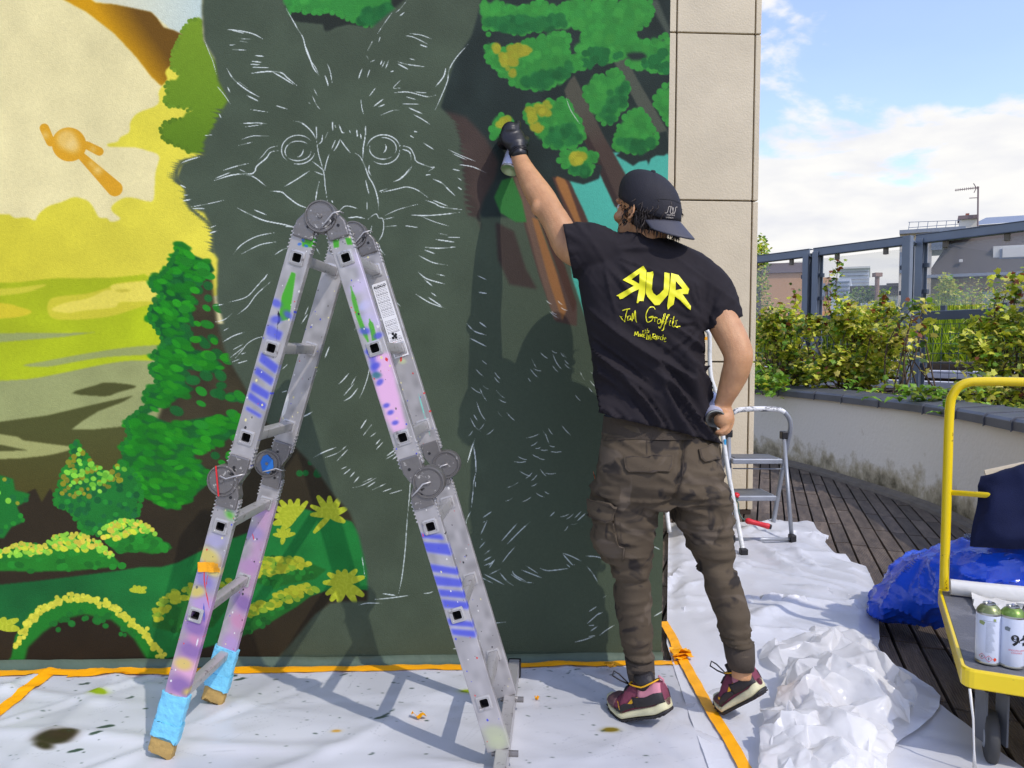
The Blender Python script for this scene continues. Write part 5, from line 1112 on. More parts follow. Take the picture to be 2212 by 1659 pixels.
for side, off in (('f', 0.0), ('b', LW)):
    hinge(l2(LP(697, 470)), dirn('ul'), dirn('ur'), off)
    hinge(l2(LP(487, 1036)), dirn('ul', True) if side == 'b' else dirn('ll'), dirn('ll') if side == 'b' else dirn('ul', True), off, red=(side == 'f'), blue=(side == 'b'))
    hinge(l2(LP(928, 1040)), dirn('ur', True), dirn('lr'), off)
# taped cardboard feet on the left, stabiliser bar on the right
M_btape = mat('pale_blue_tape', rgb(116, 196, 226), 0.45, var=0.12, vscale=30, bump=0.7, bscale=45)
M_card = mat('tan_cardboard', rgb(178, 146, 82), 0.7, var=0.2, vscale=20, bump=0.5, bscale=50)
p, q = secs['ll']; d, ln = section(p, q); R = orient(d)
for off, lz in ((0.0, 0), (LW, 1)):
    def wrap(name, s0, s1, ex, m, seed, ragged=0.0):
        rings = []; rg = np.random.default_rng(seed); ns = 9; L_ = s1 - s0
        for i in range(ns):
            s = s0 + L_ * i / (ns - 1); ring = []
            for k in range(24):
                t = 2 * PI * k / 24; w_ = WD / 2 + ex; v_ = TH_ / 2 + ex; cx_, sx_ = math.cos(t), math.sin(t); e_ = 0.35
                X_ = w_ * math.copysign(abs(cx_) ** e_, cx_); Y_ = v_ * math.copysign(abs(sx_) ** e_, sx_)
                j = rg.normal(0, 0.0016); rag = ragged * rg.normal(0, 1) if i in (0, ns - 1) else 0
                a = q + d * 0
                ring.append(p3(q[0], q[1], off) + R @ Vector((X_ * (1 + j * 12), Y_ * (1 + j * 12), s + rag + 0.006 * cx_ * math.sin(i))))
            rings.append(ring)
        b = MB(); b.loft(rings); o = b.build(name, m, ladder, recalc=True); shade(o, 30); return o
    wrap('foot_tape', -0.185, -0.085, 0.006, M_btape, 3 + lz, 0.002); wrap('foot_tape', -0.10, -0.052, 0.008, M_btape, 13 + lz, 0.003)
    wrap('foot_pad', -0.07, -0.002, 0.0035, M_card, 5 + lz, 0.004)
# orange tape scrap on the stringer
a = l2(LP(455, 1222)); b = MB(); Pn = np.array([[p3(a[0] + u, a[1] + v, -TH_ / 2 - 0.003 - (0.012 if u > 0.02 and v > 0.0 else 0.0) - 0.002 * math.sin(u * 200)) for v in np.linspace(-0.014, 0.014, 4)] for u in np.linspace(-0.03, 0.034, 8)])
b.grid(Pn); o = b.build('tape_piece', M_tape, ladder, smooth=True)
# rating label on the rear right stringer
p, q = secs['ur']; d, ln = section(p, q)
canvas(90, 420, (232, 230, 228), lambda pts: np.array([(x, y) for x, y in pts]), 1.0)
for row in range(46):
    y0 = 8 + row * 8.6
    if row in (13, 14, 24, 25): continue
    x = 8
    while x < 78:
        wl = prs.uniform(3, 11); IMG[int(y0):int(y0 + (3 if row % 5 else 5)), int(x):int(min(80, x + wl))] = (120, 116, 120) if row > 9 else (170, 90, 90) if prs.random() < .6 else (110, 110, 112); x += wl + 3
for x, y in ((28, 110), (40, 118), (34, 132), (46, 108), (50, 124)): dab(x, y, 8, (20, 20, 22), 1)
def text_paths():
    return None
lab_img = to_image('label_print', 1.0, 0.85)
s0, s1 = 0.125, 0.37; c = 0.002
P4 = []
n = np.array([-d[1], d[0]]); 
for s in (s1, s0):
    for cc in (-0.024, 0.024):
        x = p + d * s + n * (cc); P4.append(p3(x[0], x[1], LW - TH_ / 2 - 0.0025))
b = MB(); b.add(P4, [(0, 1, 3, 2)]); lb = b.build('rating_label', img_mat('label', lab_img, 0.4), ladder)
l_ = lb.data.uv_layers.new(name='UVMap')
for li in lb.data.loops: l_.data[li.index].uv = ((li.vertex_index % 2), 0 if li.vertex_index < 2 else 1)
def text(name, s, size, m, loc, xdir, ydir, parent=None, ext=0.0004, align='CENTER', sx=1.0, bold=0.0, tagl=None):
    cu = bpy.data.curves.new(name, 'FONT'); cu.body = s; cu.size = size; cu.extrude = ext; cu.align_x = align; cu.align_y = 'CENTER'; cu.offset = bold; cu.resolution_u = 3
    to = bpy.data.objects.new(name, cu); C.objects.link(to)
    dg = bpy.context.evaluated_depsgraph_get(); me = bpy.data.meshes.new_from_object(to.evaluated_get(dg)); bpy.data.objects.remove(to)
    me.materials.clear(); me.materials.append(m); o = bpy.data.objects.new(name, me); C.objects.link(o)
    x = Vector(xdir).normalized(); y = Vector(ydir); y = (y - x * y.dot(x)).normalized(); z = x.cross(y)
    M = Matrix(((x.x * sx, y.x, z.x, loc[0]), (x.y * sx, y.y, z.y, loc[1]), (x.z * sx, y.z, z.z, loc[2]), (0, 0, 0, 1)))
    me.transform(M)
    if parent is not None: attach(o, parent)
    return o
x = p + d * (s0 + 0.012); along = du * d[0] + Vector((0, 0, d[1])); acr = du * (-n[0]) + Vector((0, 0, -n[1]))
if acr.dot(du) < 0: acr = -acr
text('label_lettering', 'ALDCO', 0.012, M_black, p3(x[0], x[1], LW - TH_ / 2 - 0.0032), acr, -along, lb)
# stabiliser bar across the right legs
p, q = secs['lr']; d, ln = section(p, q)
bar0 = np.array(q) - np.array(d) * 0.010; b = MB(); za = bar0[1] - 0.035; xa = bar0[0] + 0.012
ctr = p3(xa, za, LW / 2); Rr = Matrix(((du.x, dv.x, 0), (du.y, dv.y, 0), (0, 0, 1)))
tilt = Matrix.Rotation(math.radians(0), 3, 'X')
b.box(ctr, (0.036, 0.90, 0.058), Rr); sb = b.build('stabiliser_bar', M_alu, ladder, bevel=0.003)
for e in (-1, 1):
    b = MB(); b.box(ctr + dv * (0.455 * e) + Vector((0, 0, -0.008)), (0.046, 0.035, 0.066), Rr); b.build('end_cap', M_black, sb, bevel=0.004)
    b = MB(); b.cyl(ctr + dv * (e * LW / 2) + du * -0.03 + Vector((0, 0, 0.012)), 0.009, 0.075, 10, axis=du); b.build('bolt', M_hinge, sb, bevel=0.001)
ladder['bar_z'] = za
print('LADDER', ladder.location, 'bar z', za, 'len', {k: float(section(*v)[1]) for k, v in secs.items()})
# ------------------------------------------------------------------ the painter
def M3(px, py, d): return CAM + ray(px, py) * d
def pxm(n, d): return n * d / F
def ering(c, rx, ry, n=36, ex=1.0, ax=(1, 0, 0), ay=(0, 1, 0)):
    c = Vector(c); ax, ay = Vector(ax), Vector(ay); o = []
    for k in range(n):
        t = 2 * PI * k / n; a, b = math.cos(t), math.sin(t)
        o.append(c + ax * (rx * math.copysign(abs(a) ** ex, a)) + ay * (ry * math.copysign(abs(b) ** ex, b)))
    return o
def limb(mb, pts, n=20):          # pts: (point, radius) or (point, r_side, r_depth)
    P = [Vector(p[0]) for p in pts]; prev = None; rings = []
    for i, p in enumerate(P):
        t = (P[min(i + 1, len(P) - 1)] - P[max(i - 1, 0)]).normalized()
        u = Vector((1, 0, 0)) if prev is None else prev
        u = (u - t * u.dot(t)).normalized(); prev = u; w = t.cross(u)
        r1 = pts[i][1]; r2 = pts[i][2] if len(pts[i]) > 2 else r1
        rings.append([p + u * math.cos(2 * PI * k / n) * r1 + w * math.sin(2 * PI * k / n) * r2 for k in range(n)])
    mb.loft(rings)
    for p, e in ((P[0], pts[0]), (P[-1], pts[-1])): ball(mb, p, (e[1] * .95,) * 3)
def dense(pts, k=4):
    a = np.array([list(p[0]) + [p[1], p[2] if len(p) > 2 else p[1]] for p in pts]); c = catmull(a, k, False)
    return [(Vector(q[:3]), max(0.003, q[3]), max(0.003, q[4])) for q in c]
def ball(mb, c, r, R=None, n=16):
    c = Vector(c); vs = []; fs = []
    for i in range(n // 2 + 1):
        th = PI * i / (n // 2)
        for k in range(n):
            q = Vector((r[0] * math.sin(th) * math.cos(2 * PI * k / n), r[1] * math.sin(th) * math.sin(2 * PI * k / n), r[2] * math.cos(th)))
            vs.append(c + (R @ q if R is not None else q))
    for i in range(n // 2):
        for k in range(n): fs.append((i * n + k, (i + 1) * n + k, (i + 1) * n + (k + 1) % n, i * n + (k + 1) % n))
    mb.add(vs, fs)
def organic(mb, name, m, voxel, sm, parent, disp=None, factor=0.6):
    o = mb.build(name, m, None, recalc=True)
    r = o.modifiers.new('r', 'REMESH'); r.mode = 'VOXEL'; r.voxel_size = voxel; r.adaptivity = 0
    s = o.modifiers.new('s', 'SMOOTH'); s.factor = factor; s.iterations = sm
    dg = bpy.context.evaluated_depsgraph_get(); me = bpy.data.meshes.new_from_object(o.evaluated_get(dg)); o.modifiers.clear(); o.data = me
    if disp is not None:
        v = np.zeros(len(me.vertices) * 3); me.vertices.foreach_get('co', v); v = v.reshape(-1, 3)
        nn = np.zeros(len(me.vertices) * 3); me.vertices.foreach_get('normal', nn); nn = nn.reshape(-1, 3)
        v2_ = v + nn * disp(v, nn)[:, None]; me.vertices.foreach_set('co', v2_.ravel()); me.update()
    me.polygons.foreach_set('use_smooth', [True] * len(me.polygons)); me.update()
    if parent is not None: attach(o, parent)
    return o
def P2(v):        # world -> picture coordinates (arrays)
    r = v - np.array(CAM); d = r @ np.array(fwd); return CX + F * (r @ np.array(rr)) / d, CY - F * (r @ np.array(uu)) / d
def cutmesh(o, keep):       # keep(px, py, co) -> bool per vertex
    me = o.data; v = np.zeros(len(me.vertices) * 3); me.vertices.foreach_get('co', v); v = v.reshape(-1, 3); x, y = P2(v); k = keep(x, y, v)
    bm = bmesh.new(); bm.from_mesh(me); bm.verts.ensure_lookup_table(); bmesh.ops.delete(bm, geom=[bm.verts[i] for i in np.where(~k)[0]], context='VERTS'); bm.to_mesh(me); bm.free()
def snap_edge(o, curve, dist):       # pull the cut edge of a garment on to a smooth curve
    me = o.data; bm = bmesh.new(); bm.from_mesh(me); bm.verts.ensure_lookup_table(); Q = np.array(curve, float)
    bv_ = [v for v in bm.verts if v.is_boundary]
    for v in bv_:
        x, y = P2(np.array([v.co])); x, y = x[0], y[0]; best = None
        for i in range(len(Q) - 1):
            a, b = Q[i], Q[i + 1]; d = b - a; t = min(1, max(0, ((x - a[0]) * d[0] + (y - a[1]) * d[1]) / (d @ d))); p = a + d * t; l = np.hypot(p[0] - x, p[1] - y)
            if best is None or l < best[0]: best = (l, p)
        if best[0] < dist:
            dep = (v.co - CAM).dot(fwd); v.co = CAM + ray(best[1][0], best[1][1]) * dep
    bm.to_mesh(me); bm.free()
from mathutils.bvhtree import BVHTree
def decal(name, polys, target, m, off=0.002, parent=None, step=5.0, thick=0.0, bulge=None, seed=0):
    dg = bpy.context.evaluated_depsgraph_get(); bv = BVHTree.FromObject(target, dg) if not isinstance(target, BVHTree) else target
    b = MB()
    for poly in polys:
        O = np.array(poly, float); B = []
        for i in range(len(O)):
            p, q = O[i], O[(i + 1) % len(O)]; k = max(1, int(np.hypot(*(q - p)) / step))
            for j in range(k): B.append(p + (q - p) * j / k)
        lo, hi = O.min(0), O.max(0); S = []
        for x in np.arange(lo[0] + step / 2, hi[0], step):
            for y in np.arange(lo[1] + step / 2, hi[1], step):
                if inside(O, x, y) and min(np.hypot(x - p[0], y - p[1]) for p in B) > step * 0.45: S.append(np.array([x, y]))
        v, e, f, *_ = delaunay_2d_cdt([Vector(p) for p in B + S], [], [list(range(len(B)))], 1, 1e-6)
        vs = []; last = None
        for p in v:
            r = ray(p[0], p[1]); hit, nn, *_r = bv.ray_cast(CAM, r.normalized())
            if hit is None: hit, nn = (last if last is not None else (M3(p[0], p[1], 2.45), -fwd))
            h = off + (bulge(p[0], p[1]) if bulge else 0); last = (hit, nn)
            vs.append(hit + (nn if nn.dot(fwd) < 0 else -nn).lerp(-fwd, 0.3).normalized() * h)
        b.add(vs, [tuple(x) for x in f])
    o = b.build(name, m, parent, smooth=True, recalc=False)
    if thick: s = o.modifiers.new('s', 'SOLIDIFY'); s.thickness = thick; s.offset = 0
    return o
def strokes(lines, w):       # ribbons around polylines (picture units) -> polygons
    out_ = []
    for l in lines:
        ww = w
        if isinstance(l, tuple): l, ww = l
        P = np.array(l, float); L_, R_ = [], []
        for i in range(len(P)):
            a = P[max(i - 1, 0)]; b = P[min(i + 1, len(P) - 1)]; t = (b - a) / (np.hypot(*(b - a)) + 1e-9); n = np.array([-t[1], t[0]])
            L_.append(P[i] + n * ww / 2); R_.append(P[i] - n * ww / 2)
        for i in range(len(P) - 1): out_.append([L_[i], L_[i + 1], R_[i + 1], R_[i]])
    return out_
person = thing('person', 'painter in black cap, black t-shirt and camouflage cargo trousers reaching up with spray can', 'person', tuple(G(1450, 1530)))
# materials
M_skin = mat('skin', rgb(180, 130, 90), 0.5, col2=rgb(202, 152, 108), c2lo=0.35, c2hi=0.7, vscale=18, bump=0.22, bscale=260, sss=0.12)
M_tee = mat('black_cotton', rgb(35, 31, 35), 0.85, var=0.08, vscale=20, bump=0.15, bscale=500, spec=0.25)
M_cap = mat('cap_fabric', rgb(38, 37, 43), 0.7, var=0.08, vscale=20, bump=0.25, bscale=420, spec=0.3)
M_brim = mat('brim_fabric', rgb(62, 62, 72), 0.6, var=0.05, vscale=20, bump=0.15, bscale=420)
M_glove = mat('black_nitrile', rgb(27, 25, 29), 0.42, bump=0.1, bscale=60)
M_hair = mat('dark_hair', rgb(38, 26, 20), 0.45, var=0.3, vscale=60, bump=0.6, bscale=220, stretch=(1, 1, 0.2))
M_elastic = mat('trouser_rib', rgb(66, 56, 45), 0.85, bump=0.3, bscale=300)
M_under = mat('navy_waistband', rgb(34, 38, 54), 0.7)
def camo(name):
    m = mat(name, rgb(88, 77, 62), 0.88, col2=rgb(78, 68, 55), vscale=3, c2lo=0.4, c2hi=0.6, bump=0.2, bscale=420, spec=0.2)
    t = m.node_tree; b = t.nodes[m['bsdf']]; src = b.inputs['Base Color'].links[0].from_socket
    tc_ = t.nodes.new('ShaderNodeTexCoord'); n = t.nodes.new('ShaderNodeTexNoise'); n.inputs['Scale'].default_value = 9; n.inputs['Detail'].default_value = 2.5; n.inputs['Distortion'].default_value = 1.4
    t.links.new(tc_.outputs['Object'], n.inputs[0]); r = t.nodes.new('ShaderNodeValToRGB'); r.color_ramp.elements[0].position = 0.545; r.color_ramp.elements[1].position = 0.63
    t.links.new(n.outputs['Fac'], r.inputs[0]); mx_ = t.nodes.new('ShaderNodeMix'); mx_.data_type = 'RGBA'; t.links.new(r.outputs[0], mx_.inputs['Factor']); t.links.new(src, mx_.inputs['A']); mx_.inputs['B'].default_value = rgb(50, 45, 41)
    n_ = t.nodes.new('ShaderNodeTexNoise'); n_.inputs['Scale'].default_value = 5; n_.inputs['Detail'].default_value = 2; n_.inputs['Distortion'].default_value = 1.8; t.links.new(tc_.outputs['Object'], n_.inputs[0])
    r2 = t.nodes.new('ShaderNodeValToRGB'); r2.color_ramp.elements[0].position = 0.56; r2.color_ramp.elements[1].position = 0.62; t.links.new(n_.outputs['Fac'], r2.inputs[0])
    m2_ = t.nodes.new('ShaderNodeMix'); m2_.data_type = 'RGBA'; t.links.new(r2.outputs[0], m2_.inputs['Factor']); t.links.new(mx_.outputs['Result'], m2_.inputs['A']); m2_.inputs['B'].default_value = rgb(96, 85, 72)
    t.links.new(m2_.outputs['Result'], b.inputs['Base Color']); return m
M_camo = camo('camouflage_cotton')
# ---- trousers
def hr(cx, cy, hw, hd, d, ex=0.9, n=36): return ering(M3(cx, cy, d), pxm(hw, d), hd, n, ex, ax=(math.cos(YAW), -math.sin(YAW), 0), ay=(math.sin(YAW), math.cos(YAW), 0))
mb = MB()
mb.loft([hr(1424, 905, 117, 0.115, 2.49), hr(1424, 935, 121, 0.120, 2.485), hr(1423, 970, 131, 0.135, 2.47), hr(1422, 1010, 135, 0.148, 2.455), hr(1424, 1050, 138, 0.148, 2.455), hr(1426, 1085, 134, 0.13, 2.46)])
LLs = [(1348, 1045, 69.0, .125, 2.46), (1348, 1085, 71.0, .125, 2.465), (1350, 1120, 67.0, .118, 2.47), (1350, 1160, 61.0, .108, 2.47), (1356, 1200, 50.0, .092, 2.475), (1363, 1226, 41.0, .082, 2.48), (1365, 1255, 40.0, .078, 2.485), (1367, 1296, 39.0, .078, 2.49), (1371, 1340, 36.0, .072, 2.49), (1376, 1390, 33.0, .066, 2.49), (1381, 1430, 30.0, .06, 2.49), (1385, 1455, 28.0, .052, 2.49), (1386, 1472, 26.0, .046, 2.49)]
RLs = [(1500, 1045, 68.0, .125, 2.46), (1503, 1085, 66.0, .125, 2.465), (1512, 1120, 58.0, .115, 2.47), (1524, 1156, 50.0, .105, 2.47), (1538, 1195, 44.0, .095, 2.465), (1549, 1231, 40.0, .084, 2.455), (1563, 1265, 40.0, .078, 2.445), (1574, 1296, 39.0, .076, 2.435), (1582, 1330, 36.0, .072, 2.425), (1588, 1366, 34.0, .066, 2.415), (1595, 1395, 31.0, .06, 2.41), (1599, 1418, 29.0, .052, 2.405), (1601, 1436, 27.0, .046, 2.405)]
mb.loft([hr(*r[:3], r[3], r[4]) for r in LLs]); mb.loft([hr(*r[:3], r[3], r[4]) for r in RLs])
def pants_disp(v, nn):
    x, y = P2(v); left = x < 1435 + (y - 1090) * 0.25
    knee = np.where(left, 1232, 1222); ank = np.where(left, 1425, 1392)
    def fold(s, sc, amp, zsc): 
        q = np.stack([v[:, 0] * sc + s, v[:, 1] * sc, v[:, 2] * zsc + 0.3 * np.sin(v[:, 0] * 14 + s) + 0 * x], 1); return amp * ((1 - np.abs(vnoise(q, 1, 1, s))) ** 3 - 0.45)
    A_ = 1.0; gk = np.exp(-((y - knee) / 38) ** 2); ga = np.exp(-((y - ank) / 26) ** 2); gh = np.exp(-((y - 1105) / 45) ** 2)
    d = A_ * (fold(3, 3, 0.020, 62) * gk + fold(5, 3, 0.016, 66) * ga + fold(7, 4, 0.014, 40) * gh + fold(9, 5, 0.008, 30) - 0.004 * (gk + ga))
    # diagonal drags below the seat
    q = np.stack([(v[:, 0] * 0.5 + v[:, 2]) * 22, (v[:, 0] - v[:, 2] * 0.5) * 4, v[:, 1] * 4], 1); d += 0.008 * ((1 - np.abs(vnoise(q, 1, 2, 31))) ** 4 - 0.3) * (y < 1180)
    d += 0.024 * np.exp(-((x - 1296) / 26) ** 2 - ((y - 1165) / 42) ** 2)      # bulging cargo pocket
    d += 0.018 * np.exp(-((x - 1572) / 14) ** 2 - ((y - 1100) / 45) ** 2)
    d -= 0.014 * np.exp(-((x - (1476 + (y - 960) * -0.12)) / 5) ** 2) * (y < 1085) * (y > 945) * (nn[:, 1] < 0)
    d -= 0.02 * np.exp(-((x - 1458) / 24) ** 2 - ((y - 1085) / 22) ** 2) * (nn[:, 1] < 0)
    return d
pants = organic(mb, 'trousers', M_camo, 0.0062, 3, person, pants_disp)
for r0, nm in ((LLs, 'l'), (RLs, 'r')):
    b = MB(); a = r0[-3:]; b.loft([hr(q[0], q[1] + (6 if i else -8), q[2] * (0.98 if i == 2 else 1.04), q[3] * 1.0, q[4]) for i, q in enumerate(a)]); o = b.build('ankle_cuff', M_elastic, pants, smooth=True)
b = MB(); b.loft([hr(1424, 899, 120, .1195, 2.49), hr(1424, 920, 122, .121, 2.488), hr(1424, 941, 124, .124, 2.483)], cap=False); o = b.build('waistband', M_elastic, pants, smooth=True)
b = MB(); b.loft([hr(1425, 890, 118, .1175, 2.49), hr(1425, 912, 118.5, .1185, 2.49)], cap=False); b.build('underwear_band', M_under, person, smooth=True)
M_seam = mat('seam_thread', rgb(66, 56, 47), 0.9)
def ZP(l): return [(1216.6 + x / 2.1418, 829.5 + y / 2.1418) for x, y in l]
def pocket(poly, bag=None, off=0.006, th=0.006):
    o = decal('pocket_flap', [ZP(poly)], pants, M_camo, off, pants, 6, thick=th); bv_ = o.modifiers.new('b', 'BEVEL'); bv_.width = 0.0015; bv_.segments = 2
    c = np.array(ZP(poly)).mean(0); e = [tuple(np.array(p) + (c - np.array(p)) * 0.09) for p in ZP(poly)]
    decal('stitching', strokes([e + [e[0]]], 1.1), pants, M_seam, off + th * 0.5 + 0.001, pants, 6)
pocket([(282, 338), (510, 330), (505, 382), (492, 408), (305, 412), (288, 395)])
pocket([(622, 305), (712, 262), (735, 280), (738, 330), (722, 350), (650, 362), (632, 345)])
pocket([(112, 545), (130, 535), (250, 560), (232, 630), (205, 635), (98, 592)], off=0.014, th=0.008)
decal('seam', strokes([ZP([(565, 232), (560, 330), (552, 430), (528, 510)]), ZP([(190, 262), (300, 256), (420, 248), (560, 228)]), ZP([(388, 250), (388, 328)]), ZP([(246, 570), (240, 640), (262, 740), (285, 750), (280, 815)]), ZP([(262, 640), (272, 735)])], 1.6), pants, M_seam, 0.003, pants, 7)
decal('pocket_edge', strokes([ZP([(232, 628), (236, 690), (255, 745), (282, 752), (276, 812)])], 3.2), pants, M_camo, 0.008, pants, 6, thick=0.004)
o = decal('pocket_tag', [ZP([(138, 405), (152, 395), (154, 440), (140, 445)])], pants, mat('orange_tag', rgb(220, 100, 40), 0.6), 0.006, pants, 5, thick=0.003)
# ---- shirt
mb = MB()
TR = [(1395, 528, 52, .060, 2.50), (1395, 545, 76, .080, 2.495), (1398, 562, 122, .098, 2.49), (1398, 585, 150, .112, 2.485), (1400, 620, 150, .125, 2.475), (1400, 680, 138, .128, 2.47), (1398, 740, 124, .125, 2.475), (1400, 800, 118, .122, 2.485), (1403, 860, 127, .130, 2.49), (1405, 910, 137, .137, 2.485), (1410, 962, 142, .142, 2.48)]
mb.loft([hr(*r[:3], r[3], r[4], 0.85) for r in TR])
# raised left sleeve, lowered right sleeve
limb(mb, dense([(M3(1335, 575, 2.49), .085), (M3(1285, 548, 2.49), .092, .088), (M3(1258, 542, 2.50), .092, .088), (M3(1234, 538, 2.51), .088, .084)]))
limb(mb, dense([(M3(1478, 600, 2.48), .080), (M3(1522, 620, 2.46), .078), (M3(1545, 655, 2.45), .072), (M3(1558, 695, 2.44), .066)]))
limb(mb, dense([(M3(1300, 560, 2.49), .085), (M3(1400, 570, 2.49), .095), (M3(1500, 600, 2.47), .080)]))
def tee_disp(v, nn):
    x, y = P2(v)
    a = (x - 1400) * 0.70 + (y - 700) * 0.72; c = -(x - 1400) * 0.72 + (y - 700) * 0.70         # along / across the long drag folds
    q = np.stack([a / 200 + 3, c / 24 + 0.5 * np.sin(a / 60), nn[:, 1] * 0.6], 1)
    w = np.clip((y - 640) / 110, 0.12, 1)
    d = 0.032 * ((1 - np.abs(vnoise(q, 1, 1, 3))) ** 4 - 0.25) * w + 0.014 * ((1 - np.abs(vnoise(q * [1, 2.1, 1], 1, 1, 13))) ** 3 - 0.3) * w
    # folds fanning from the raised shoulder
    t = np.arctan2(y - 540, x - 1290); r = np.hypot(x - 1290, y - 540); q2 = np.stack([t * 6.5, r / 130, v[:, 1] * 2], 1)
    d += 0.018 * ((1 - np.abs(vnoise(q2, 1, 1, 7))) ** 4 - 0.25) * np.exp(-(r / 130) ** 2) * np.clip((r - 34) / 50, 0, 1)
    t = np.arctan2(y - 700, x - 1520); r = np.hypot(x - 1520, y - 700); q3 = np.stack([t * 4.5, r / 90, v[:, 1] * 3], 1)
    d += 0.018 * ((1 - np.abs(vnoise(q3, 1, 1, 17))) ** 4 - 0.25) * np.exp(-(r / 85) ** 2) * np.clip((r - 14) / 30, 0, 1)
    fc = np.clip(-(nn @ np.array(fwd)) * 1.6, 0.12, 1)
    return d * fc + 0.002 * vnoise(v, 6, 1, 4)
tee = organic(mb, 'tshirt', M_tee, 0.0065, 5, person, tee_disp)
hem = np.array([(1200, 800), (1264, 884), (1300, 893), (1345, 906), (1400, 918), (1470, 934), (1512, 946), (1548, 956), (1600, 962)])
lsl = lambda x, y: (x - 1214) * 0.985 + (y - 480) * -0.17 > 0     # sleeve hem, raised arm
def keep_tee(x, y, v):
    k = y < np.interp(x, hem[:, 0], hem[:, 1]); k &= ~((x < 1300) & ((x - 1215) * 0.98 - (y - 480) * 0.19 < 0))
    n_ = np.array([0.36, 0.93]); k &= ~((x > 1505) & (x > 1400) & (((x - 1595) * n_[0] + (y - 687) * n_[1]) > 0) & (x > 1524) & (y < 790)); return k
cutmesh(tee, keep_tee)
snap_edge(tee, hem, 9); snap_edge(tee, [(1215 + .19 * t, 480 + .98 * t) for t in range(-40, 160, 20)], 9); snap_edge(tee, [(1595 - .93 * t, 687 + .36 * t) for t in range(-30, 100, 10)], 9)
s = tee.modifiers.new('s', 'SOLIDIFY'); s.thickness = 0.003; s.offset = -1
# lettering printed on the back
M_print = mat('yellow_print', rgb(232, 226, 22), 0.5, var=0.05)
def ZT(l): return [(1161.3 + x / 2.727, 331.8 + y / 2.727) for x, y in l]
bvt = BVHTree.FromObject(tee, bpy.context.evaluated_depsgraph_get())
letters = {
 'letter': [[(500, 745), (612, 668), (622, 662), (640, 690), (636, 760), (632, 828), (622, 870), (600, 868), (590, 882), (582, 880), (596, 800), (560, 815), (500, 855), (484, 858), (476, 842), (462, 838), (530, 800), (566, 780), (545, 768)]],
 'letter.u': [[(642, 700), (660, 700), (678, 694), (682, 712), (676, 740), (672, 800), (680, 822), (700, 838), (718, 826), (742, 800), (746, 700), (776, 706), (776, 780), (768, 830), (716, 892), (690, 894), (645, 842), (636, 820)]],
 'letter.r': [[(786, 704), (812, 712), (828, 716), (892, 798), (884, 828), (852, 828), (902, 900), (900, 922), (882, 910), (836, 862), (808, 842), (800, 890), (782, 902), (766, 920), (762, 896), (776, 800)]]}
holes = {'letter': [(552, 742), (600, 706), (598, 768)], 'letter.r': [(812, 750), (852, 796), (812, 806)]}
def keyhole(p, h):
    i = min(range(len(p)), key=lambda k: math.dist(p[k], h[0])); return p[:i + 1] + h + [h[0]] + p[i:]
for k_, pl_ in letters.items():
    P_ = ZT(pl_[0])
    O = np.array(P_)
    # triangulate with the counter left open
    hole = np.array(ZT(holes[k_])) if k_ in holes else None
    B = [p for p in O]; cons = [list(range(len(O)))]
    step = 4.0; dense_b = []
    for i in range(len(O)):
        a, b_ = O[i], O[(i + 1) % len(O)]; n_ = max(1, int(np.hypot(*(b_ - a)) / step))
        for j in range(n_): dense_b.append(a + (b_ - a) * j / n_)
    pts = list(dense_b); lo, hi = O.min(0), O.max(0)
    for x in np.arange(lo[0], hi[0], step):
        for y in np.arange(lo[1], hi[1], step):
            if inside(O, x, y): pts.append(np.array([x, y]))
    hb_ = []
    if hole is not None:
        for i in range(len(hole)):
            a, b_ = hole[i], hole[(i + 1) % len(hole)]; n_ = max(1, int(np.hypot(*(b_ - a)) / step)); hb_ += [a + (b_ - a) * j / n_ for j in range(n_)]
        pts = dense_b + [p for p in pts[len(dense_b):] if min(math.dist(p, q) for q in hb_) > 1.5] + hb_
    nh = len(pts) - len(hb_); he = [(nh + i, nh + (i + 1) % len(hb_)) for i in range(len(hb_))]
    v, e, f, *_ = delaunay_2d_cdt([Vector(p) for p in pts], he, [list(range(len(dense_b)))], 1, 1e-6)
    vs = []; nns = []
    for p in v:
        hit, nn, *_ = bvt.ray_cast(CAM, ray(p[0], p[1]).normalized()); hit = hit or M3(p[0], p[1], 2.35); vs.append(hit - fwd.normalized() * 0.0035)
    f = [tuple(x) for x in f if hole is None or not inside(hole, *(sum(np.array(v[i]) for i in x) / len(x)))]
    b = MB(); b.add(vs, f); b.build('letter', M_print, tee, smooth=True)
def cv(l, n=5): return [tuple(p) for p in catmull(l, n, False)]
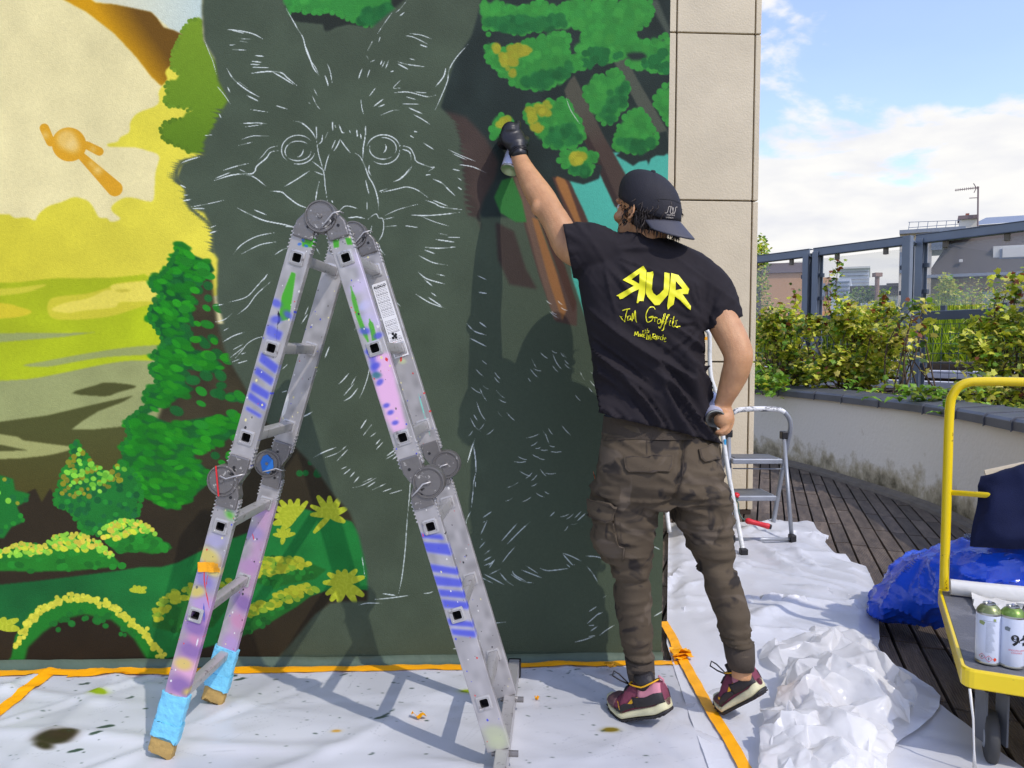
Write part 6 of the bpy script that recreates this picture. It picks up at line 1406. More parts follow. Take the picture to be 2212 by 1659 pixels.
scr = [([(500, 925), (520, 918), (545, 915)], 5), ([(530, 918), (520, 950), (512, 992), (498, 975), (485, 955), (500, 962)], 5), (cv([(545, 955), (532, 960), (530, 980), (545, 978), (548, 955), (550, 982)]), 4), (cv([(555, 985), (560, 940), (566, 975), (574, 925), (580, 985), (586, 992)]), 5),
       (cv([(690, 920), (680, 905), (655, 912), (638, 950), (645, 990), (668, 985), (680, 960), (655, 965), (690, 965)]), 5), (cv([(690, 990), (692, 965), (706, 970)]), 4), (cv([(722, 975), (708, 980), (708, 1000), (722, 995), (724, 975), (728, 998)]), 4),
       (cv([(735, 1005), (745, 965), (752, 945), (742, 950), (735, 985), (722, 1028), (712, 1020)]), 4.5), (cv([(752, 1005), (765, 965), (775, 950), (762, 955), (752, 990), (738, 1040), (728, 1038)]), 4.5), ([(725, 990), (770, 990)], 3.5), (cv([(780, 985), (776, 1010), (786, 1012)]), 4), ([(783, 970), (785, 974)], 4), (cv([(802, 960), (794, 1000), (798, 1018), (808, 1012)]), 4.5), ([(790, 985), (818, 988)], 3.5), (cv([(815, 995), (812, 1018), (825, 1022), (838, 1018)]), 4), ([(820, 980), (822, 984)], 4),
       (cv([(568, 1075), (575, 1050), (580, 1070), (590, 1048), (592, 1078)]), 4), (cv([(602, 1062), (596, 1072), (604, 1076), (606, 1062), (608, 1078)]), 3), (cv([(620, 1040), (618, 1078), (610, 1070), (620, 1062)]), 3), (cv([(624, 1072), (634, 1066), (626, 1060), (624, 1078), (632, 1084)]), 3),
       (cv([(645, 1062), (640, 1095)]), 5), (cv([(650, 1098), (652, 1068), (656, 1090), (664, 1070), (662, 1098)]), 4), ([(636, 1055), (634, 1040), (642, 1048), (646, 1028), (650, 1048), (656, 1042), (652, 1056), (636, 1055)], 3),
       (cv([(672, 1095), (680, 1062), (694, 1066), (690, 1080), (676, 1080), (700, 1096)]), 3.5), (cv([(698, 1084), (708, 1080), (700, 1074), (697, 1092), (708, 1094)]), 3), (cv([(712, 1092), (714, 1076), (722, 1080)]), 3), (cv([(734, 1076), (725, 1080), (724, 1096), (734, 1094)]), 3), (cv([(740, 1066), (734, 1100), (742, 1082), (746, 1100)]), 3), (cv([(748, 1094), (757, 1088), (750, 1084), (746, 1106), (758, 1104)]), 3)]
decal('script_lettering', strokes([(ZT(l), w / 2.727) for l, w in scr], 2), bvt, M_print, 0.003, tee, 4)
# ---- cap, hair, head
hc = M3(1398, 452, 2.49)
az = math.radians(127)                     # the way the face points, seen from above (x axis = 0)
fd = Vector((math.cos(az), math.sin(az), 0.14)).normalized(); sd_ = Vector((fd.y, -fd.x, 0)).normalized(); ud = fd.cross(sd_) * -1
if ud.z < 0: ud = -ud
Rh = Matrix(((sd_.x, fd.x, ud.x), (sd_.y, fd.y, ud.y), (sd_.z, fd.z, ud.z)))     # columns: side, face, up
def hp_(s, f, u): return hc + Rh @ Vector((s, f, u))
body = MB()
ball(body, hp_(0, -0.004, 0.012), (0.077, 0.098, 0.086), Rh, 24)
ball(body, hp_(0, 0.045, -0.062), (0.058, 0.052, 0.062), Rh, 20)
ball(body, hp_(0, 0.062, -0.098), (0.032, 0.030, 0.024), Rh, 14)
ball(body, hp_(0, 0.075, -0.02), (0.055, 0.026, 0.05), Rh, 16)
limb(body, [(hp_(0, 0.088, 0.012), .010), (hp_(0, 0.108, -0.018), .013), (hp_(0, 0.112, -0.030), .016)], 12)
for s in (-1, 1):
    ball(body, hp_(s * 0.013, 0.103, -0.034), (0.009, 0.009, 0.008), Rh, 10)
    ball(body, hp_(s * 0.042, 0.070, -0.030), (0.028, 0.026, 0.022), Rh, 12)
    ball(body, hp_(s * 0.030, 0.088, 0.022), (0.026, 0.012, 0.010), Rh, 12)
    # ear: rim, hollow and lobe
    e0 = (s * 0.080, -0.008, -0.018)
    limb(body, [(hp_(s * (0.082 + 0.010 * math.sin(t * 0.5)), -0.010 - 0.014 * math.sin(t) , -0.012 + 0.027 * math.cos(t)), .0052) for t in np.linspace(-0.5, 3.3, 9)], 8)
    ball(body, hp_(s * 0.080, -0.004, -0.014), (0.005, 0.014, 0.022), Rh, 10); ball(body, hp_(s * 0.083, -0.002, -0.040), (0.005, 0.008, 0.010), Rh, 10)
ball(body, hp_(0, 0.094, -0.062), (0.024, 0.012, 0.007), Rh, 12); ball(body, hp_(0, 0.092, -0.073), (0.021, 0.011, 0.007), Rh, 12)
limb(body, dense([(hp_(0, -0.02, -0.05), .062, .064), (M3(1400, 530, 2.49), .060, .062), (M3(1400, 570, 2.49), .072, .07)]))
# torso and legs under the clothes
body.loft([hr(q[0], q[1], q[2] * 0.86, q[3] * 0.85, q[4], 0.9) for q in TR[2:-3]]); body.loft([hr(1400, 790, 96, .10, 2.485), hr(1424, 870, 108, .106, 2.49), hr(1424, 935, 106, .104, 2.485), hr(1423, 1010, 108, .11, 2.465), hr(1424, 1060, 96, .09, 2.465)])
for r0 in (LLs, RLs): body.loft([hr(q[0], q[1], q[2] * 0.72, q[3] * 0.75, q[4]) for q in r0] + [hr(r0[-1][0] + 2, r0[-1][1] + 26, 21, .034, r0[-1][4])])
# raised arm
LA = [(M3(1310, 560, 2.49), .066), (M3(1262, 548, 2.50), .056), (M3(1228, 530, 2.53), .052, .050), (M3(1206, 488, 2.56), .047, .048), (M3(1186, 455, 2.59), .0455, .046), (M3(1170, 428, 2.62), .048, .042), (M3(1152, 400, 2.65), .043, .040), (M3(1136, 372, 2.68), .036, .035), (M3(1124, 346, 2.71), .029, .027), (M3(1117, 328, 2.725), .0265, .023), (M3(1112, 312, 2.73), .028, .022)]
limb(body, dense(LA)); ball(body, M3(1163, 448, 2.585), (.026, .026, .030))
# lowered arm, hand on the hip holding a can
RA = [(M3(1500, 600, 2.47), .064), (M3(1540, 650, 2.44), .055), (M3(1565, 700, 2.41), .050), (M3(1583, 735, 2.385), .0475), (M3(1594, 762, 2.37), .0455, .042), (M3(1594, 785, 2.37), .043), (M3(1586, 812, 2.385), .041), (M3(1574, 842, 2.40), .034), (M3(1564, 866, 2.415), .028, .026), (M3(1558, 884, 2.42), .028, .022)]
limb(body, dense(RA))
# right hand: palm and fingers round the can
hd_d = 2.415
limb(body, dense([(M3(1560, 872, 2.42), .027, .022), (M3(1560, 890, 2.415), .033, .022), (M3(1562, 905, 2.405), .034, .020)]))
fr_ = [((1571, 898, 2.40), (1572, 918, 2.39), (1562, 932, 2.385), (1549, 934, 2.39)), ((1576, 892, 2.42), (1579, 915, 2.43), (1570, 932, 2.43), (1556, 938, 2.435)), ((1576, 886, 2.44), (1581, 908, 2.455), (1573, 926, 2.465), (1560, 934, 2.47)), ((1574, 880, 2.46), (1579, 900, 2.48), (1573, 915, 2.495), (1562, 922, 2.505))]
for i, f4 in enumerate(fr_):
    limb(body, dense([(M3(*q), r) for q, r in zip(f4, (.0105, .0098, .009, .0078))], 3), 10)
limb(body, dense([(M3(1556, 874, 2.42), .013), (M3(1546, 882, 2.405), .0115), (M3(1536, 890, 2.40), .0095)], 3), 10)
bodyo = organic(body, 'body', M_skin, 0.0042, 2, person, lambda v, nn: 0.0012 * vnoise(v, 26, 2, 3), 0.5)
# eyes and brows on the hidden side of the face
M_eye = mat('eye_white', rgb(225, 220, 214), 0.2); M_iris = mat('iris', rgb(50, 36, 26), 0.2)
for s in (-1, 1):
    b = MB(); ball(b, hp_(s * 0.031, 0.088, 0.002), (.0125, .0125, .0125), Rh, 12); e = b.build('eye', M_eye, bodyo, smooth=True)
    b = MB(); ball(b, hp_(s * 0.031, 0.0965, 0.002), (.0055, .0045, .0055), Rh, 10); b.build('iris', M_iris, bodyo, smooth=True)
    b = MB(); limb(b, [(hp_(s * 0.016, 0.101, 0.022), .003), (hp_(s * 0.033, 0.099, 0.027), .0035), (hp_(s * 0.048, 0.09, 0.022), .0025)], 8); b.build('eyebrow', M_hair, bodyo, smooth=True)
# hair: a fringe of locks falling from under the cap round the back and sides
hair = MB(); hr_ = np.random.default_rng(21)
ball(hair, hp_(0, -0.034, -0.020), (0.080, 0.074, 0.072), Rh, 20)
for k in range(1100):
    a = hr_.uniform(-2.45, 2.45) ; 
    ca, sa = math.cos(a), math.sin(a)          # a = 0 points to the back of the head
    s0 = hp_(0.079 * sa * hr_.uniform(.9, 1.03), -0.012 - 0.090 * ca * hr_.uniform(.9, 1.03), hr_.uniform(-0.05, 0.03))
    L_ = hr_.uniform(0.02, 0.055) * (0.45 if abs(a) > 1.4 else 1.0)
    if abs(a) > 1.42 and hr_.random() < .8: continue
    out_ = (s0 - hp_(0, -0.012, s0.z - hc.z)); out_.z = 0; out_.normalize(); cur = hr_.normal(0, 0.010)
    p1 = s0 + Vector((0, 0, -L_ * 0.5)) + out_ * (0.004 + abs(cur) * .5); p2 = s0 + Vector((0, 0, -L_)) + out_ * hr_.uniform(-0.008, 0.014) + sd_ * cur
    w_ = hr_.uniform(0.0011, 0.0028); hair.tube([s0, (s0 + p1) / 2 + out_ * .003, p1, (p1 + p2) / 2, p2], [w_, w_, w_ * .95, w_ * .75, w_ * .15], 5)
hair.build('hair', M_hair, person, smooth=True)
b = MB()
for k in range(90):
    a = hr_.uniform(-0.6, 0.6); s0 = hp_(0.06 * math.sin(a * 2.2), 0.094 - abs(a) * 0.055, -0.080 - hr_.uniform(0, .03) * (1 if k % 3 else -0.7)); b.tube([s0, s0 + fd * 0.005 + Vector((0, 0, -0.010))], [.0014, .0004], 4)
b.build('beard', M_hair, person)
# cap: dome in panels, band, button and a wide brim turned to the back
caph = MB(); rings = []
for i in range(15):
    th = (PI * 0.53) * i / 14
    ring = []
    for k in range(40):
        a = 2 * PI * k / 40; ca, sa = math.cos(a), math.sin(a)
        # flat-fronted five panel crown (its front panel is at the back of the head)
        rx, ry, rz = 0.0905, 0.112, 0.112
        fl = 1.0 + 0.07 * max(0, -sa) ** 2 * math.sin(th) 
        seam = 1 - 0.012 * math.exp(-((((a + PI / 5) % (2 * PI / 5)) - PI / 5) / 0.05) ** 2)
        j = 1 + 0.010 * math.sin(5 * a + 3 * th) * math.sin(th)
        u_ = rz * math.cos(th) ** 0.85 if math.cos(th) > 0 else rz * math.cos(th)
        tilt_ = -0.046 * sa * -1 * math.sin(th)
        ring.append(hp_(rx * math.sin(th) ** 0.9 * ca * seam * j if th > 0 else 0, -0.006 + ry * math.sin(th) ** 0.9 * sa * seam * fl * j if th > 0 else -0.006, 0.012 + u_ * 0.95 * seam + tilt_ * 0.9))
    rings.append(ring)
caph.loft(rings, cap=False)
capo = caph.build('cap', M_cap, person, smooth=True, recalc=True); s = capo.modifiers.new('s', 'SOLIDIFY'); s.thickness = 0.003
b = MB(); b.lathe(hp_(0, -0.006, 0.012 + 0.107), [(0, 0.005), (0.006, 0.004), (0.009, 0.0), (0.009, -0.003)], 14, axis=ud); b.build('cap_button', M_cap, capo, smooth=True)
# brim
tip = []; rows = []
bdn = Vector((0, -1, 0)); 
for i in range(9):
    t = i / 8; row = []
    for k in range(25):
        a = -1.06 + 2.12 * k / 24; sa_, ca_ = math.sin(a), math.cos(a)
        rx = 0.090 * (1 + 0.02 * t); y0 = -0.006 - 0.112 * 1.05 * ca_; ext = 0.068 * t * (math.cos(a * 1.25) ** 0.55 if abs(a * 1.25) < PI / 2 else 0)
        row.append(hp_(rx * sa_ * 1.0, y0 - ext, 0.012 - 0.046 - 0.80 * ext - 0.010 * (sa_ ** 2)))
    rows.append(row)
b = MB(); b.grid(np.array([[tuple(p) for p in r] for r in rows])); br = b.build('brim', M_brim, capo, smooth=True); s = br.modifiers.new('s', 'SOLIDIFY'); s.thickness = 0.004
M_logo = mat('grey_embroidery', rgb(168, 160, 150), 0.7)
bvc = BVHTree.FromObject(capo, bpy.context.evaluated_depsgraph_get())
def ZL(l): return [(1161.3 + x / 2.727, 331.8 + y / 2.727) for x, y in l]
decal('cap_logo', strokes([(cv(ZL([(750, 350), (762, 348), (768, 330), (774, 312), (784, 318), (780, 345), (790, 355), (796, 340), (792, 318), (786, 312)])), 1.3), (cv(ZL([(800, 318), (796, 345), (802, 354), (810, 335), (812, 318), (822, 316)])), 1.3),
    (ZL([(762, 364), (762, 358), (766, 362), (770, 358), (770, 364)]), 1.0), (ZL([(774, 359), (774, 364), (779, 364), (779, 359)]), 1.0), (ZL([(783, 359), (783, 365), (787, 362), (783, 359)]), 1.0), (ZL([(796, 360), (791, 360), (791, 366), (796, 366)]), 1.0), (ZL([(800, 367), (800, 361), (805, 367), (805, 361)]), 1.0),
    (ZL([(756, 372), (758, 379), (761, 374), (764, 379), (766, 372)]), 1.0), (ZL([(770, 373), (775, 373), (775, 380), (770, 380), (770, 373)]), 1.0), (ZL([(779, 381), (779, 374), (784, 377), (780, 378), (785, 382)]), 1.0), (ZL([(788, 382), (788, 375), (792, 379), (796, 375), (796, 383)]), 1.0)], 1), bvc, M_logo, 0.0015, capo, 5)
decal('cap_seam', strokes([(cv(ZL([(700, 272), (740, 268), (800, 276), (842, 296)])), 1.0), (cv(ZL([(600, 335), (640, 360), (700, 392), (770, 405), (808, 410)])), 1.0)], 1), bvc, mat('cap_thread', rgb(22, 21, 24), 0.8), 0.0012, capo, 5)
# ---- gloved left hand
gl = MB()
def GZ(x, y, d): return M3(1023 + x / 7.5, 221 + y / 7.5, d)
limb(gl, dense([(GZ(735, 830, 2.712), .0300, .0275), (GZ(715, 760, 2.72), .0305, .027), (GZ(690, 680, 2.725), .038, .027), (GZ(640, 590, 2.735), .044, .025), (GZ(610, 510, 2.74), .041, .023), (GZ(600, 475, 2.745), .036, .020)]))
limb(gl, dense([(GZ(665, 520, 2.735), .017), (GZ(690, 440, 2.735), .0140), (GZ(712, 380, 2.745), .0125), (GZ(716, 335, 2.755), .0108)], 3), 12)       # index on the nozzle
for (x0, y0, sx) in ((590, 490, 0), (540, 530, 1), (500, 590, 2)):
    limb(gl, dense([(GZ(x0, y0, 2.74), .014), (GZ(x0 - 75 + 12 * sx, y0 - 5 + 10 * sx, 2.765), .0125), (GZ(x0 - 95 + 20 * sx, y0 + 20 + 16 * sx, 2.80), .0115), (GZ(x0 - 20 + 10 * sx, y0 + 45 + 15 * sx, 2.825), .010)], 3), 12)
limb(gl, dense([(GZ(470, 620, 2.74), .014), (GZ(448, 660, 2.76), .014), (GZ(460, 710, 2.79), .0115), (GZ(520, 730, 2.81), .010)], 3), 12)
limb(gl, dense([(GZ(760, 690, 2.72), .018), (GZ(835, 660, 2.74), .0145), (GZ(850, 600, 2.775), .0125), (GZ(800, 560, 2.81), .0105)], 3), 12)     # thumb
gv = organic(gl, 'glove', M_glove, 0.0036, 2, person, lambda v, nn: 0.0012 * (1 - np.abs(vnoise(v * [0.6, 0.6, 2.2], 34, 2, 5))) ** 3, 0.5)
b = MB(); wd_ = (GZ(715, 760, 2.72) - GZ(735, 830, 2.712)).normalized()
for k, (rr_, dd) in enumerate(((.0318, 0), (.0322, .006), (.0312, .012))):
    c_ = GZ(735, 832, 2.712) + wd_ * dd; u_ = wd_.cross(Vector((0, 1, 0))).normalized(); w2 = wd_.cross(u_)
    b.tube([c_ + u_ * math.cos(t) * (rr_ + .001 * math.sin(t * 7 + k)) + w2 * math.sin(t) * (rr_ - .003) + wd_ * .002 * math.sin(t * 5 + k) for t in np.linspace(0, 2 * PI, 40)], .0026, 6)
b.build('glove_cuff', M_glove, gv, smooth=True)
# ---- shoes
M_upper = mat('plum_mesh', rgb(124, 56, 76), 0.75, var=0.12, vscale=30, bump=0.4, bscale=500)
M_pink = mat('pink_suede', rgb(196, 128, 140), 0.8, var=0.08, vscale=30)
M_blk = mat('shoe_black', rgb(36, 32, 33), 0.55, bump=0.2, bscale=200)
M_sole = mat('cream_sole', rgb(206, 200, 160), 0.6, var=0.14, vscale=24)
M_tick = mat('yellow_trim', rgb(226, 168, 20), 0.5); M_red = mat('toe_red', rgb(96, 66, 70), 0.7, var=0.15, vscale=30)
def shoe(toe, ball_, heel, lbl):
    """toe, ball and heel: points under the sole; the foot flexes at the ball"""
    toe, bl, heel = Vector(toe), Vector(ball_), Vector(heel)
    a1 = (bl - toe); L1 = a1.length; a1.normalize(); a2 = (heel - bl); L2_ = a2.length; a2.normalize(); L_ = L1 + L2_
    lat = a2.cross(Vector((0, 0, 1))).normalized(); u1 = lat.cross(a1) * 1; u2 = lat.cross(a2)
    if u1.z < 0: u1, u2 = -u1, -u2
    sB = L1 / L_
    def at(s, x, h):
        t = min(1, max(0, (s - sB + 0.12) / 0.24)); t = t * t * (3 - 2 * t)
        p = bl + (a1 * ((s - sB) * L_) if s < sB else a2 * ((s - sB) * L_)); u = (u1 * (1 - t) + u2 * t).normalized()
        return p + lat * x + u * h
    hwf = lambda s: float(np.interp(s, [0, .04, .12, .3, .45, .6, .8, .93, 1.0], [.016, .029, .041, .048, .043, .037, .037, .032, .018]))
    th = lambda s: float(np.interp(s, [0, .1, .3, .6, 1], [.016, .020, .022, .030, .036]))
    ss = np.linspace(0.0, 1.0, 26)
    def ringS(s, h0, h1, k=1.0, n=20):
        w = hwf(s) * k; return [at(s, w * math.copysign(abs(math.cos(t)) ** .5, math.cos(t)), (h0 + h1) / 2 + (h1 - h0) / 2 * math.copysign(abs(math.sin(t)) ** .5, math.sin(t))) for t in [2 * PI * j / n for j in range(n)]]
    toeup = lambda s: 0.018 * max(0, 0.16 - s) / 0.16 + 0.010 * max(0, s - 0.86) / 0.14
    out_ = MB(); out_.loft([ringS(s, toeup(s) * .8 + 0.0, toeup(s) + .007, 0.97) for s in ss]); sh_ = thing_mesh = None
    up_ = MB(); H_ = lambda s: float(np.interp(s, [0, .05, .12, .25, .4, .5, .6, .68, .8, .92, 1.0], [.022, .036, .048, .058, .074, .090, .100, .092, .088, .100, .094]))
    rings = []
    for s in ss:
        w = hwf(s) * (0.93 - 0.0 * s); h = H_(s); ring = []; hb = th(s) * 0.7
        for j in range(24):
            t = 2 * PI * j / 24; c_, s_ = math.cos(t), math.sin(t)
            tw = 1 - 0.36 * max(0, s_) ** 1.5 * (0.5 if s < 0.3 else 1.0)
            ring.append(at(s, w * tw * math.copysign(abs(c_) ** .7, c_), hb + (h - hb) * (0.5 + 0.5 * math.copysign(abs(s_) ** .8, s_))))
        rings.append(ring)
    up_.loft(rings)
    so_ = up_.build('shoe', M_upper, person, smooth=True, recalc=True)
    mid_ = MB(); mid_.loft([ringS(s, toeup(s) + .006, toeup(s) + th(s), 1.02) for s in ss]); mid_.build('midsole', M_sole, so_, smooth=True, recalc=True)
    out_.build('outsole', M_blk, so_, smooth=True, recalc=True)
    lg = MB()
    for s in np.arange(0.06, 0.97, 0.055):
        for x in np.arange(-0.8, 0.81, 0.32):
            w = hwf(s); h = toeup(s) * .8 - 0.0025; q = [at(s + a * .019, w * x + b_ * .0052, h) for a, b_ in ((-1, -1), (1, -1), (1, 1), (-1, 1))]
            q2 = [at(s + a * .019, w * x + b_ * .0052, h + .004) for a, b_ in ((-1, -1), (1, -1), (1, 1), (-1, 1))]; lg.add(q + q2, [(3, 2, 1, 0), (0, 1, 5, 4), (1, 2, 6, 5), (2, 3, 7, 6), (3, 0, 4, 7)])
    lg.build('tread', M_blk, so_, kind='stuff')
    pt = MB(); q = [at(s, x, toeup(s) * .8 - 0.0035) for s, x in ((.80, .002), (.93, .002), (.93, .014), (.80, .014))]; pt.add(q, [(0, 1, 2, 3)]); q = [at(s, x, toeup(s) * .8 - 0.0035) for s, x in ((.36, -.014), (.46, -.014), (.46, .004), (.36, .004))]; pt.add(q, [(0, 1, 2, 3)], 1); pt.build('sole_badge', [mat('orange_badge', rgb(220, 96, 50), 0.5), M_tick], so_)
    def shell(name, m, s0, s1, t0, t1, k=1.035, seg=10, top=None):     # patch lying on the upper, given by length and angle range
        b = MB(); P = []
        for s in np.linspace(s0, s1, seg):
            row = []
            a0 = t0(s) if callable(t0) else t0; b0 = t1(s) if callable(t1) else t1
            w = hwf(s) * 0.93; h = H_(s); hb = th(s) * 0.7
            for t in np.linspace(a0, b0, 9):
                c_, s_ = math.cos(t), math.sin(t); tw = 1 - 0.36 * max(0, s_) ** 1.5 * (0.5 if s < 0.3 else 1.0)
                row.append(tuple(at(s, w * k * tw * math.copysign(abs(c_) ** .7, c_) + 0.0008 * math.copysign(1, c_), hb + (h - hb) * (0.5 + 0.5 * math.copysign(abs(s_) ** .8, s_)) * (1 + (k - 1) * .5) + .0005)))
            P.append(row)
        b.grid(np.array(P)); o = b.build(name, m, so_, smooth=True); q = o.modifiers.new('s', 'SOLIDIFY'); q.thickness = 0.0022; q.offset = 0; return o
    shell('toe_cap', M_red, 0.02, 0.24, -0.3, PI + 0.3, 1.03, 8)
    for sg in (0, 1):
        f = (lambda t: t) if sg == 0 else (lambda t: PI - t)
        shell('heel_panel', M_pink, 0.70, 0.99, f(0.05), f(1.1), 1.045)
        shell('heel_clip', M_blk, 0.62, 1.0, f(-0.62), f(0.12), 1.10)
        shell('side_panel', M_blk, 0.24, 0.62, f(-0.6), lambda s, f=f: f(-0.35 + 0.35 * math.sin((s - .24) * 8)), 1.06)
        # curved tick: a hook that starts near the laces, dips and sweeps up to the heel
        bl_ = MB(); P = []
        for s in np.linspace(0.28, 0.80, 16):
            u_ = (s - 0.28) / 0.52; mid_t = 0.62 - 1.15 * math.sin(min(1, u_ * 1.9) * PI / 2) + 1.35 * max(0, u_ - 0.28); hw_ = 0.20 * math.sin(max(0.02, min(1, u_ * 2.6)) * PI / 2) * (1 - u_) ** 0.9 + 0.015
            w = hwf(s) * 0.93; h = H_(s); hb = th(s) * 0.7; row = []
            for t in (mid_t - hw_, mid_t, mid_t + hw_):
                t = f(t); c_, s_ = math.cos(t), math.sin(t); tw = 1 - 0.36 * max(0, s_) ** 1.5 * (0.5 if s < 0.3 else 1.0)
                row.append(tuple(at(s, w * 1.10 * tw * math.copysign(abs(c_) ** .7, c_), hb + (h - hb) * (0.5 + 0.5 * math.copysign(abs(s_) ** .8, s_)))))
            P.append(row)
        bl_.grid(np.array(P)); bl_.build('tick_emblem', M_tick, so_, smooth=True)
    # collar, sock, laces
    b = MB(); b.tube([at(0.78 + 0.19 * math.cos(t) * (1 if math.cos(t) > 0 else 1.15), 0.030 * math.sin(t), float(np.interp(0.78 + 0.19 * math.cos(t), [.55, .62, .78, .97], [.104, .103, .092, .104]))) for t in np.linspace(0, 2 * PI, 28)], .0024, 8); b.build('collar', M_tick, so_, smooth=True)
    b = MB(); b.loft([ering(at(0.77, 0, h), .028 * k, .036 * k, 20, 1, ax=lat, ay=a2) for h, k in ((.075, 1.0), (.10, .95), (.125, .9))]); b.build('sock', M_blk, so_, smooth=True)
    b = MB()
    for i, s in enumerate((0.34, 0.40, 0.46, 0.52)):
        b.tube([at(s, -.019, H_(s) * .93), at(s + .01, 0, H_(s) + .005), at(s, .019, H_(s) * .93)], .0028, 6)
    c0_ = at(0.52, -0.01, H_(0.52) + .004)
    b.tube([c0_, c0_ + Vector((-.035, .0, .035)), c0_ + Vector((-.052, .0, .045)), c0_ + Vector((-.056, .0, .030)), c0_ + Vector((-.030, .004, .012)), c0_], .0024, 6)
    b.tube([c0_, c0_ + Vector((-.014, -.01, -.004)), c0_ + Vector((-.024, -.014, -.022))], .0024, 6); b.build('laces', M_blk, so_, smooth=True)
    b = MB(); b.tube([at(0.985, -.006, .085), at(1.02, 0, .10), at(0.985, .006, .115)], .0035, 6); b.build('heel_loop', M_pink, so_, smooth=True)
    return so_
fz = 0.014
shoe(G(1316, 1517, fz + .004), G(1358, 1549, fz), M3(1452, 1540, 2.36), 'left')
shoe(G(1546, 1518, 0.035), G(1577, 1535, 0.034), M3(1655, 1496, 2.37), 'right')
# ---- spray cans held by the painter (things of their own)
M_steel = mat('can_steel', rgb(176, 176, 170), 0.28, 0.9, var=0.08, vscale=10)
M_canw = mat('can_silver_print', rgb(178, 180, 200), 0.32, 0.25, var=0.06, vscale=10)
M_mint = mat('pale_green_base', rgb(178, 196, 150), 0.35, 0.6)
def can(name, label, base, axis, R=0.033, Hc=0.150, capc=None, group=None, m=None, loc=None, mb_=None):
    o = thing(name, label, 'spray can', tuple(base), group); a = Vector(axis).normalized(); c = Vector(base)
    b = MB(); b.lathe(c, [(R * .93, .003), (R * 1.0, .0045), (R * 1.0, .009), (R * .97, .011)], 36, a); x = b.build('bottom_rim', M_steel, o, smooth=False); shade(x, 35)
    b = MB(); b.lathe(c, [(0.0, .014), (R * .5, .010), (R * .86, .003), (R * .93, .003)], 36, a); x = b.build('bottom', mb_ or M_mint, o); shade(x, 60)
    b = MB(); b.lathe(c, [(R * .97, .011), (R * .985, .013), (R * .985, Hc - .004), (R * .97, Hc - .001)], 40, a); x = b.build('can_body', m or M_canw, o); shade(x, 40)
    b = MB(); b.lathe(c, [(R * .98, Hc - .002), (R * 1.01, Hc + .001), (R * .98, Hc + .004)], 36, a); x = b.build('top_rim', M_steel, o); shade(x, 50)
    b = MB(); b.lathe(c, [(R * .97, Hc + .003), (R * .90, Hc + .010), (R * .70, Hc + .019), (R * .52, Hc + .023), (R * .48, Hc + .024)], 36, a); x = b.build('shoulder', capc or M_steel, o); shade(x, 60)
    b = MB(); b.lathe(c, [(R * .50, Hc + .022), (R * .50, Hc + .028), (R * .44, Hc + .029), (R * .40, Hc + .025), (R * .16, Hc + .025), (R * .15, Hc + .029), (0.0, Hc + .029)], 30, a); x = b.build('valve_cup', M_steel, o); shade(x, 40)
    b = MB(); b.lathe(c, [(.003, Hc + .028), (.003, Hc + .034), (0, Hc + .034)], 10, a); x = b.build('valve_stem', M_canw, o)
    return o, c, a
cb = M3(1099.5, 370, 2.735); ct = M3(1127, 288, 2.80)
ax_ = (ct - cb).normalized()
held, _, _ = can('spray_can', 'silver spray can gripped in the black glove against the mural', cb, ax_, R=0.0325, Hc=0.128)
b = MB(); b.lathe(cb, [(.0, .172), (.006, .172), (.008, .168), (.008, .155), (.010, .150)], 16, ax_); b.build('nozzle', M_black, held, smooth=True)
b2_ = M3(1546, 907, 2.385); a2_ = (Vector((0.10, 0.88, 0.42))).normalized()
can('spray_can', 'dark bottomed spray can held at the hip in the bare hand', b2_, a2_, R=0.032, Hc=0.13, mb_=mat('dark_can_base', rgb(84, 86, 84), 0.25, 0.9))

for o in bpy.data.objects:
    if o.name.split('.')[0] in ('seam', 'script_lettering', 'stitching'): o['kind'] = 'stuff'
# ------------------------------------------------------------------ grey two step stool
M_greyt = mat('grey_enamel', rgb(150, 154, 160), 0.4, 0.3, var=0.12, vscale=10)
M_dgrey = mat('dark_grey_step', rgb(96, 98, 102), 0.5, var=0.15, vscale=14)
M_white = mat('white_enamel', rgb(216, 216, 212), 0.45, col2=rgb(176, 178, 172), c2lo=0.5, c2hi=0.7, vscale=22)
M_wpaint = mat('spattered_white', rgb(222, 222, 220), 0.5, col2=rgb(90, 92, 96), c2lo=0.50, c2hi=0.60, vscale=30)
sl_ = thing('step_stool', 'grey metal step stool with a rounded handle standing on the drop sheet', 'step stool', tuple(G(1640, 1172)))
def loopt(name, pts, r, m, parent, flat=None, n=12, sub=5):
    b = MB(); b.tube([Vector(p) for p in catmull([tuple(p) for p in pts], sub, False)], r, n, flat=flat); return b.build(name, m, parent, smooth=True)
dA, dB = 4.9, 4.84
zf = 0.035
A_l0, A_r0 = G(1545, 1136, zf), G(1669, 1136, zf)
loopt('handle_frame', [A_r0, M3(1684, 1050, 5.08), M3(1697, 975, 4.98), M3(1706, 935, 4.93), M3(1707, 912, 4.91), M3(1698, 894, 4.9), M3(1682, 886, 4.9), M3(1655, 884, 4.9), M3(1625, 884, 4.9), M3(1597, 886, 4.9), M3(1580, 894, 4.9), M3(1570, 912, 4.91), M3(1568, 940, 4.93), M3(1561, 1000, 5.0), A_l0], 0.0155, M_greyt, sl_, sub=4)
loopt('handle_grip', [M3(1694, 891, 4.885), M3(1682, 885.5, 4.885), M3(1655, 883.5, 4.885), M3(1625, 883.5, 4.885), M3(1597, 885.5, 4.885), M3(1584, 891, 4.885)], 0.0168, M_wpaint, sl_)
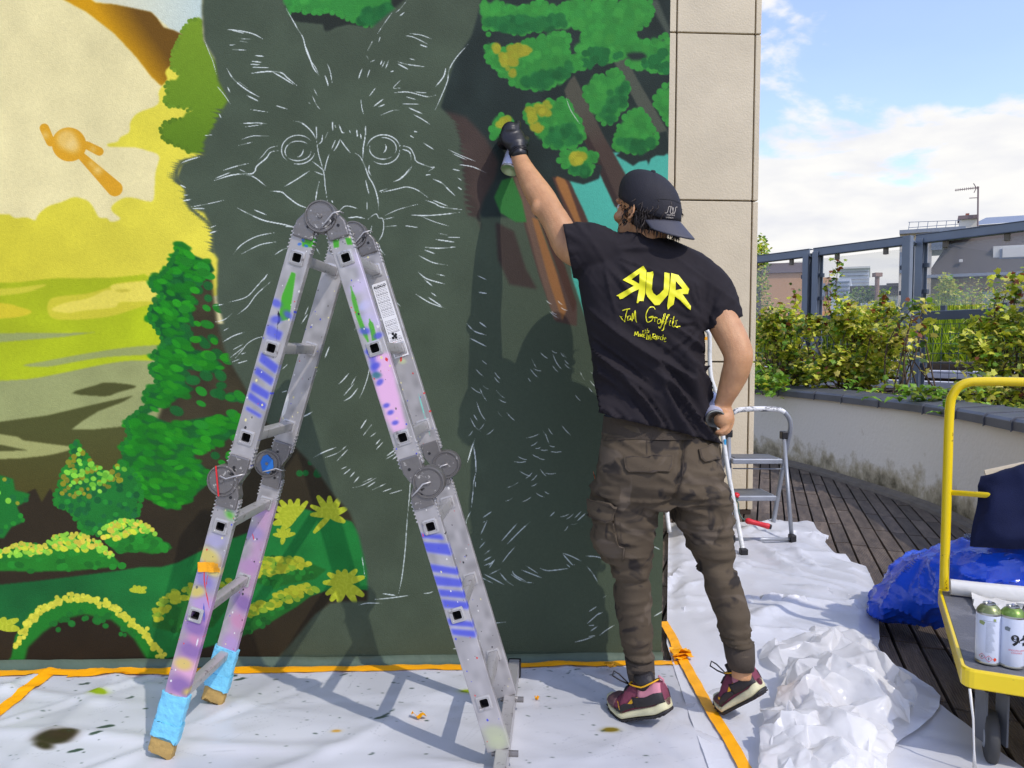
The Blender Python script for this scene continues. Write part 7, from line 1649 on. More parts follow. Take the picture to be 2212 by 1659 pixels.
for pxs, top, bot in (('l', (1574, 936, 4.92), (1580, 1172)), ('r', (1693, 940, 4.92), (1711, 1172))):
    q = G(*bot, zf); t_ = M3(*top); b = MB(); b.tube([q, t_], 0.0125, 12); b.build('front_leg', M_greyt, sl_, smooth=True)
    b = MB(); b.box(q + Vector((0, 0, 0.02)), (0.036, 0.05, 0.06)); b.build('rubber_foot', M_black, sl_, bevel=0.006)
    b = MB(); b.box(t_, (0.04, 0.05, 0.05)); b.build('hinge_cap', M_black, sl_, bevel=0.006)
q0, q1 = G(1583, 1172, zf), G(1708, 1172, zf); b = MB(); b.tube([q0 + Vector((0, 0, .02)), q1 + Vector((0, 0, .02))], 0.011, 10); b.build('base_bar', M_greyt, sl_, smooth=True)
b = MB(); b.tube([M3(1583, 1012, 4.86), M3(1693, 1013, 4.86)], 0.004, 8); b.build('brace_rod', M_greyt, sl_, smooth=True)
for (x0, x1, y, dn, dep) in ((1582, 1692, 997, 4.80, 0.22), (1583, 1679, 1077, 4.78, 0.26)):
    a, c = M3(x0, y, dn), M3(x1, y, dn); mid = (a + c) / 2; wx = (c - a).length
    b = MB(); b.box(mid + Vector((0, dep / 2, 0)), (wx, dep, 0.032)); stp = b.build('step', M_greyt, sl_, bevel=0.006)
    b = MB()
    b.box(mid + Vector((0, dep / 2, 0.018)), (wx * 0.86, dep * 0.8, 0.006)); b.build('tread_mat', M_dgrey, stp, bevel=0.002)
# ------------------------------------------------------------------ white tube step stool behind the painter
ws = thing('step_stool', 'white tubular step stool with a tall handle, half hidden behind the painter', 'step stool', tuple(G(1560, 1190)))
def wtube(pts, nm='side_tube'): return loopt(nm, pts, 0.0135, M_white, ws, sub=5)
wtube([G(1606, 1196, zf), M3(1594, 1130, 4.50), M3(1575, 1030, 4.56), M3(1562, 945, 4.62), M3(1549, 858, 4.66), M3(1536, 815, 4.68), M3(1533, 770, 4.70), M3(1533, 735, 4.70), M3(1528, 715, 4.70), M3(1500, 706, 4.72), M3(1460, 706, 4.74), M3(1440, 720, 4.75), M3(1436, 800, 4.74), M3(1430, 900, 4.72), M3(1436, 1060, 4.70), M3(1446, 1150, 4.62)])
b = MB(); b.box(G(1606, 1197, zf) + Vector((0, 0, .012)), (0.042, 0.042, 0.04)); b.build('rubber_foot', M_black, ws, bevel=0.005)
for y, x1 in ((925, 1556), (1017, 1566), (1108, 1580)):
    a, c = M3(1436, y - 4, 4.72), M3(x1, y, 4.66); b = MB(); mid = (a + c) / 2
    b.box(mid + Vector((0, .09, 0)), ((c - a).length, 0.2, 0.028)); b.build('step', M_white, ws, bevel=0.006)
wtube([G(1447, 1118, zf), M3(1446, 1000, 5.1), M3(1440, 925, 4.85)], 'rear_leg')
b = MB(); b.box(M3(1566, 960, 4.602), (0.012, 0.01, 0.06)); b.build('blue_tape', mat('blue_tape', rgb(60, 160, 210), 0.5), ws)
M_yel = mat('yellow_enamel', rgb(238, 206, 12), 0.34, col2=rgb(150, 118, 24), c2lo=0.66, c2hi=0.70, vscale=38, coat=0.25, bump=0.05)
yp = thing('extension_pole', 'yellow painting pole leaning behind the painter, its tip above his shoulder', 'pole', tuple(G(1560, 1120)))
b = MB(); b.tube([M3(1501, 549, 4.78), M3(1513, 790, 4.80), M3(1528, 1100, 4.95)], 0.013, 12); b.build('shaft', M_tape, yp, smooth=True)
b = MB(); b.tube([M3(1505.5, 549, 4.79), M3(1508, 600, 4.79)], 0.006, 8); b.build('clip', M_black, yp, smooth=True)
b = MB(); b.box(M3(1521, 731, 4.79), (0.06, 0.012, 0.02)); b.build('tape_flag', M_tape, yp)
# ------------------------------------------------------------------ paint roller hooked on the grey stool
rl = thing('paint_roller', 'small paint roller with a red handle hooked over the lower step of the grey stool', 'paint roller', tuple(M3(1592, 1076, 4.7)))
M_redh = mat('red_plastic', rgb(214, 34, 44), 0.38, coat=0.2)
a, c = M3(1610, 1124, 4.62), M3(1664, 1138, 4.58); u = (c - a)
b = MB(); b.tube([a + u * t for t in (0, .05, .12, .3, .5, .75, .92, .97)], [.010, .016, .019, .0155, .0145, .016, .018, .016], 14); b.build('handle', M_redh, rl, smooth=True)
b = MB(); b.tube([a + u * .955, a + u * 1.05], [.0165, .014], 12); b.build('end_cap', M_black, rl, smooth=True)
loopt('wire_frame', [a, M3(1602, 1118, 4.63), M3(1596, 1106, 4.64), M3(1595, 1088, 4.66), M3(1590, 1082, 4.68), M3(1583, 1082, 4.70)], 0.0042, mat('green_wire', rgb(70, 96, 84), 0.5), rl)
b = MB(); b.tube([M3(1572, 1094, 4.74), M3(1590, 1072, 4.70)], 0.021, 14); b.build('sleeve', mat('used_roller', rgb(66, 88, 76), 0.95, bump=0.8, bscale=80), rl, smooth=True)
b = MB(); b.tube([M3(1590, 1072, 4.70), M3(1593, 1067, 4.69)], [0.017, .016], 14); b.build('roller_cap', M_redh, rl, smooth=True)
# ------------------------------------------------------------------ platform trolley
DZ = 0.30
e0 = G(2078, 1447, DZ); e1 = G(2025, 1270, DZ); ld = (e1 - e0); LL = ld.length; ld.normalize(); sd2 = Vector((ld.y, -ld.x, 0))
tr = thing('platform_trolley', 'platform trolley with a bright yellow tube handle and yellow edged grey deck', 'trolley', (e0.x, e0.y, 0))
WDT = 0.62
def TP(u, v, z): return e0 + sd2 * u + ld * v + Vector((0, 0, z - DZ))
def rrect(r, z, g=0.0):
    o = []
    for (cx_, cy_, a0) in ((r + g, r + g, PI), (WDT - r - g, r + g, 1.5 * PI), (WDT - r - g, LL - r - g, 0), (r + g, LL - r - g, PI / 2)):
        for k in range(5):
            a = a0 + k / 4 * PI / 2; o.append(TP(cx_ + r * math.cos(a), cy_ + r * math.sin(a), z))
    return o
b = MB(); b.loft([rrect(.03, DZ - .050, .004), rrect(.03, DZ - .046, 0), rrect(.03, DZ - .002, 0), rrect(.03, DZ + .004, .002), rrect(.03, DZ + .004, .010), rrect(.03, DZ - .004, .012)], cap=True); b.build('deck_rim', M_yel, tr, recalc=True)
M_mat = mat('grey_deck_mat', rgb(96, 97, 102), 0.55, col2=rgb(140, 140, 142), c2lo=0.5, c2hi=0.75, vscale=7, bump=0.3, bscale=160)
b = MB(); b.loft([rrect(.03, DZ - .005, .0125), rrect(.03, DZ + 0.0008, .0125)]); b.build('deck_mat', M_mat, tr, recalc=True)
hb0 = TP(0.02, LL - 0.02, DZ)
def HP(u, z): return hb0 + sd2 * u + Vector((0, 0, z - DZ))
loopt('handle', [HP(0, .28), HP(0, .5), HP(0, .75), HP(.001, .97), HP(.012, 1.035), HP(.045, 1.072), HP(.11, 1.082), HP(.3, 1.082), HP(.47, 1.082), HP(.53, 1.072), HP(.566, 1.035), HP(.577, .97), HP(.577, .6), HP(.577, .28)], 0.0165, M_yel, tr, n=16, sub=6)
b = MB(); b.tube([HP(0, .668), HP(.577, .668)], 0.0105, 14); b.build('crossbar', M_yel, tr, smooth=True)
M_rub = mat('grey_rubber', rgb(60, 60, 60), 0.7)
for u, v in ((.09, .12), (WDT - .09, .12), (.09, LL - .12), (WDT - .09, LL - .12)):
    w = TP(u, v, 0.075); b = MB(); b.lathe(w - sd2 * 0.018, [(0, 0), (.05, 0), (.07, .004), (.075, .010), (.075, .026), (.07, .032), (.05, .036), (0, .036)], 28, sd2); wh = b.build('wheel', M_rub, tr, recalc=True); shade(wh, 40)
    b = MB(); b.lathe(w - sd2 * 0.021, [(0, 0), (.03, 0), (.034, .004), (.034, .04), (0, .042)], 20, sd2); x = b.build('hub', M_greyt, wh, recalc=True); shade(x, 40)
    b = MB(); b.box(TP(u, v, DZ - .055), (.09, .08, .012)); b.box(w + sd2 * .026 + Vector((0, 0, .06)), (.006, .05, .15)); b.box(w - sd2 * .026 + Vector((0, 0, .06)), (.006, .05, .15)); b.build('caster_fork', M_dgrey, tr)
# small glass jar standing in the blue sheet's fold behind the trolley
def clear_mat(name, tint, rough=0.02, a=0.35):
    m = bpy.data.materials.new(name); m.use_nodes = True; t = m.node_tree; o = t.nodes['Material Output']; b = t.nodes['Principled BSDF']; b.inputs['Base Color'].default_value = tint; b.inputs['Roughness'].default_value = rough; b.inputs['Specular IOR Level'].default_value = 0.6
    tr_ = t.nodes.new('ShaderNodeBsdfTransparent'); mx_ = t.nodes.new('ShaderNodeMixShader'); n = t.nodes.new('ShaderNodeTexNoise'); n.inputs['Scale'].default_value = 1.2; n.inputs['Detail'].default_value = 5
    tc_ = t.nodes.new('ShaderNodeTexCoord'); t.links.new(tc_.outputs['Object'], n.inputs[0]); mr = t.nodes.new('ShaderNodeMapRange'); mr.inputs['To Min'].default_value = a * 0.7; mr.inputs['To Max'].default_value = a * 1.3; t.links.new(n.outputs['Fac'], mr.inputs['Value'])
    t.links.new(mr.outputs[0], mx_.inputs[0]); t.links.new(tr_.outputs[0], mx_.inputs[1]); t.links.new(b.outputs[0], mx_.inputs[2]); t.links.new(mx_.outputs[0], o.inputs[0]); return m
jar = MB(); jc = M3(2096, 1176, 3.05); jar.lathe(jc + Vector((0, 0, -.06)), [(0, 0), (.021, 0), (.021, .085), (.024, .088), (.024, .096), (.021, .098), (.019, .096), (.019, .006), (0, .006)], 24)
jo = jar.build('glass_jar', clear_mat('jar_glass', rgb(150, 160, 170), 0.08, 0.45)); shade(jo, 40); tag(jo, 'small clear jar standing between the yellow handle and the navy cloth', 'jar')
# ------------------------------------------------------------------ draped sheets
def drape(name, rows, m, label, cat, amp, seed, scs=(7, 18, 40), sub=10, thick=0.0, zmin=0.01, pw_=3):
    R = np.array([[tuple(M3(*p)) for p in r] for r in rows]); R2 = np.array([catmull(r, sub, False) for r in R]); R3 = np.array([catmull(R2[:, j], sub, False) for j in range(R2.shape[1])]).transpose(1, 0, 2)
    sh_ = R3.shape; c = R3.reshape(-1, 3); n_ = np.cross(np.gradient(R3, axis=1).reshape(-1, 3), np.gradient(R3, axis=0).reshape(-1, 3)); n_ /= np.linalg.norm(n_, axis=1)[:, None] + 1e-9
    d = 0
    for k, s in enumerate(scs): d = d + amp / (1.9 ** k) * ((1 - np.abs(vnoise(c * [1, 1, 1.2], s, 1, seed + k))) ** pw_ - 0.35)
    c = c + n_ * np.asarray(d)[:, None]; c[:, 2] = np.maximum(c[:, 2], zmin)
    b = MB(); b.grid(c.reshape(sh_)); o = b.build(name, m); shade(o, 42 if pw_ < 5 else 26); tag(o, label, cat); 
    if thick: s = o.modifiers.new('s', 'SOLIDIFY'); s.thickness = thick
    return o
M_bluep = mat('blue_polythene', rgb(28, 84, 222), 0.22, var=0.12, vscale=6, bump=0.8, bscale=16, spec=0.6)
drape('blue_sheet', [
    [(1868, 1330, 3.42), (1900, 1344, 3.36), (1945, 1354, 3.30), (2010, 1358, 3.2), (2080, 1350, 2.95), (2240, 1330, 2.80)],
    [(1867, 1316, 3.40), (1900, 1312, 3.25), (1950, 1308, 3.12), (2010, 1310, 3.0), (2080, 1300, 2.86), (2240, 1290, 2.80)],
    [(1868, 1303, 3.46), (1908, 1272, 3.3), (1955, 1256, 3.12), (2015, 1250, 2.96), (2090, 1248, 2.84), (2240, 1240, 2.78)],
    [(1873, 1295, 3.55), (1915, 1246, 3.42), (1958, 1214, 3.25), (2015, 1200, 3.04), (2090, 1198, 2.88), (2240, 1192, 2.82)],
    [(1880, 1292, 3.64), (1926, 1236, 3.55), (1975, 1194, 3.4), (2030, 1179, 3.18), (2110, 1168, 3.0), (2240, 1160, 2.95)],
    [(1892, 1292, 3.8), (1940, 1250, 3.75), (1990, 1210, 3.65), (2040, 1188, 3.4), (2120, 1176, 3.2), (2240, 1172, 3.1)]],
    M_bluep, 'shiny blue plastic sheet bunched up on the deck beside and behind the trolley', 'plastic sheet', 0.026, 5, (5, 11, 24), 14, pw_=6)
M_navy = mat('navy_cloth', rgb(20, 27, 58), 0.85, var=0.15, vscale=8, bump=0.3, bscale=300, spec=0.2)
drape('navy_cloth', [
    [(2095, 1180, 2.80), (2140, 1182, 2.76), (2200, 1184, 2.73), (2290, 1186, 2.70), (2340, 1186, 2.75)],
    [(2098, 1160, 2.80), (2140, 1162, 2.75), (2200, 1162, 2.72), (2290, 1162, 2.69), (2340, 1162, 2.75)],
    [(2107, 1110, 2.82), (2150, 1110, 2.76), (2210, 1108, 2.73), (2290, 1106, 2.70), (2340, 1104, 2.76)],
    [(2114, 1060, 2.84), (2150, 1058, 2.79), (2210, 1052, 2.75), (2290, 1045, 2.72), (2340, 1040, 2.78)],
    [(2119, 1032, 2.86), (2156, 1022, 2.82), (2212, 1007, 2.79), (2290, 990, 2.76), (2340, 985, 2.8)],
    [(2124, 1032, 2.95), (2160, 1022, 2.95), (2216, 1008, 2.95), (2290, 992, 2.95), (2340, 988, 2.95)]],
    M_navy, 'navy blue cloth draped over a box on the far end of the trolley', 'cloth', 0.012, 9, (7, 15), 10, pw_=2)
cb_ = MB(); q = [M3(2127, 1016, 2.93), M3(2212, 998, 2.93), M3(2300, 982, 2.93), M3(2300, 1040, 2.93), M3(2135, 1050, 2.93)]; cb_.prism(q, fwd * 0.006)
o = cb_.build('cardboard_sheet', mat('cream_card', rgb(218, 204, 176), 0.8, bump=0.2)); tag(o, 'cream cardboard sheet sticking up behind the navy cloth', 'cardboard')
# box that carries the cloth
o = MB(); o.box((M3(2225, 1100, 2.86).x + .02, M3(2225, 1100, 2.86).y + .04, 0.52), (0.24, 0.10, 0.27), Matrix.Rotation(math.atan2(sd2.y, sd2.x), 3, 'Z')); bx = o.build('box', mat('brown_card', rgb(150, 120, 84), 0.8), bevel=0.004); tag(bx, 'box standing under the navy cloth on the trolley', 'box')
# paper roll, torn paper
M_paper = plastic('white_film', rgb(232, 230, 224), 0.4, 0.15)
ra = G(2052, 1284, DZ + .004) + Vector((0, 0, .029)); rb = ra + sd2 * 0.5 + ld * 0.02
pr_ = thing('film_roll', 'white roll of masking film lying across the back of the trolley deck', 'roll', tuple(ra))
b = MB(); N_ = 26; rings = []
for t in np.linspace(0, 1, 14):
    c_ = ra.lerp(rb, t); rings.append([c_ + (ld * math.cos(a) + Vector((0, 0, 1)) * math.sin(a)) * (0.0285 + 0.0016 * math.sin(3 * a + 5 * t)) for a in [2 * PI * k / N_ for k in range(N_)]])
b.loft(rings, cap=False); x = b.build('roll_body', M_paper, pr_, smooth=True)
b = MB(); 
for k in range(4):
    r_ = .0285 - .006 * k; b.lathe(ra - sd2 * (0.001 * k - 0.002), [(r_, 0), (r_ - .003, -.002), (r_ - .005, 0.002)], 24, sd2)
b.lathe(ra, [(.010, .004), (0, .004)], 20, sd2); x = b.build('roll_end', mat('card_core', rgb(190, 180, 160), 0.8), pr_); shade(x, 50)
tp = [(2096, 1290), (2150, 1287), (2140, 1298), (2165, 1283), (2212, 1278), (2290, 1270), (2290, 1300), (2212, 1320), (2200, 1335), (2150, 1322), (2110, 1330), (2102, 1312)]
O = [(G(*p, DZ).x, G(*p, DZ).y) for p in tp]; v_, f_, bb_ = cdt(O, 90, seed=4, step=0.02); rg = np.random.default_rng(2)
b = MB(); b.add([(x, y, DZ + .008 + abs(rg.normal(0, .009))) for x, y in v_], f_); o = b.build('torn_film', M_paper, recalc=True); shade(o, 40); tag(o, 'torn scrap of translucent white film under the roll on the trolley', 'plastic film')
# cans on the trolley
M_white_can = mat('white_can_print', rgb(206, 212, 226), 0.3, var=0.03, spec=0.6)
c1, c2 = G(2133, 1431, DZ + .001), G(2184, 1439, DZ + .001)
k1, cc1, aa1 = can('spray_can', 'white spray can with olive green shoulder and hazard diamonds on the trolley', c1, (0, 0, 1), .0325, .145, mat('olive_ring', rgb(120, 128, 84), 0.35, 0.4, col2=rgb(150, 158, 112), c2lo=.5, c2hi=.55, vscale=30), 'spray cans on the trolley', M_white_can)
k2, cc2, aa2 = can('spray_can', 'white spray can printed with a black 94 and a bright green shoulder', c2, (0, 0, 1), .0325, .145, mat('green_ring', rgb(110, 138, 62), 0.35, 0.4, col2=rgb(130, 160, 80), c2lo=.5, c2hi=.55, vscale=30), 'spray cans on the trolley', M_white_can)
def on_can(name, c, polys, m, parent, R=.0325):     # polys in (x from can axis seen from the camera, z)
    b = MB(); to = CAM - c; a0 = math.atan2(to.y, to.x)
    for poly in polys:
        P_ = np.array(poly); 
        B = []
        for i in range(len(P_)):
            p, q = P_[i], P_[(i + 1) % len(P_)]; k = max(1, int(np.hypot(*(q - p)) / .003))
            B += [p + (q - p) * j / k for j in range(k)]
        v, e, f, *_ = delaunay_2d_cdt([Vector(p) for p in B], [], [list(range(len(B)))], 1, 1e-7)
        b.add([(c.x + (R + .0004) * math.cos(a0 + x / R), c.y + (R + .0004) * math.sin(a0 + x / R), c.z + z) for x, z in v], [tuple(t) for t in f])
    return b.build(name, m, parent)
def txt_polys(s, size, ox, oz, sx=1.0, bold=0.0):
    cu = bpy.data.curves.new('t', 'FONT'); cu.body = s; cu.size = size; cu.offset = bold; cu.align_x = 'CENTER'; cu.align_y = 'CENTER'; cu.resolution_u = 4
    to = bpy.data.objects.new('t', cu); C.objects.link(to); me = bpy.data.meshes.new_from_object(to.evaluated_get(bpy.context.evaluated_depsgraph_get())); bpy.data.objects.remove(to)
    return [(v.co.x * sx + ox, v.co.y + oz) for v in me.vertices], [tuple(p.vertices) for p in me.polygons]
def can_text(name, s, size, ox, oz, m, c, parent, bold=0.0, R=.0325, sx=1.0):
    v, f = txt_polys(s, size, ox, oz, sx, bold); to = CAM - c; a0 = math.atan2(to.y, to.x)
    b = MB(); b.add([(c.x + (R + .0005) * math.cos(a0 + x / R), c.y + (R + .0005) * math.sin(a0 + x / R), c.z + z) for x, z in v], f); return b.build(name, m, parent)
M_ink = mat('black_ink', rgb(24, 24, 28), 0.4); M_rink = mat('red_ink', rgb(214, 70, 90), 0.4); M_gink = mat('grey_ink', rgb(110, 120, 124), 0.5)
can_text('number', '94', .040, .018, .083, M_ink, cc2, k2, .0016)
can_text('slogan', 'SMOOTH HIGH', .0062, .014, .056, M_rink, cc2, k2); can_text('slogan', 'CONTROL', .0062, .014, .049, M_rink, cc2, k2)
on_can('logo_patch', cc2, [[(-.018, .110), (-.006, .108), (-.004, .118), (-.012, .121), (-.018, .118)]], M_gink, k2)
def dia(cx_, cz, r, w): 
    o = [(cx_, cz + r), (cx_ + r, cz), (cx_, cz - r), (cx_ - r, cz)]; i_ = [(cx_, cz + r - w), (cx_ + r - w, cz), (cx_, cz - r + w), (cx_ - r + w, cz)]
    return [[o[k], o[(k + 1) % 4], i_[(k + 1) % 4], i_[k]] for k in range(4)]
for x, z, r in ((-.014, .026, .0088), (.003, .022, .0095)): on_can('hazard_diamond', cc1, dia(x, z, r, .0014), M_rink, k1)
on_can('hazard_mark', cc1, [[(.0022, .018), (.0038, .018), (.0038, .026), (.0022, .026)], [(-.015, .023), (-.013, .023), (-.013, .029), (-.015, .029)]], M_ink, k1)
on_can('red_diamond', cc1, [[(.0185, .027), (.0235, .021), (.0185, .015), (.0135, .021)]], mat('red_orange', rgb(222, 70, 40), .4), k1)
on_can('small_print', cc1, [[(x0, z), (x1, z), (x1, z + .0009), (x0, z + .0009)] for z in np.arange(.040, .125, .0032) for x0, x1 in ((-.006, .018 - (z * 130 % 3) * .003),)] + [[(-.014, .128), (.022, .128), (.022, .1292), (-.014, .1292)]], mat('pale_ink', rgb(150, 156, 166), 0.5), k1)
on_can('paint_smear', cc1, [[(-.024, .118), (-.012, .115), (-.008, .124), (-.016, .128), (-.024, .126)], [(.012, .130), (.018, .129), (.019, .136), (.012, .137)]], mat('olive_smear', rgb(140, 152, 96), 0.5), k1)
# torn tape and plastic strand hanging from the trolley edge
b = MB(); q0 = TP(.02, .0, DZ - .05); b.tube([q0, q0 + Vector((.006, -.01, -.08)), q0 + Vector((.014, -.006, -.17)), q0 + Vector((.022, 0, -.235))], [.004, .003, .0026, .006], 6); o = b.build('hanging_strand', M_paper, tr, smooth=True)
# ------------------------------------------------------------------ glass windbreak behind the planter
M_steelp = mat('grey_painted_steel', rgb(122, 132, 146), 0.45, 0.15, var=0.08, vscale=4)
M_steeld = mat('dark_grey_steel', rgb(82, 90, 102), 0.5, 0.1, var=0.08, vscale=4)  # darker grey for post webs, clamps, mesh and some rail parts
M_glass = clear_mat('dusty_glass', rgb(186, 196, 206), 0.04, 0.17)
FA, FB = Vector((5.6, 7.86 - 2.86, 0)), Vector((3.98, 10.8 - 2.86, 0))
def fx(px):          # point of the fence line (top height) under a picture column
    r = ray(px, 520); d1 = FB - FA; # intersect in plan
    A = np.array([[r.x, -d1.x], [r.y, -d1.y]]); t = np.linalg.solve(A, np.array([FA.x - CAM.x, FA.y - CAM.y])); return FA + d1 * t[1]
fdir = (FA - FB).normalized(); fnm = Vector((fdir.y, -fdir.x, 0))
if fnm.y > 0: fnm = -fnm
Rf = Matrix(((fdir.x, -fnm.x, 0), (fdir.y, -fnm.y, 0), (0, 0, 1)))
ZT_, ZM_ = 2.51, 1.62
wb_ = thing('glass_windbreak', 'grey steel windbreak with clear glass panes and wire mesh behind the planter', 'fence', tuple(fx(1965)) )
pA, pB, p0_, pE = fx(1757), fx(1977), FB + (FB - FA).normalized() * 2.2, FA + (FA - FB).normalized() * 4.2
def fbar(a, b, z, h, t, off, name, m, bevel=0.004, parent=wb_):
    mb = MB(); c = (a + b) / 2; mb.box(Vector((c.x, c.y, z)) + fnm * off, ((b - a).length, t, h), Rf); return mb.build(name, m, parent, bevel=bevel)
for a, b in ((p0_, pA), (pA, pB), (pB, pE)):
    a2, b2 = a + fdir * .03, b - fdir * .03
    fbar(a2, b2, ZT_, .105, .02, 0.03, 'top_rail', M_steelp); fbar(a2, b2, ZT_ + .045, .012, .09, 0.0, 'rail_flange', M_steeld); fbar(a2, b2, ZT_ - .05, .012, .09, 0.0, 'rail_flange', M_steeld)
    fbar(a2, b2, ZM_, .10, .02, 0.03, 'mid_rail', M_steeld); fbar(a2, b2, ZM_ + .045, .012, .08, 0.0, 'rail_flange', M_steelp)
    fbar(a2 + fdir * .12, b2 - fdir * .12, (ZT_ + ZM_) / 2 + .01, ZT_ - ZM_ - .20, .010, -.02, 'glass_pane', M_glass, 0)
    n = int((b2 - a2).length / 0.72)
    for k in range(n + 1):
        q = a2 + fdir * ((b2 - a2).length * (k + .5) / (n + 1)); mb = MB(); mb.box(Vector((q.x, q.y, ZT_ - .095)) + fnm * .0, (.05, .04, .075), Rf); mb.build('glass_clamp', M_conc, wb_, bevel=.003)
        mb = MB(); mb.box(Vector((q.x, q.y, ZM_ + .08)), (.06, .04, .06), Rf); mb.build('glass_clamp', M_steeld, wb_, bevel=.003)
    ms = MB(); 
    for s in np.arange(.12, (b2 - a2).length - .1, .095): q = a2 + fdir * s; ms.tube([(q.x, q.y, .86), (q.x, q.y, 1.53)], .0035, 4)
    for z in np.arange(.86, 1.54, .11): ms.tube([a2 + fdir * .12 + Vector((0, 0, z)), b2 - fdir * .12 + Vector((0, 0, z))], .0035, 4)
    ms.build('wire_mesh', M_steeld, wb_, kind='stuff')
for P_, s_ in ((pA, 1), (pB, 1.05), (p0_, 1)):
    for side in (-1, 1):
        q = P_ + fdir * (0.075 * side * s_)
        for off, w, dpt, m in ((0.0, .016, .10, M_steeld), (0.055, .085, .012, M_steelp), (-0.055, .085, .012, M_steelp)):
            mb = MB(); mb.box(Vector((q.x, q.y, (ZT_ + .68) / 2)) + fnm * off, (w, dpt, ZT_ - .68), Rf); mb.build('post', m, wb_, bevel=.003)
        for z in (2.2, 1.9, 1.35, 1.05):
            mb = MB(); mb.box(Vector((q.x, q.y, z)) + fdir * (.06 * side), (.06, .05, .05), Rf); mb.build('post_clamp', M_steeld, wb_, bevel=.003)
# near angle post and its bracket
q = M3(1953, 700, 8.55); mb = MB(); mb.box(Vector((q.x, q.y, 1.56)), (.085, .012, 1.86), Rf); mb.box(Vector((q.x, q.y, 1.56)) + fdir * .04 - fnm * .03, (.012, .06, 1.86), Rf); mb.build('brace_post', M_steelp, wb_)
mb = MB(); mb.tube([Vector((q.x, q.y, 2.46)), Vector((pB.x, pB.y, 2.46))], .03, 4); mb.build('brace_arm', M_steelp, wb_, bevel=.003)
# pale roof edges behind the fence
M_memb = mat('white_membrane', rgb(206, 206, 214), 0.6, var=0.05, bump=0.2, bscale=6)
for k, (o1, z, w, h) in enumerate(((-.55, .80, .35, .10), (-1.3, .92, .3, .10))):
    mb = MB(); c = (p0_ + pE) / 2 - fnm * -0 + (-fnm) * (-o1); c = (p0_ + pE) / 2 + fnm * o1; mb.box(Vector((c.x, c.y, z)), ((pE - p0_).length * 1.3, w, h), Rf); o = mb.build('roof_edge', M_memb, bevel=.01); o['kind'] = 'structure'
# ------------------------------------------------------------------ leaves
def leafmat(name, c, tr=0.35):
    m = bpy.data.materials.new(name); m.use_nodes = True; t = m.node_tree; b = t.nodes['Principled BSDF']; o = t.nodes['Material Output']
    tc_ = t.nodes.new('ShaderNodeTexCoord'); n = t.nodes.new('ShaderNodeTexNoise'); n.inputs['Scale'].default_value = 3.5; n.inputs['Detail'].default_value = 4; t.links.new(tc_.outputs['Object'], n.inputs[0])
    r = t.nodes.new('ShaderNodeValToRGB'); r.color_ramp.elements[0].position = .35; r.color_ramp.elements[1].position = .65
    r.color_ramp.elements[0].color = tuple(x * .72 for x in c[:3]) + (1,); r.color_ramp.elements[1].color = tuple(min(1, x * 1.25) for x in c[:3]) + (1,)
    t.links.new(n.outputs['Fac'], r.inputs[0]); t.links.new(r.outputs[0], b.inputs['Base Color']); b.inputs['Roughness'].default_value = .5
    tl = t.nodes.new('ShaderNodeBsdfTranslucent'); t.links.new(r.outputs[0], tl.inputs[0]); mx_ = t.nodes.new('ShaderNodeMixShader'); mx_.inputs[0].default_value = tr; t.links.new(b.outputs[0], mx_.inputs[1]); t.links.new(tl.outputs[0], mx_.inputs[2]); t.links.new(mx_.outputs[0], o.inputs[0]); return m
LM = [leafmat('leaf_green', rgb(138, 156, 46)), leafmat('leaf_yellow_green', rgb(212, 214, 66)), leafmat('leaf_dark', rgb(76, 102, 38)), leafmat('leaf_yellow', rgb(232, 218, 110)), leafmat('leaf_rust', rgb(136, 74, 44)), leafmat('leaf_fresh', rgb(130, 176, 50))]
M_bark = mat('brown_bark', rgb(92, 76, 60), 0.85, bump=0.4)
LEAF = np.array([(0, 0), (.30, .10), (.52, .05), (.42, .32), (.60, .55), (.28, .62), (.0, 1.0), (-.28, .62), (-.60, .55), (-.42, .32), (-.52, .05), (-.30, .10)])
LEAFS = np.array([(0, 0), (.28, .35), (.2, .75), (0, 1.0), (-.2, .75), (-.28, .35)])
def add_leaf(mb, p, size, rg, mi, shape=LEAF, upb=0.6):
    n = Vector((rg.normal(0, 1), rg.normal(-.2, 1), abs(rg.normal(0, 1)) * 1.2 + upb)).normalized(); a = rg.uniform(0, 2 * PI)
    u = n.cross(Vector((math.cos(a), math.sin(a), .3))).normalized(); w = n.cross(u); o = len(mb.v)
    for x, y in shape: mb.v.append(tuple(p + u * (x * size) + w * (y * size - size * .4) + n * (-(abs(x) * .25 + (y - .5) ** 2 * .3) * size)))
    k = len(shape); h = k // 2
    mb.f += [tuple(o + i for i in range(0, h + 1)), tuple(o + i for i in [0] + list(range(h, k)))]; mb.mi += [mi, mi]
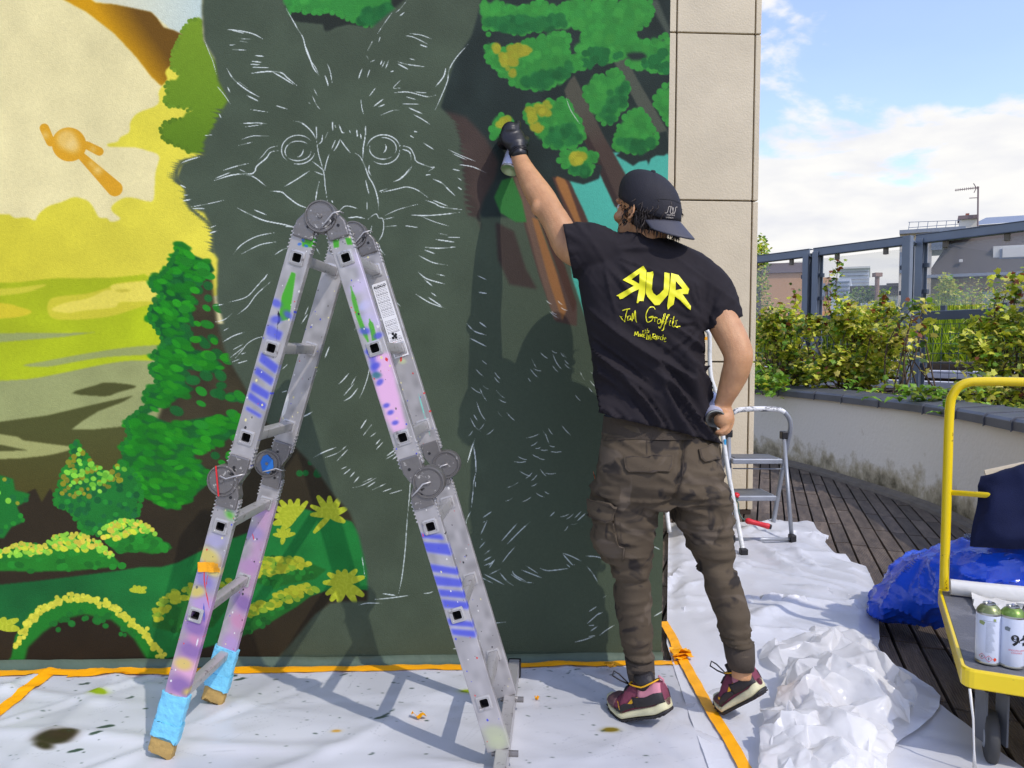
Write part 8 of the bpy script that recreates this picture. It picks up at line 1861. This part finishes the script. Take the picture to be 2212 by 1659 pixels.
def shrub(label, blobs, nleaf, size, mix, seed, base, stems=9, shape=LEAF, name='shrub', group='shrubs in the planter', cat='shrub', sprigs=()):
    rg = np.random.default_rng(seed); t = thing(name, label, cat, tuple(base), group); lf = MB(); st_ = MB()
    W_ = np.array([b[3] ** 2 * b[4] for b in blobs]); W_ = W_ / W_.sum(); cl = []
    for b in blobs:
        for _ in range(max(3, int(26 * b[3]))): 
            v = rg.normal(0, 1, 3); v /= np.linalg.norm(v); r = rg.uniform(.45, 1) ** .5; cl.append((b[0] + v[0] * b[3] * r, b[1] + v[1] * b[3] * .8 * r, b[2] + v[2] * b[4] * r, rg.uniform(.05, .12)))
    cl = np.array(cl)
    for k in range(nleaf):
        c = cl[rg.integers(len(cl))]; p = Vector((c[0] + rg.normal(0, c[3]), c[1] + rg.normal(0, c[3]), c[2] + rg.normal(0, c[3] * .7)))
        if p.z < base[2] - .02: continue
        add_leaf(lf, p, size * rg.uniform(.6, 1.25), rg, int(rg.choice(len(mix), p=np.array(mix) / sum(mix))), shape)
    for k in range(stems * 4):
        c = cl[rg.integers(len(cl))]; b0 = Vector(base) + Vector((rg.normal(0, .12), rg.normal(0, .1), 0)); e = Vector(c[:3]); mid = b0.lerp(e, .5) + Vector((rg.normal(0, .06), rg.normal(0, .06), .08))
        st_.tube(catmull([tuple(b0), tuple(mid), tuple(e)], 4, False), list(np.linspace(.009, .003, 9)), 5)
    for (sp, n_) in sprigs:
        P_ = catmull([tuple(q) for q in sp], 8, False); st_.tube(P_, list(np.linspace(.006, .002, len(P_))), 5)
        for k in range(n_):
            q = P_[rg.integers(len(P_) // 4, len(P_))]; add_leaf(lf, Vector(q) + Vector(rg.normal(0, .03, 3)), size * rg.uniform(.7, 1.2), rg, int(rg.choice([0, 1, 2, 4, 5])), shape)
    lf.build('foliage', LM, t, kind='stuff'); st_.build('stems', M_bark, t, smooth=True, kind='stuff'); return t
def B(px, py, d, r, rz): q = M3(px, py, d); return (q.x, q.y, q.z, r, rz)
zs = 0.72
def base(px, d): q = M3(px, 800, d); return (q.x, q.y, zs)
mixA = [4, 6.5, 1.6, 2.6, .5, 2]
shrub('leafy yellow green shrub beside the stone wall end', [B(1665, 785, 8.9, .36, .25), B(1700, 735, 8.9, .34, .24), B(1655, 700, 9.0, .16, .14), B(1735, 795, 8.8, .28, .16), B(1690, 685, 8.9, .16, .12)], 2700, .055, mixA, 1, base(1690, 8.9), sprigs=[([M3(1700, 720, 8.9), M3(1716, 670, 8.9), M3(1718, 628, 8.9)], 34)])
shrub('big yellow leaved shrub in front of the glass pane between the posts', [B(1800, 745, 8.2, .42, .30), B(1860, 735, 8.2, .40, .26), B(1880, 790, 8.0, .24, .16), B(1795, 680, 8.2, .28, .20), B(1840, 810, 8.0, .4, .12), B(1890, 690, 8.2, .15, .14)], 4300, .054, [4, 7.5, 1.7, 3, .6, 1.5], 2, base(1850, 8.1), stems=12,
      sprigs=[([M3(1808, 670, 8.2), M3(1806, 620, 8.2), M3(1812, 560, 8.2)], 60), ([M3(1795, 680, 8.2), M3(1788, 640, 8.2), M3(1792, 590, 8.2)], 26), ([M3(1890, 700, 8.1), M3(1905, 660, 8.1), M3(1915, 628, 8.1)], 44)])
shrub('straggly sprigs growing in front of the near steel post', [B(1965, 660, 7.6, .14, .10), B(1985, 710, 7.5, .16, .12), B(1962, 760, 7.5, .12, .2)], 190, .066, [3, 5, 1.5, 2.5, 2, 1], 3, base(1960, 7.5), stems=3)
shrub('dense green and yellow shrub rising over the yellow trolley handle', [B(2180, 755, 6.5, .40, .28), B(2120, 790, 6.3, .22, .20), B(2240, 710, 6.4, .45, .34), B(2170, 860, 6.0, .38, .11), B(2150, 700, 6.5, .18, .14), B(2290, 800, 6.2, .5, .4), B(2210, 650, 6.4, .24, .2), B(2480, 800, 5.6, .6, .4), B(2700, 820, 5.2, .6, .4)], 5600, .052, [5, 6.5, 2, 2, .5, 2], 4, base(2180, 6.4), stems=14,
      sprigs=[([M3(2190, 660, 6.5), M3(2196, 630, 6.5), M3(2200, 590, 6.5)], 46), ([M3(2150, 690, 6.5), M3(2148, 660, 6.5), M3(2160, 640, 6.5)], 30)])
shrub('bright fresh green herb at the end of the planter by the stone wall', [B(1645, 800, 8.7, .18, .14), B(1668, 822, 8.3, .16, .08)], 420, .06, [1, 1, .3, 0, 0, 8], 5, base(1650, 8.6), stems=3, name='herb', cat='plant')
# dock with large leaves
def bigleaf(t, p, dr, L_, w, m, name='leaf'):
    dr = Vector(dr).normalized(); sdv = dr.cross(Vector((0, 0, 1))).normalized(); upn = sdv.cross(dr); P_ = []
    for i in range(9):
        s = i / 8; c = p + dr * (L_ * s) + Vector((0, 0, -L_ * .55 * s * s)); ww = w * math.sin(PI * min(1, s * .93 + .05)) ** .8
        P_.append([tuple(c + sdv * (ww * v) + upn * (-abs(v) * ww * -.35 + .006 * math.sin(i * 2.3 + v * 3))) for v in (-1, -.5, 0, .5, 1)])
    b = MB(); b.grid(np.array(P_)); return b.build(name, m, t, smooth=True)
dq = M3(1975, 868, 6.15); dk_ = thing('dock_plant', 'low plant with long broad green leaves hanging over the planter coping', 'plant', (dq.x, dq.y, zs)); rg = np.random.default_rng(9)
for k in range(34):
    a = rg.uniform(0, 2 * PI); p = Vector((dq.x + rg.normal(0, .13), dq.y + rg.normal(0, .06), dq.z + rg.uniform(-.02, .10))); bigleaf(dk_, p, (math.cos(a), math.sin(a) * .7 - .3, rg.uniform(.3, 1.1)), rg.uniform(.13, .24), rg.uniform(.022, .034), LM[5] if k % 3 else LM[0])
for (px, py, d, lab) in ((1845, 838, 6.9, 'pale blue green weed leaning out over the coping'), (2045, 880, 5.6, 'small green weeds beside the yellow handle bend')):
    q = M3(px, py, d); t = thing('weed', lab, 'plant', (q.x, q.y, zs))
    for k in range(12): a = rg.uniform(0, 2 * PI); bigleaf(t, q + Vector(rg.normal(0, .04, 3)), (math.cos(a), math.sin(a), rg.uniform(.6, 1.6)), rg.uniform(.08, .15), .016, LM[5])
# low weeds along the back of the coping
gm = MB(); 
for k in range(1500):
    i = rg.integers(18, len(A2) - 14); o_ = TK + abs(rg.normal(0.12, .25)) + .03; p = Vector((A2[i, 0] + nrm[i, 0] * o_ + rg.normal(0, .05), A2[i, 1] + nrm[i, 1] * o_ + rg.normal(0, .1), zs + rg.uniform(.0, .10))); add_leaf(gm, p, rg.uniform(.03, .06), rg, int(rg.choice([0, 1, 2, 5])), LEAFS)
gm.build('ground_cover', LM, kind='stuff')
# tall bright meadow on the roof behind the fence
M_grass = [leafmat('grass_lime', rgb(176, 196, 30), .4), leafmat('grass_green', rgb(110, 140, 28), .4), leafmat('grass_dark', rgb(62, 84, 24), .3)]
gr = MB(); c0 = (p0_ + pE) / 2
for k in range(15000):
    s = rg.uniform(-4.5, 4.5); o_ = rg.uniform(1.6, 4.2); q = c0 + fdir * s - fnm * o_; h = rg.uniform(.25, .75) * (1.0 + .35 * math.sin(s * 2.1)); b0 = Vector((q.x, q.y, .95 + .08 * o_)); w = rg.uniform(.006, .014); a = rg.uniform(0, PI); e = Vector((math.cos(a) * w, math.sin(a) * w, 0)); lean = Vector((rg.normal(0, .1), rg.normal(0, .1), 0))
    o = len(gr.v); gr.v += [tuple(b0 - e), tuple(b0 + e), tuple(b0 + e * .6 + Vector((0, 0, h * .6)) + lean * .5), tuple(b0 + Vector((0, 0, h)) + lean), tuple(b0 - e * .6 + Vector((0, 0, h * .6)) + lean * .5)]; gr.f.append((o, o + 1, o + 2, o + 3, o + 4)); gr.mi.append(int(rg.choice([0, 0, 1, 1, 2])))
gr.build('grass', M_grass, kind='stuff')
mb = MB(); c = c0 - fnm * 3.2; mb.box(Vector((c.x, c.y, .55)), (12, 3.4, 1.0), Rf); o = mb.build('roof_garden', M_soil); o['kind'] = 'structure'
# ------------------------------------------------------------------ trees beyond
def tree(label, base_, crown, n, size, mix, seed, cat='tree', droop=0.0, name='tree'):
    rg = np.random.default_rng(seed); t = thing(name, label, cat, tuple(base_), None); st_ = MB(); lf = MB(); top = Vector(crown[0][:3])
    st_.tube([Vector(base_), Vector(base_).lerp(top, .5) + Vector((.1, 0, 0)), top], [.16, .10, .03], 9)
    for b in crown:
        st_.tube([Vector(base_).lerp(top, .55), (Vector(base_).lerp(top, .6) + Vector(b[:3])) / 2 + Vector((0, 0, .2)), Vector(b[:3])], [.06, .04, .012], 6)
    st_.build('trunk', M_bark, t, smooth=True)
    for k in range(n):
        b = crown[rg.integers(len(crown))]; v = rg.normal(0, 1, 3); v /= np.linalg.norm(v); r = rg.uniform(0.1, 1) ** .45; p = Vector((b[0] + v[0] * b[3] * r, b[1] + v[1] * b[3] * r, b[2] + v[2] * b[4] * r - droop * rg.uniform(0, 1)))
        add_leaf(lf, p, size * rg.uniform(.6, 1.3), rg, int(rg.choice(len(mix), p=np.array(mix) / sum(mix))), LEAFS)
    lf.build('crown', LM, t, kind='stuff'); return t
def gb(px, d): q = M3(px, 760, d); return (q.x, q.y, -7.0)
tree('thin birch with drooping leaves at the edge of the stone wall', gb(1640, 15), [B(1635, 560, 15, .28, .5), B(1640, 640, 15, .3, .5), B(1625, 610, 15, .3, .6), B(1645, 530, 15, .15, .3)], 1500, .07, [1, 5, 1, 2, 0, 4], 31, droop=.25)
tree('pale feathery shrub growing before the beige house wall', gb(2110, 22), [B(2100, 640, 22, 1.0, .6), B(2140, 650, 22, .8, .4), B(2090, 670, 22, .9, .5)], 1100, .08, [2, 3, 1, 2, 0, 3], 32)
tree('bright lime green bamboo like bush in front of the arched window', gb(2048, 20), [B(2046, 660, 20, .5, .7), B(2042, 635, 20, .25, .6), B(2075, 680, 20, .5, .4), B(2020, 690, 20, .4, .3)], 2600, .10, [1, 8, 0, 1, 0, 3], 33)
tree('distant dark grey green tree left of the near posts', gb(1862, 45), [B(1862, 645, 45, 1.1, .8), B(1880, 655, 45, .8, .6)], 900, .22, [3, 0, 5, 0, 0, 1], 34)
# ------------------------------------------------------------------ buildings
def bmat(name, c, **k): return mat(name, c, 0.85, var=0.08, vscale=0.6, **k)
REF = [1600]
def dd(px, d): t0 = (REF[0] - 1028) / F; return d * (1 + t0 * t0) / (1 + t0 * (px - 1028) / F)      # facade square to the line of sight at its near corner
def block(parent, name, m, x0, y0, x1, y1, d, depth, zb=-7, bevel=0.0, d2=None):
    a, b = M3(x0, y0, dd(x0, d)), M3(x1, y0, dd(x1, d)); zt = a.z; u = (b - a); u.z = 0; wv = Vector((-u.y, u.x, 0)).normalized() * depth
    if wv.dot(fwd) < 0: wv = -wv
    zb_ = M3(x0, y1, dd(x0, d)).z if y1 is not None else zb
    mb = MB(); P_ = [Vector((a.x, a.y, zb_)), Vector((b.x, b.y, zb_)), Vector((b.x, b.y, zt)), Vector((a.x, a.y, zt))]; mb.prism(P_, wv); return mb.build(name, m, parent, recalc=True)
M_bricko = bmat('orange_brick', rgb(206, 160, 116)); M_band = bmat('brown_fascia', rgb(128, 112, 112)); M_cream = bmat('cream_render', rgb(214, 208, 194)); M_slate = bmat('dark_slate', rgb(80, 72, 66)); M_zinc = mat('zinc', rgb(140, 148, 160), .5, .3)
M_pale = bmat('hazed_concrete', rgb(200, 206, 214)); M_win = mat('window_glass', rgb(110, 128, 150), .12, spec=.8); M_wf = bmat('white_frame', rgb(226, 224, 216)); M_beige = bmat('beige_render', rgb(176, 166, 142)); M_brickr = bmat('red_brick', rgb(150, 90, 74))  # the pale concrete has grey-blue distance haze put into its colour
bo = thing('brick_building', 'low orange brick building with a brown roof band seen through the glass', 'building', gb(1700, 30))
block(bo, 'wall', M_bricko, 1500, 594, 1746, None, 30, 8, d2=30); block(bo, 'roof_band', M_band, 1490, 574, 1747, 594, 29.9, 8.2); block(bo, 'wall', M_bricko, 1748, 600, 1796, None, 34, 5); 
for x in (1762, 1776, 1788): block(bo, 'window', M_win, x, 612, x + 7, 640, 33.9, .1)
REF[0] = 1814
tw = thing('tower_block', 'haze-pale concrete tower far away between the posts', 'building', gb(1845, 110)); block(tw, 'wall', M_pale, 1814, 580, 1878, None, 110, 14); block(tw, 'parapet', M_wf, 1812, 577, 1880, 581, 109.5, 15)
for r_ in range(6): block(tw, 'joint', M_band, 1815, 588 + r_ * 8, 1877, 588.6 + r_ * 8, 109.9, .1)
REF[0] = 1796
lo = thing('apartment_building', 'small grey slab building left of the pale tower', 'building', gb(1822, 70)); block(lo, 'wall', M_pale, 1796, 602, 1838, None, 70, 8)
for r_ in range(4): block(lo, 'window_row', M_win, 1799, 608 + r_ * 9, 1835, 611 + r_ * 9, 69.9, .1)
REF[0] = 1836
lr = thing('low_building', 'long low white building with dark roofs in the distance', 'building', gb(1900, 60)); block(lr, 'wall', M_cream, 1838, 640, 1960, None, 60, 8); block(lr, 'roof', M_slate, 1836, 618, 1962, 640, 59.8, 9); block(lr, 'roof', M_slate, 1915, 612, 1952, 619, 59.7, 4)
for x in (1915, 1930): block(lr, 'window', M_win, x, 648, x + 8, 656, 59.9, .1)
ch = MB(); q = M3(1893, 680, 24); ch.tube([(q.x, q.y, -7), (q.x, q.y, M3(1893, 596, 24).z)], .07, 8); ch.box((q.x, q.y, M3(1893, 594, 24).z), (.22, .22, .12)); o = ch.build('lamp_pole', mat('rusty_pole', rgb(150, 120, 104), .8)); tag(o, 'thin brown pole standing behind the glass pane', 'pole')
REF[0] = 1858
oh = thing('brick_shed', 'small orange brick outbuilding at the foot of the far trees', 'building', gb(1875, 26)); block(oh, 'wall', M_bricko, 1862, 660, 1884, None, 26, 3); block(oh, 'roof', M_pale, 1858, 655, 1887, 660, 25.9, 3.2)
# the big grey roofed house
REF[0] = 1944
hs = thing('grey_roofed_house', 'large house with a dark slate mansard roof, chimney and beige walls', 'house', gb(2100, 36)); D_ = 36
block(hs, 'cream_wing', M_cream, 1944, 504, 2014, None, D_ - .6, 9, d2=D_ - .6); block(hs, 'roof_slab', M_zinc, 1943, 497, 2086, 505, D_ - 1.0, 9.6)
block(hs, 'wall', M_beige, 2004, 604, 2420, None, D_, 9)
def P3_(px, py, d): return M3(px, py, dd(px, d))
mb = MB(); a = [P3_(1998, 600, D_ - .5), P3_(2420, 592, D_ - .5), P3_(2420, 462, D_ + 2.4), P3_(2096, 488, D_ + 2.4), P3_(2046, 528, D_ + .8)]
mb.add(a + [p + Vector((ray(1998, 600).x, ray(1998, 600).y, 0)) * 4 for p in a], [(0, 1, 2, 3, 4), (9, 8, 7, 6, 5), (0, 4, 9, 5), (4, 3, 8, 9), (3, 2, 7, 8), (1, 0, 5, 6), (2, 1, 6, 7)]); rf = mb.build('mansard_roof', M_slate, hs, recalc=True)
mb = MB(); a = [P3_(2096, 487, D_ + 2.3), P3_(2420, 461, D_ + 2.3), P3_(2420, 452, D_ + 5), P3_(2130, 470, D_ + 5)]; mb.add(a, [(0, 1, 2, 3)]); mb.build('upper_roof', M_zinc, hs)
block(hs, 'gutter', M_zinc, 1998, 594, 2420, 600, D_ - .9, .3, d2=D_ - .9)
block(hs, 'chimney', M_cream, 2073, 474, 2112, 500, D_ + .6, 1.0); block(hs, 'chimney_cap', M_band, 2070, 466, 2114, 474, D_ + .5, 1.2); block(hs, 'chimney_pot', M_brickr, 2086, 461, 2094, 467, D_ + 1, .3)
wn = block(hs, 'dormer_window', M_wf, 2146, 532, 2420, 577, D_ + .2, 1.4); block(hs, 'dormer_glass', M_win, 2160, 538, 2420, 570, D_ + .15, .1); block(hs, 'dormer_blind', M_wf, 2166, 536, 2420, 556, D_ + .1, .05)
block(hs, 'side_window', M_win, 2012, 520, 2036, 540, D_ - .7, .2); block(hs, 'side_window', M_win, 1944, 545, 1950, 590, D_ - .7, .2)
block(hs, 'skylight', M_wf, 2072, 560, 2080, 566, D_ - .2, .2)
for x in (2026, 2122):
    block(hs, 'window', M_wf, x, 636, x + 48, 700, D_ - .15, .1); block(hs, 'window_glass', M_win, x + 5, 640, x + 43, 700, D_ - .22, .05); block(hs, 'lintel', M_zinc, x - 2, 630, x + 50, 637, D_ - .2, .1)
    for k in range(9): xx = x - 4 + k * 6.4; yy = 622 - 2.5 * math.sin(PI * k / 8); block(hs, 'arch_brick', M_brickr, xx, yy, xx + 4.6, yy + 8, D_ - .14, .1)
# roof rail
mb = MB()
for z in (0, 1): mb.tube([P3_(1962, 492 - z * 12, D_ - .8), P3_(2074, 484 - z * 8, D_ - .8)], .015, 5)
for k in range(6): x = 1962 + k * 20; mb.tube([P3_(x, 498, D_ - .8), P3_(x + 3, 480.5 + k * -.9, D_ - .8)], .015, 5)
mb.build('roof_rail', M_zinc, hs)
an = thing('tv_antenna', 'thin roof aerial with many short crossbars above the chimney', 'antenna', tuple(M3(2112, 500, dd(2112, D_ + .4))))
mb = MB(); mb.tube([M3(2112, 500, dd(2112, D_ + .4)), M3(2113, 403, dd(2112, D_ + .4))], .035, 6); mb.build('mast', M_band, an)
mb = MB(); mb.tube([M3(2063, 411, dd(2112, D_ + .4)), M3(2115, 405, dd(2112, D_ + .4))], .022, 5); mb.tube([M3(2094, 428, dd(2112, D_ + .4)), M3(2114, 427, dd(2112, D_ + .4))], .02, 5); mb.tube([M3(2103, 396, dd(2112, D_ + .4)), M3(2109, 406, dd(2112, D_ + .4)), M3(2104, 416, dd(2112, D_ + .4))], .02, 5); mb.build('boom', M_band, an)
for k in range(11): x = 2065 + k * 4.6; y = 410.6 - k * .52; mb = MB(); mb.tube([M3(x, y - 3, dd(2112, D_ + .4)), M3(x, y + 3, dd(2112, D_ + .4))], .014, 4); mb.build('element', M_band, an)
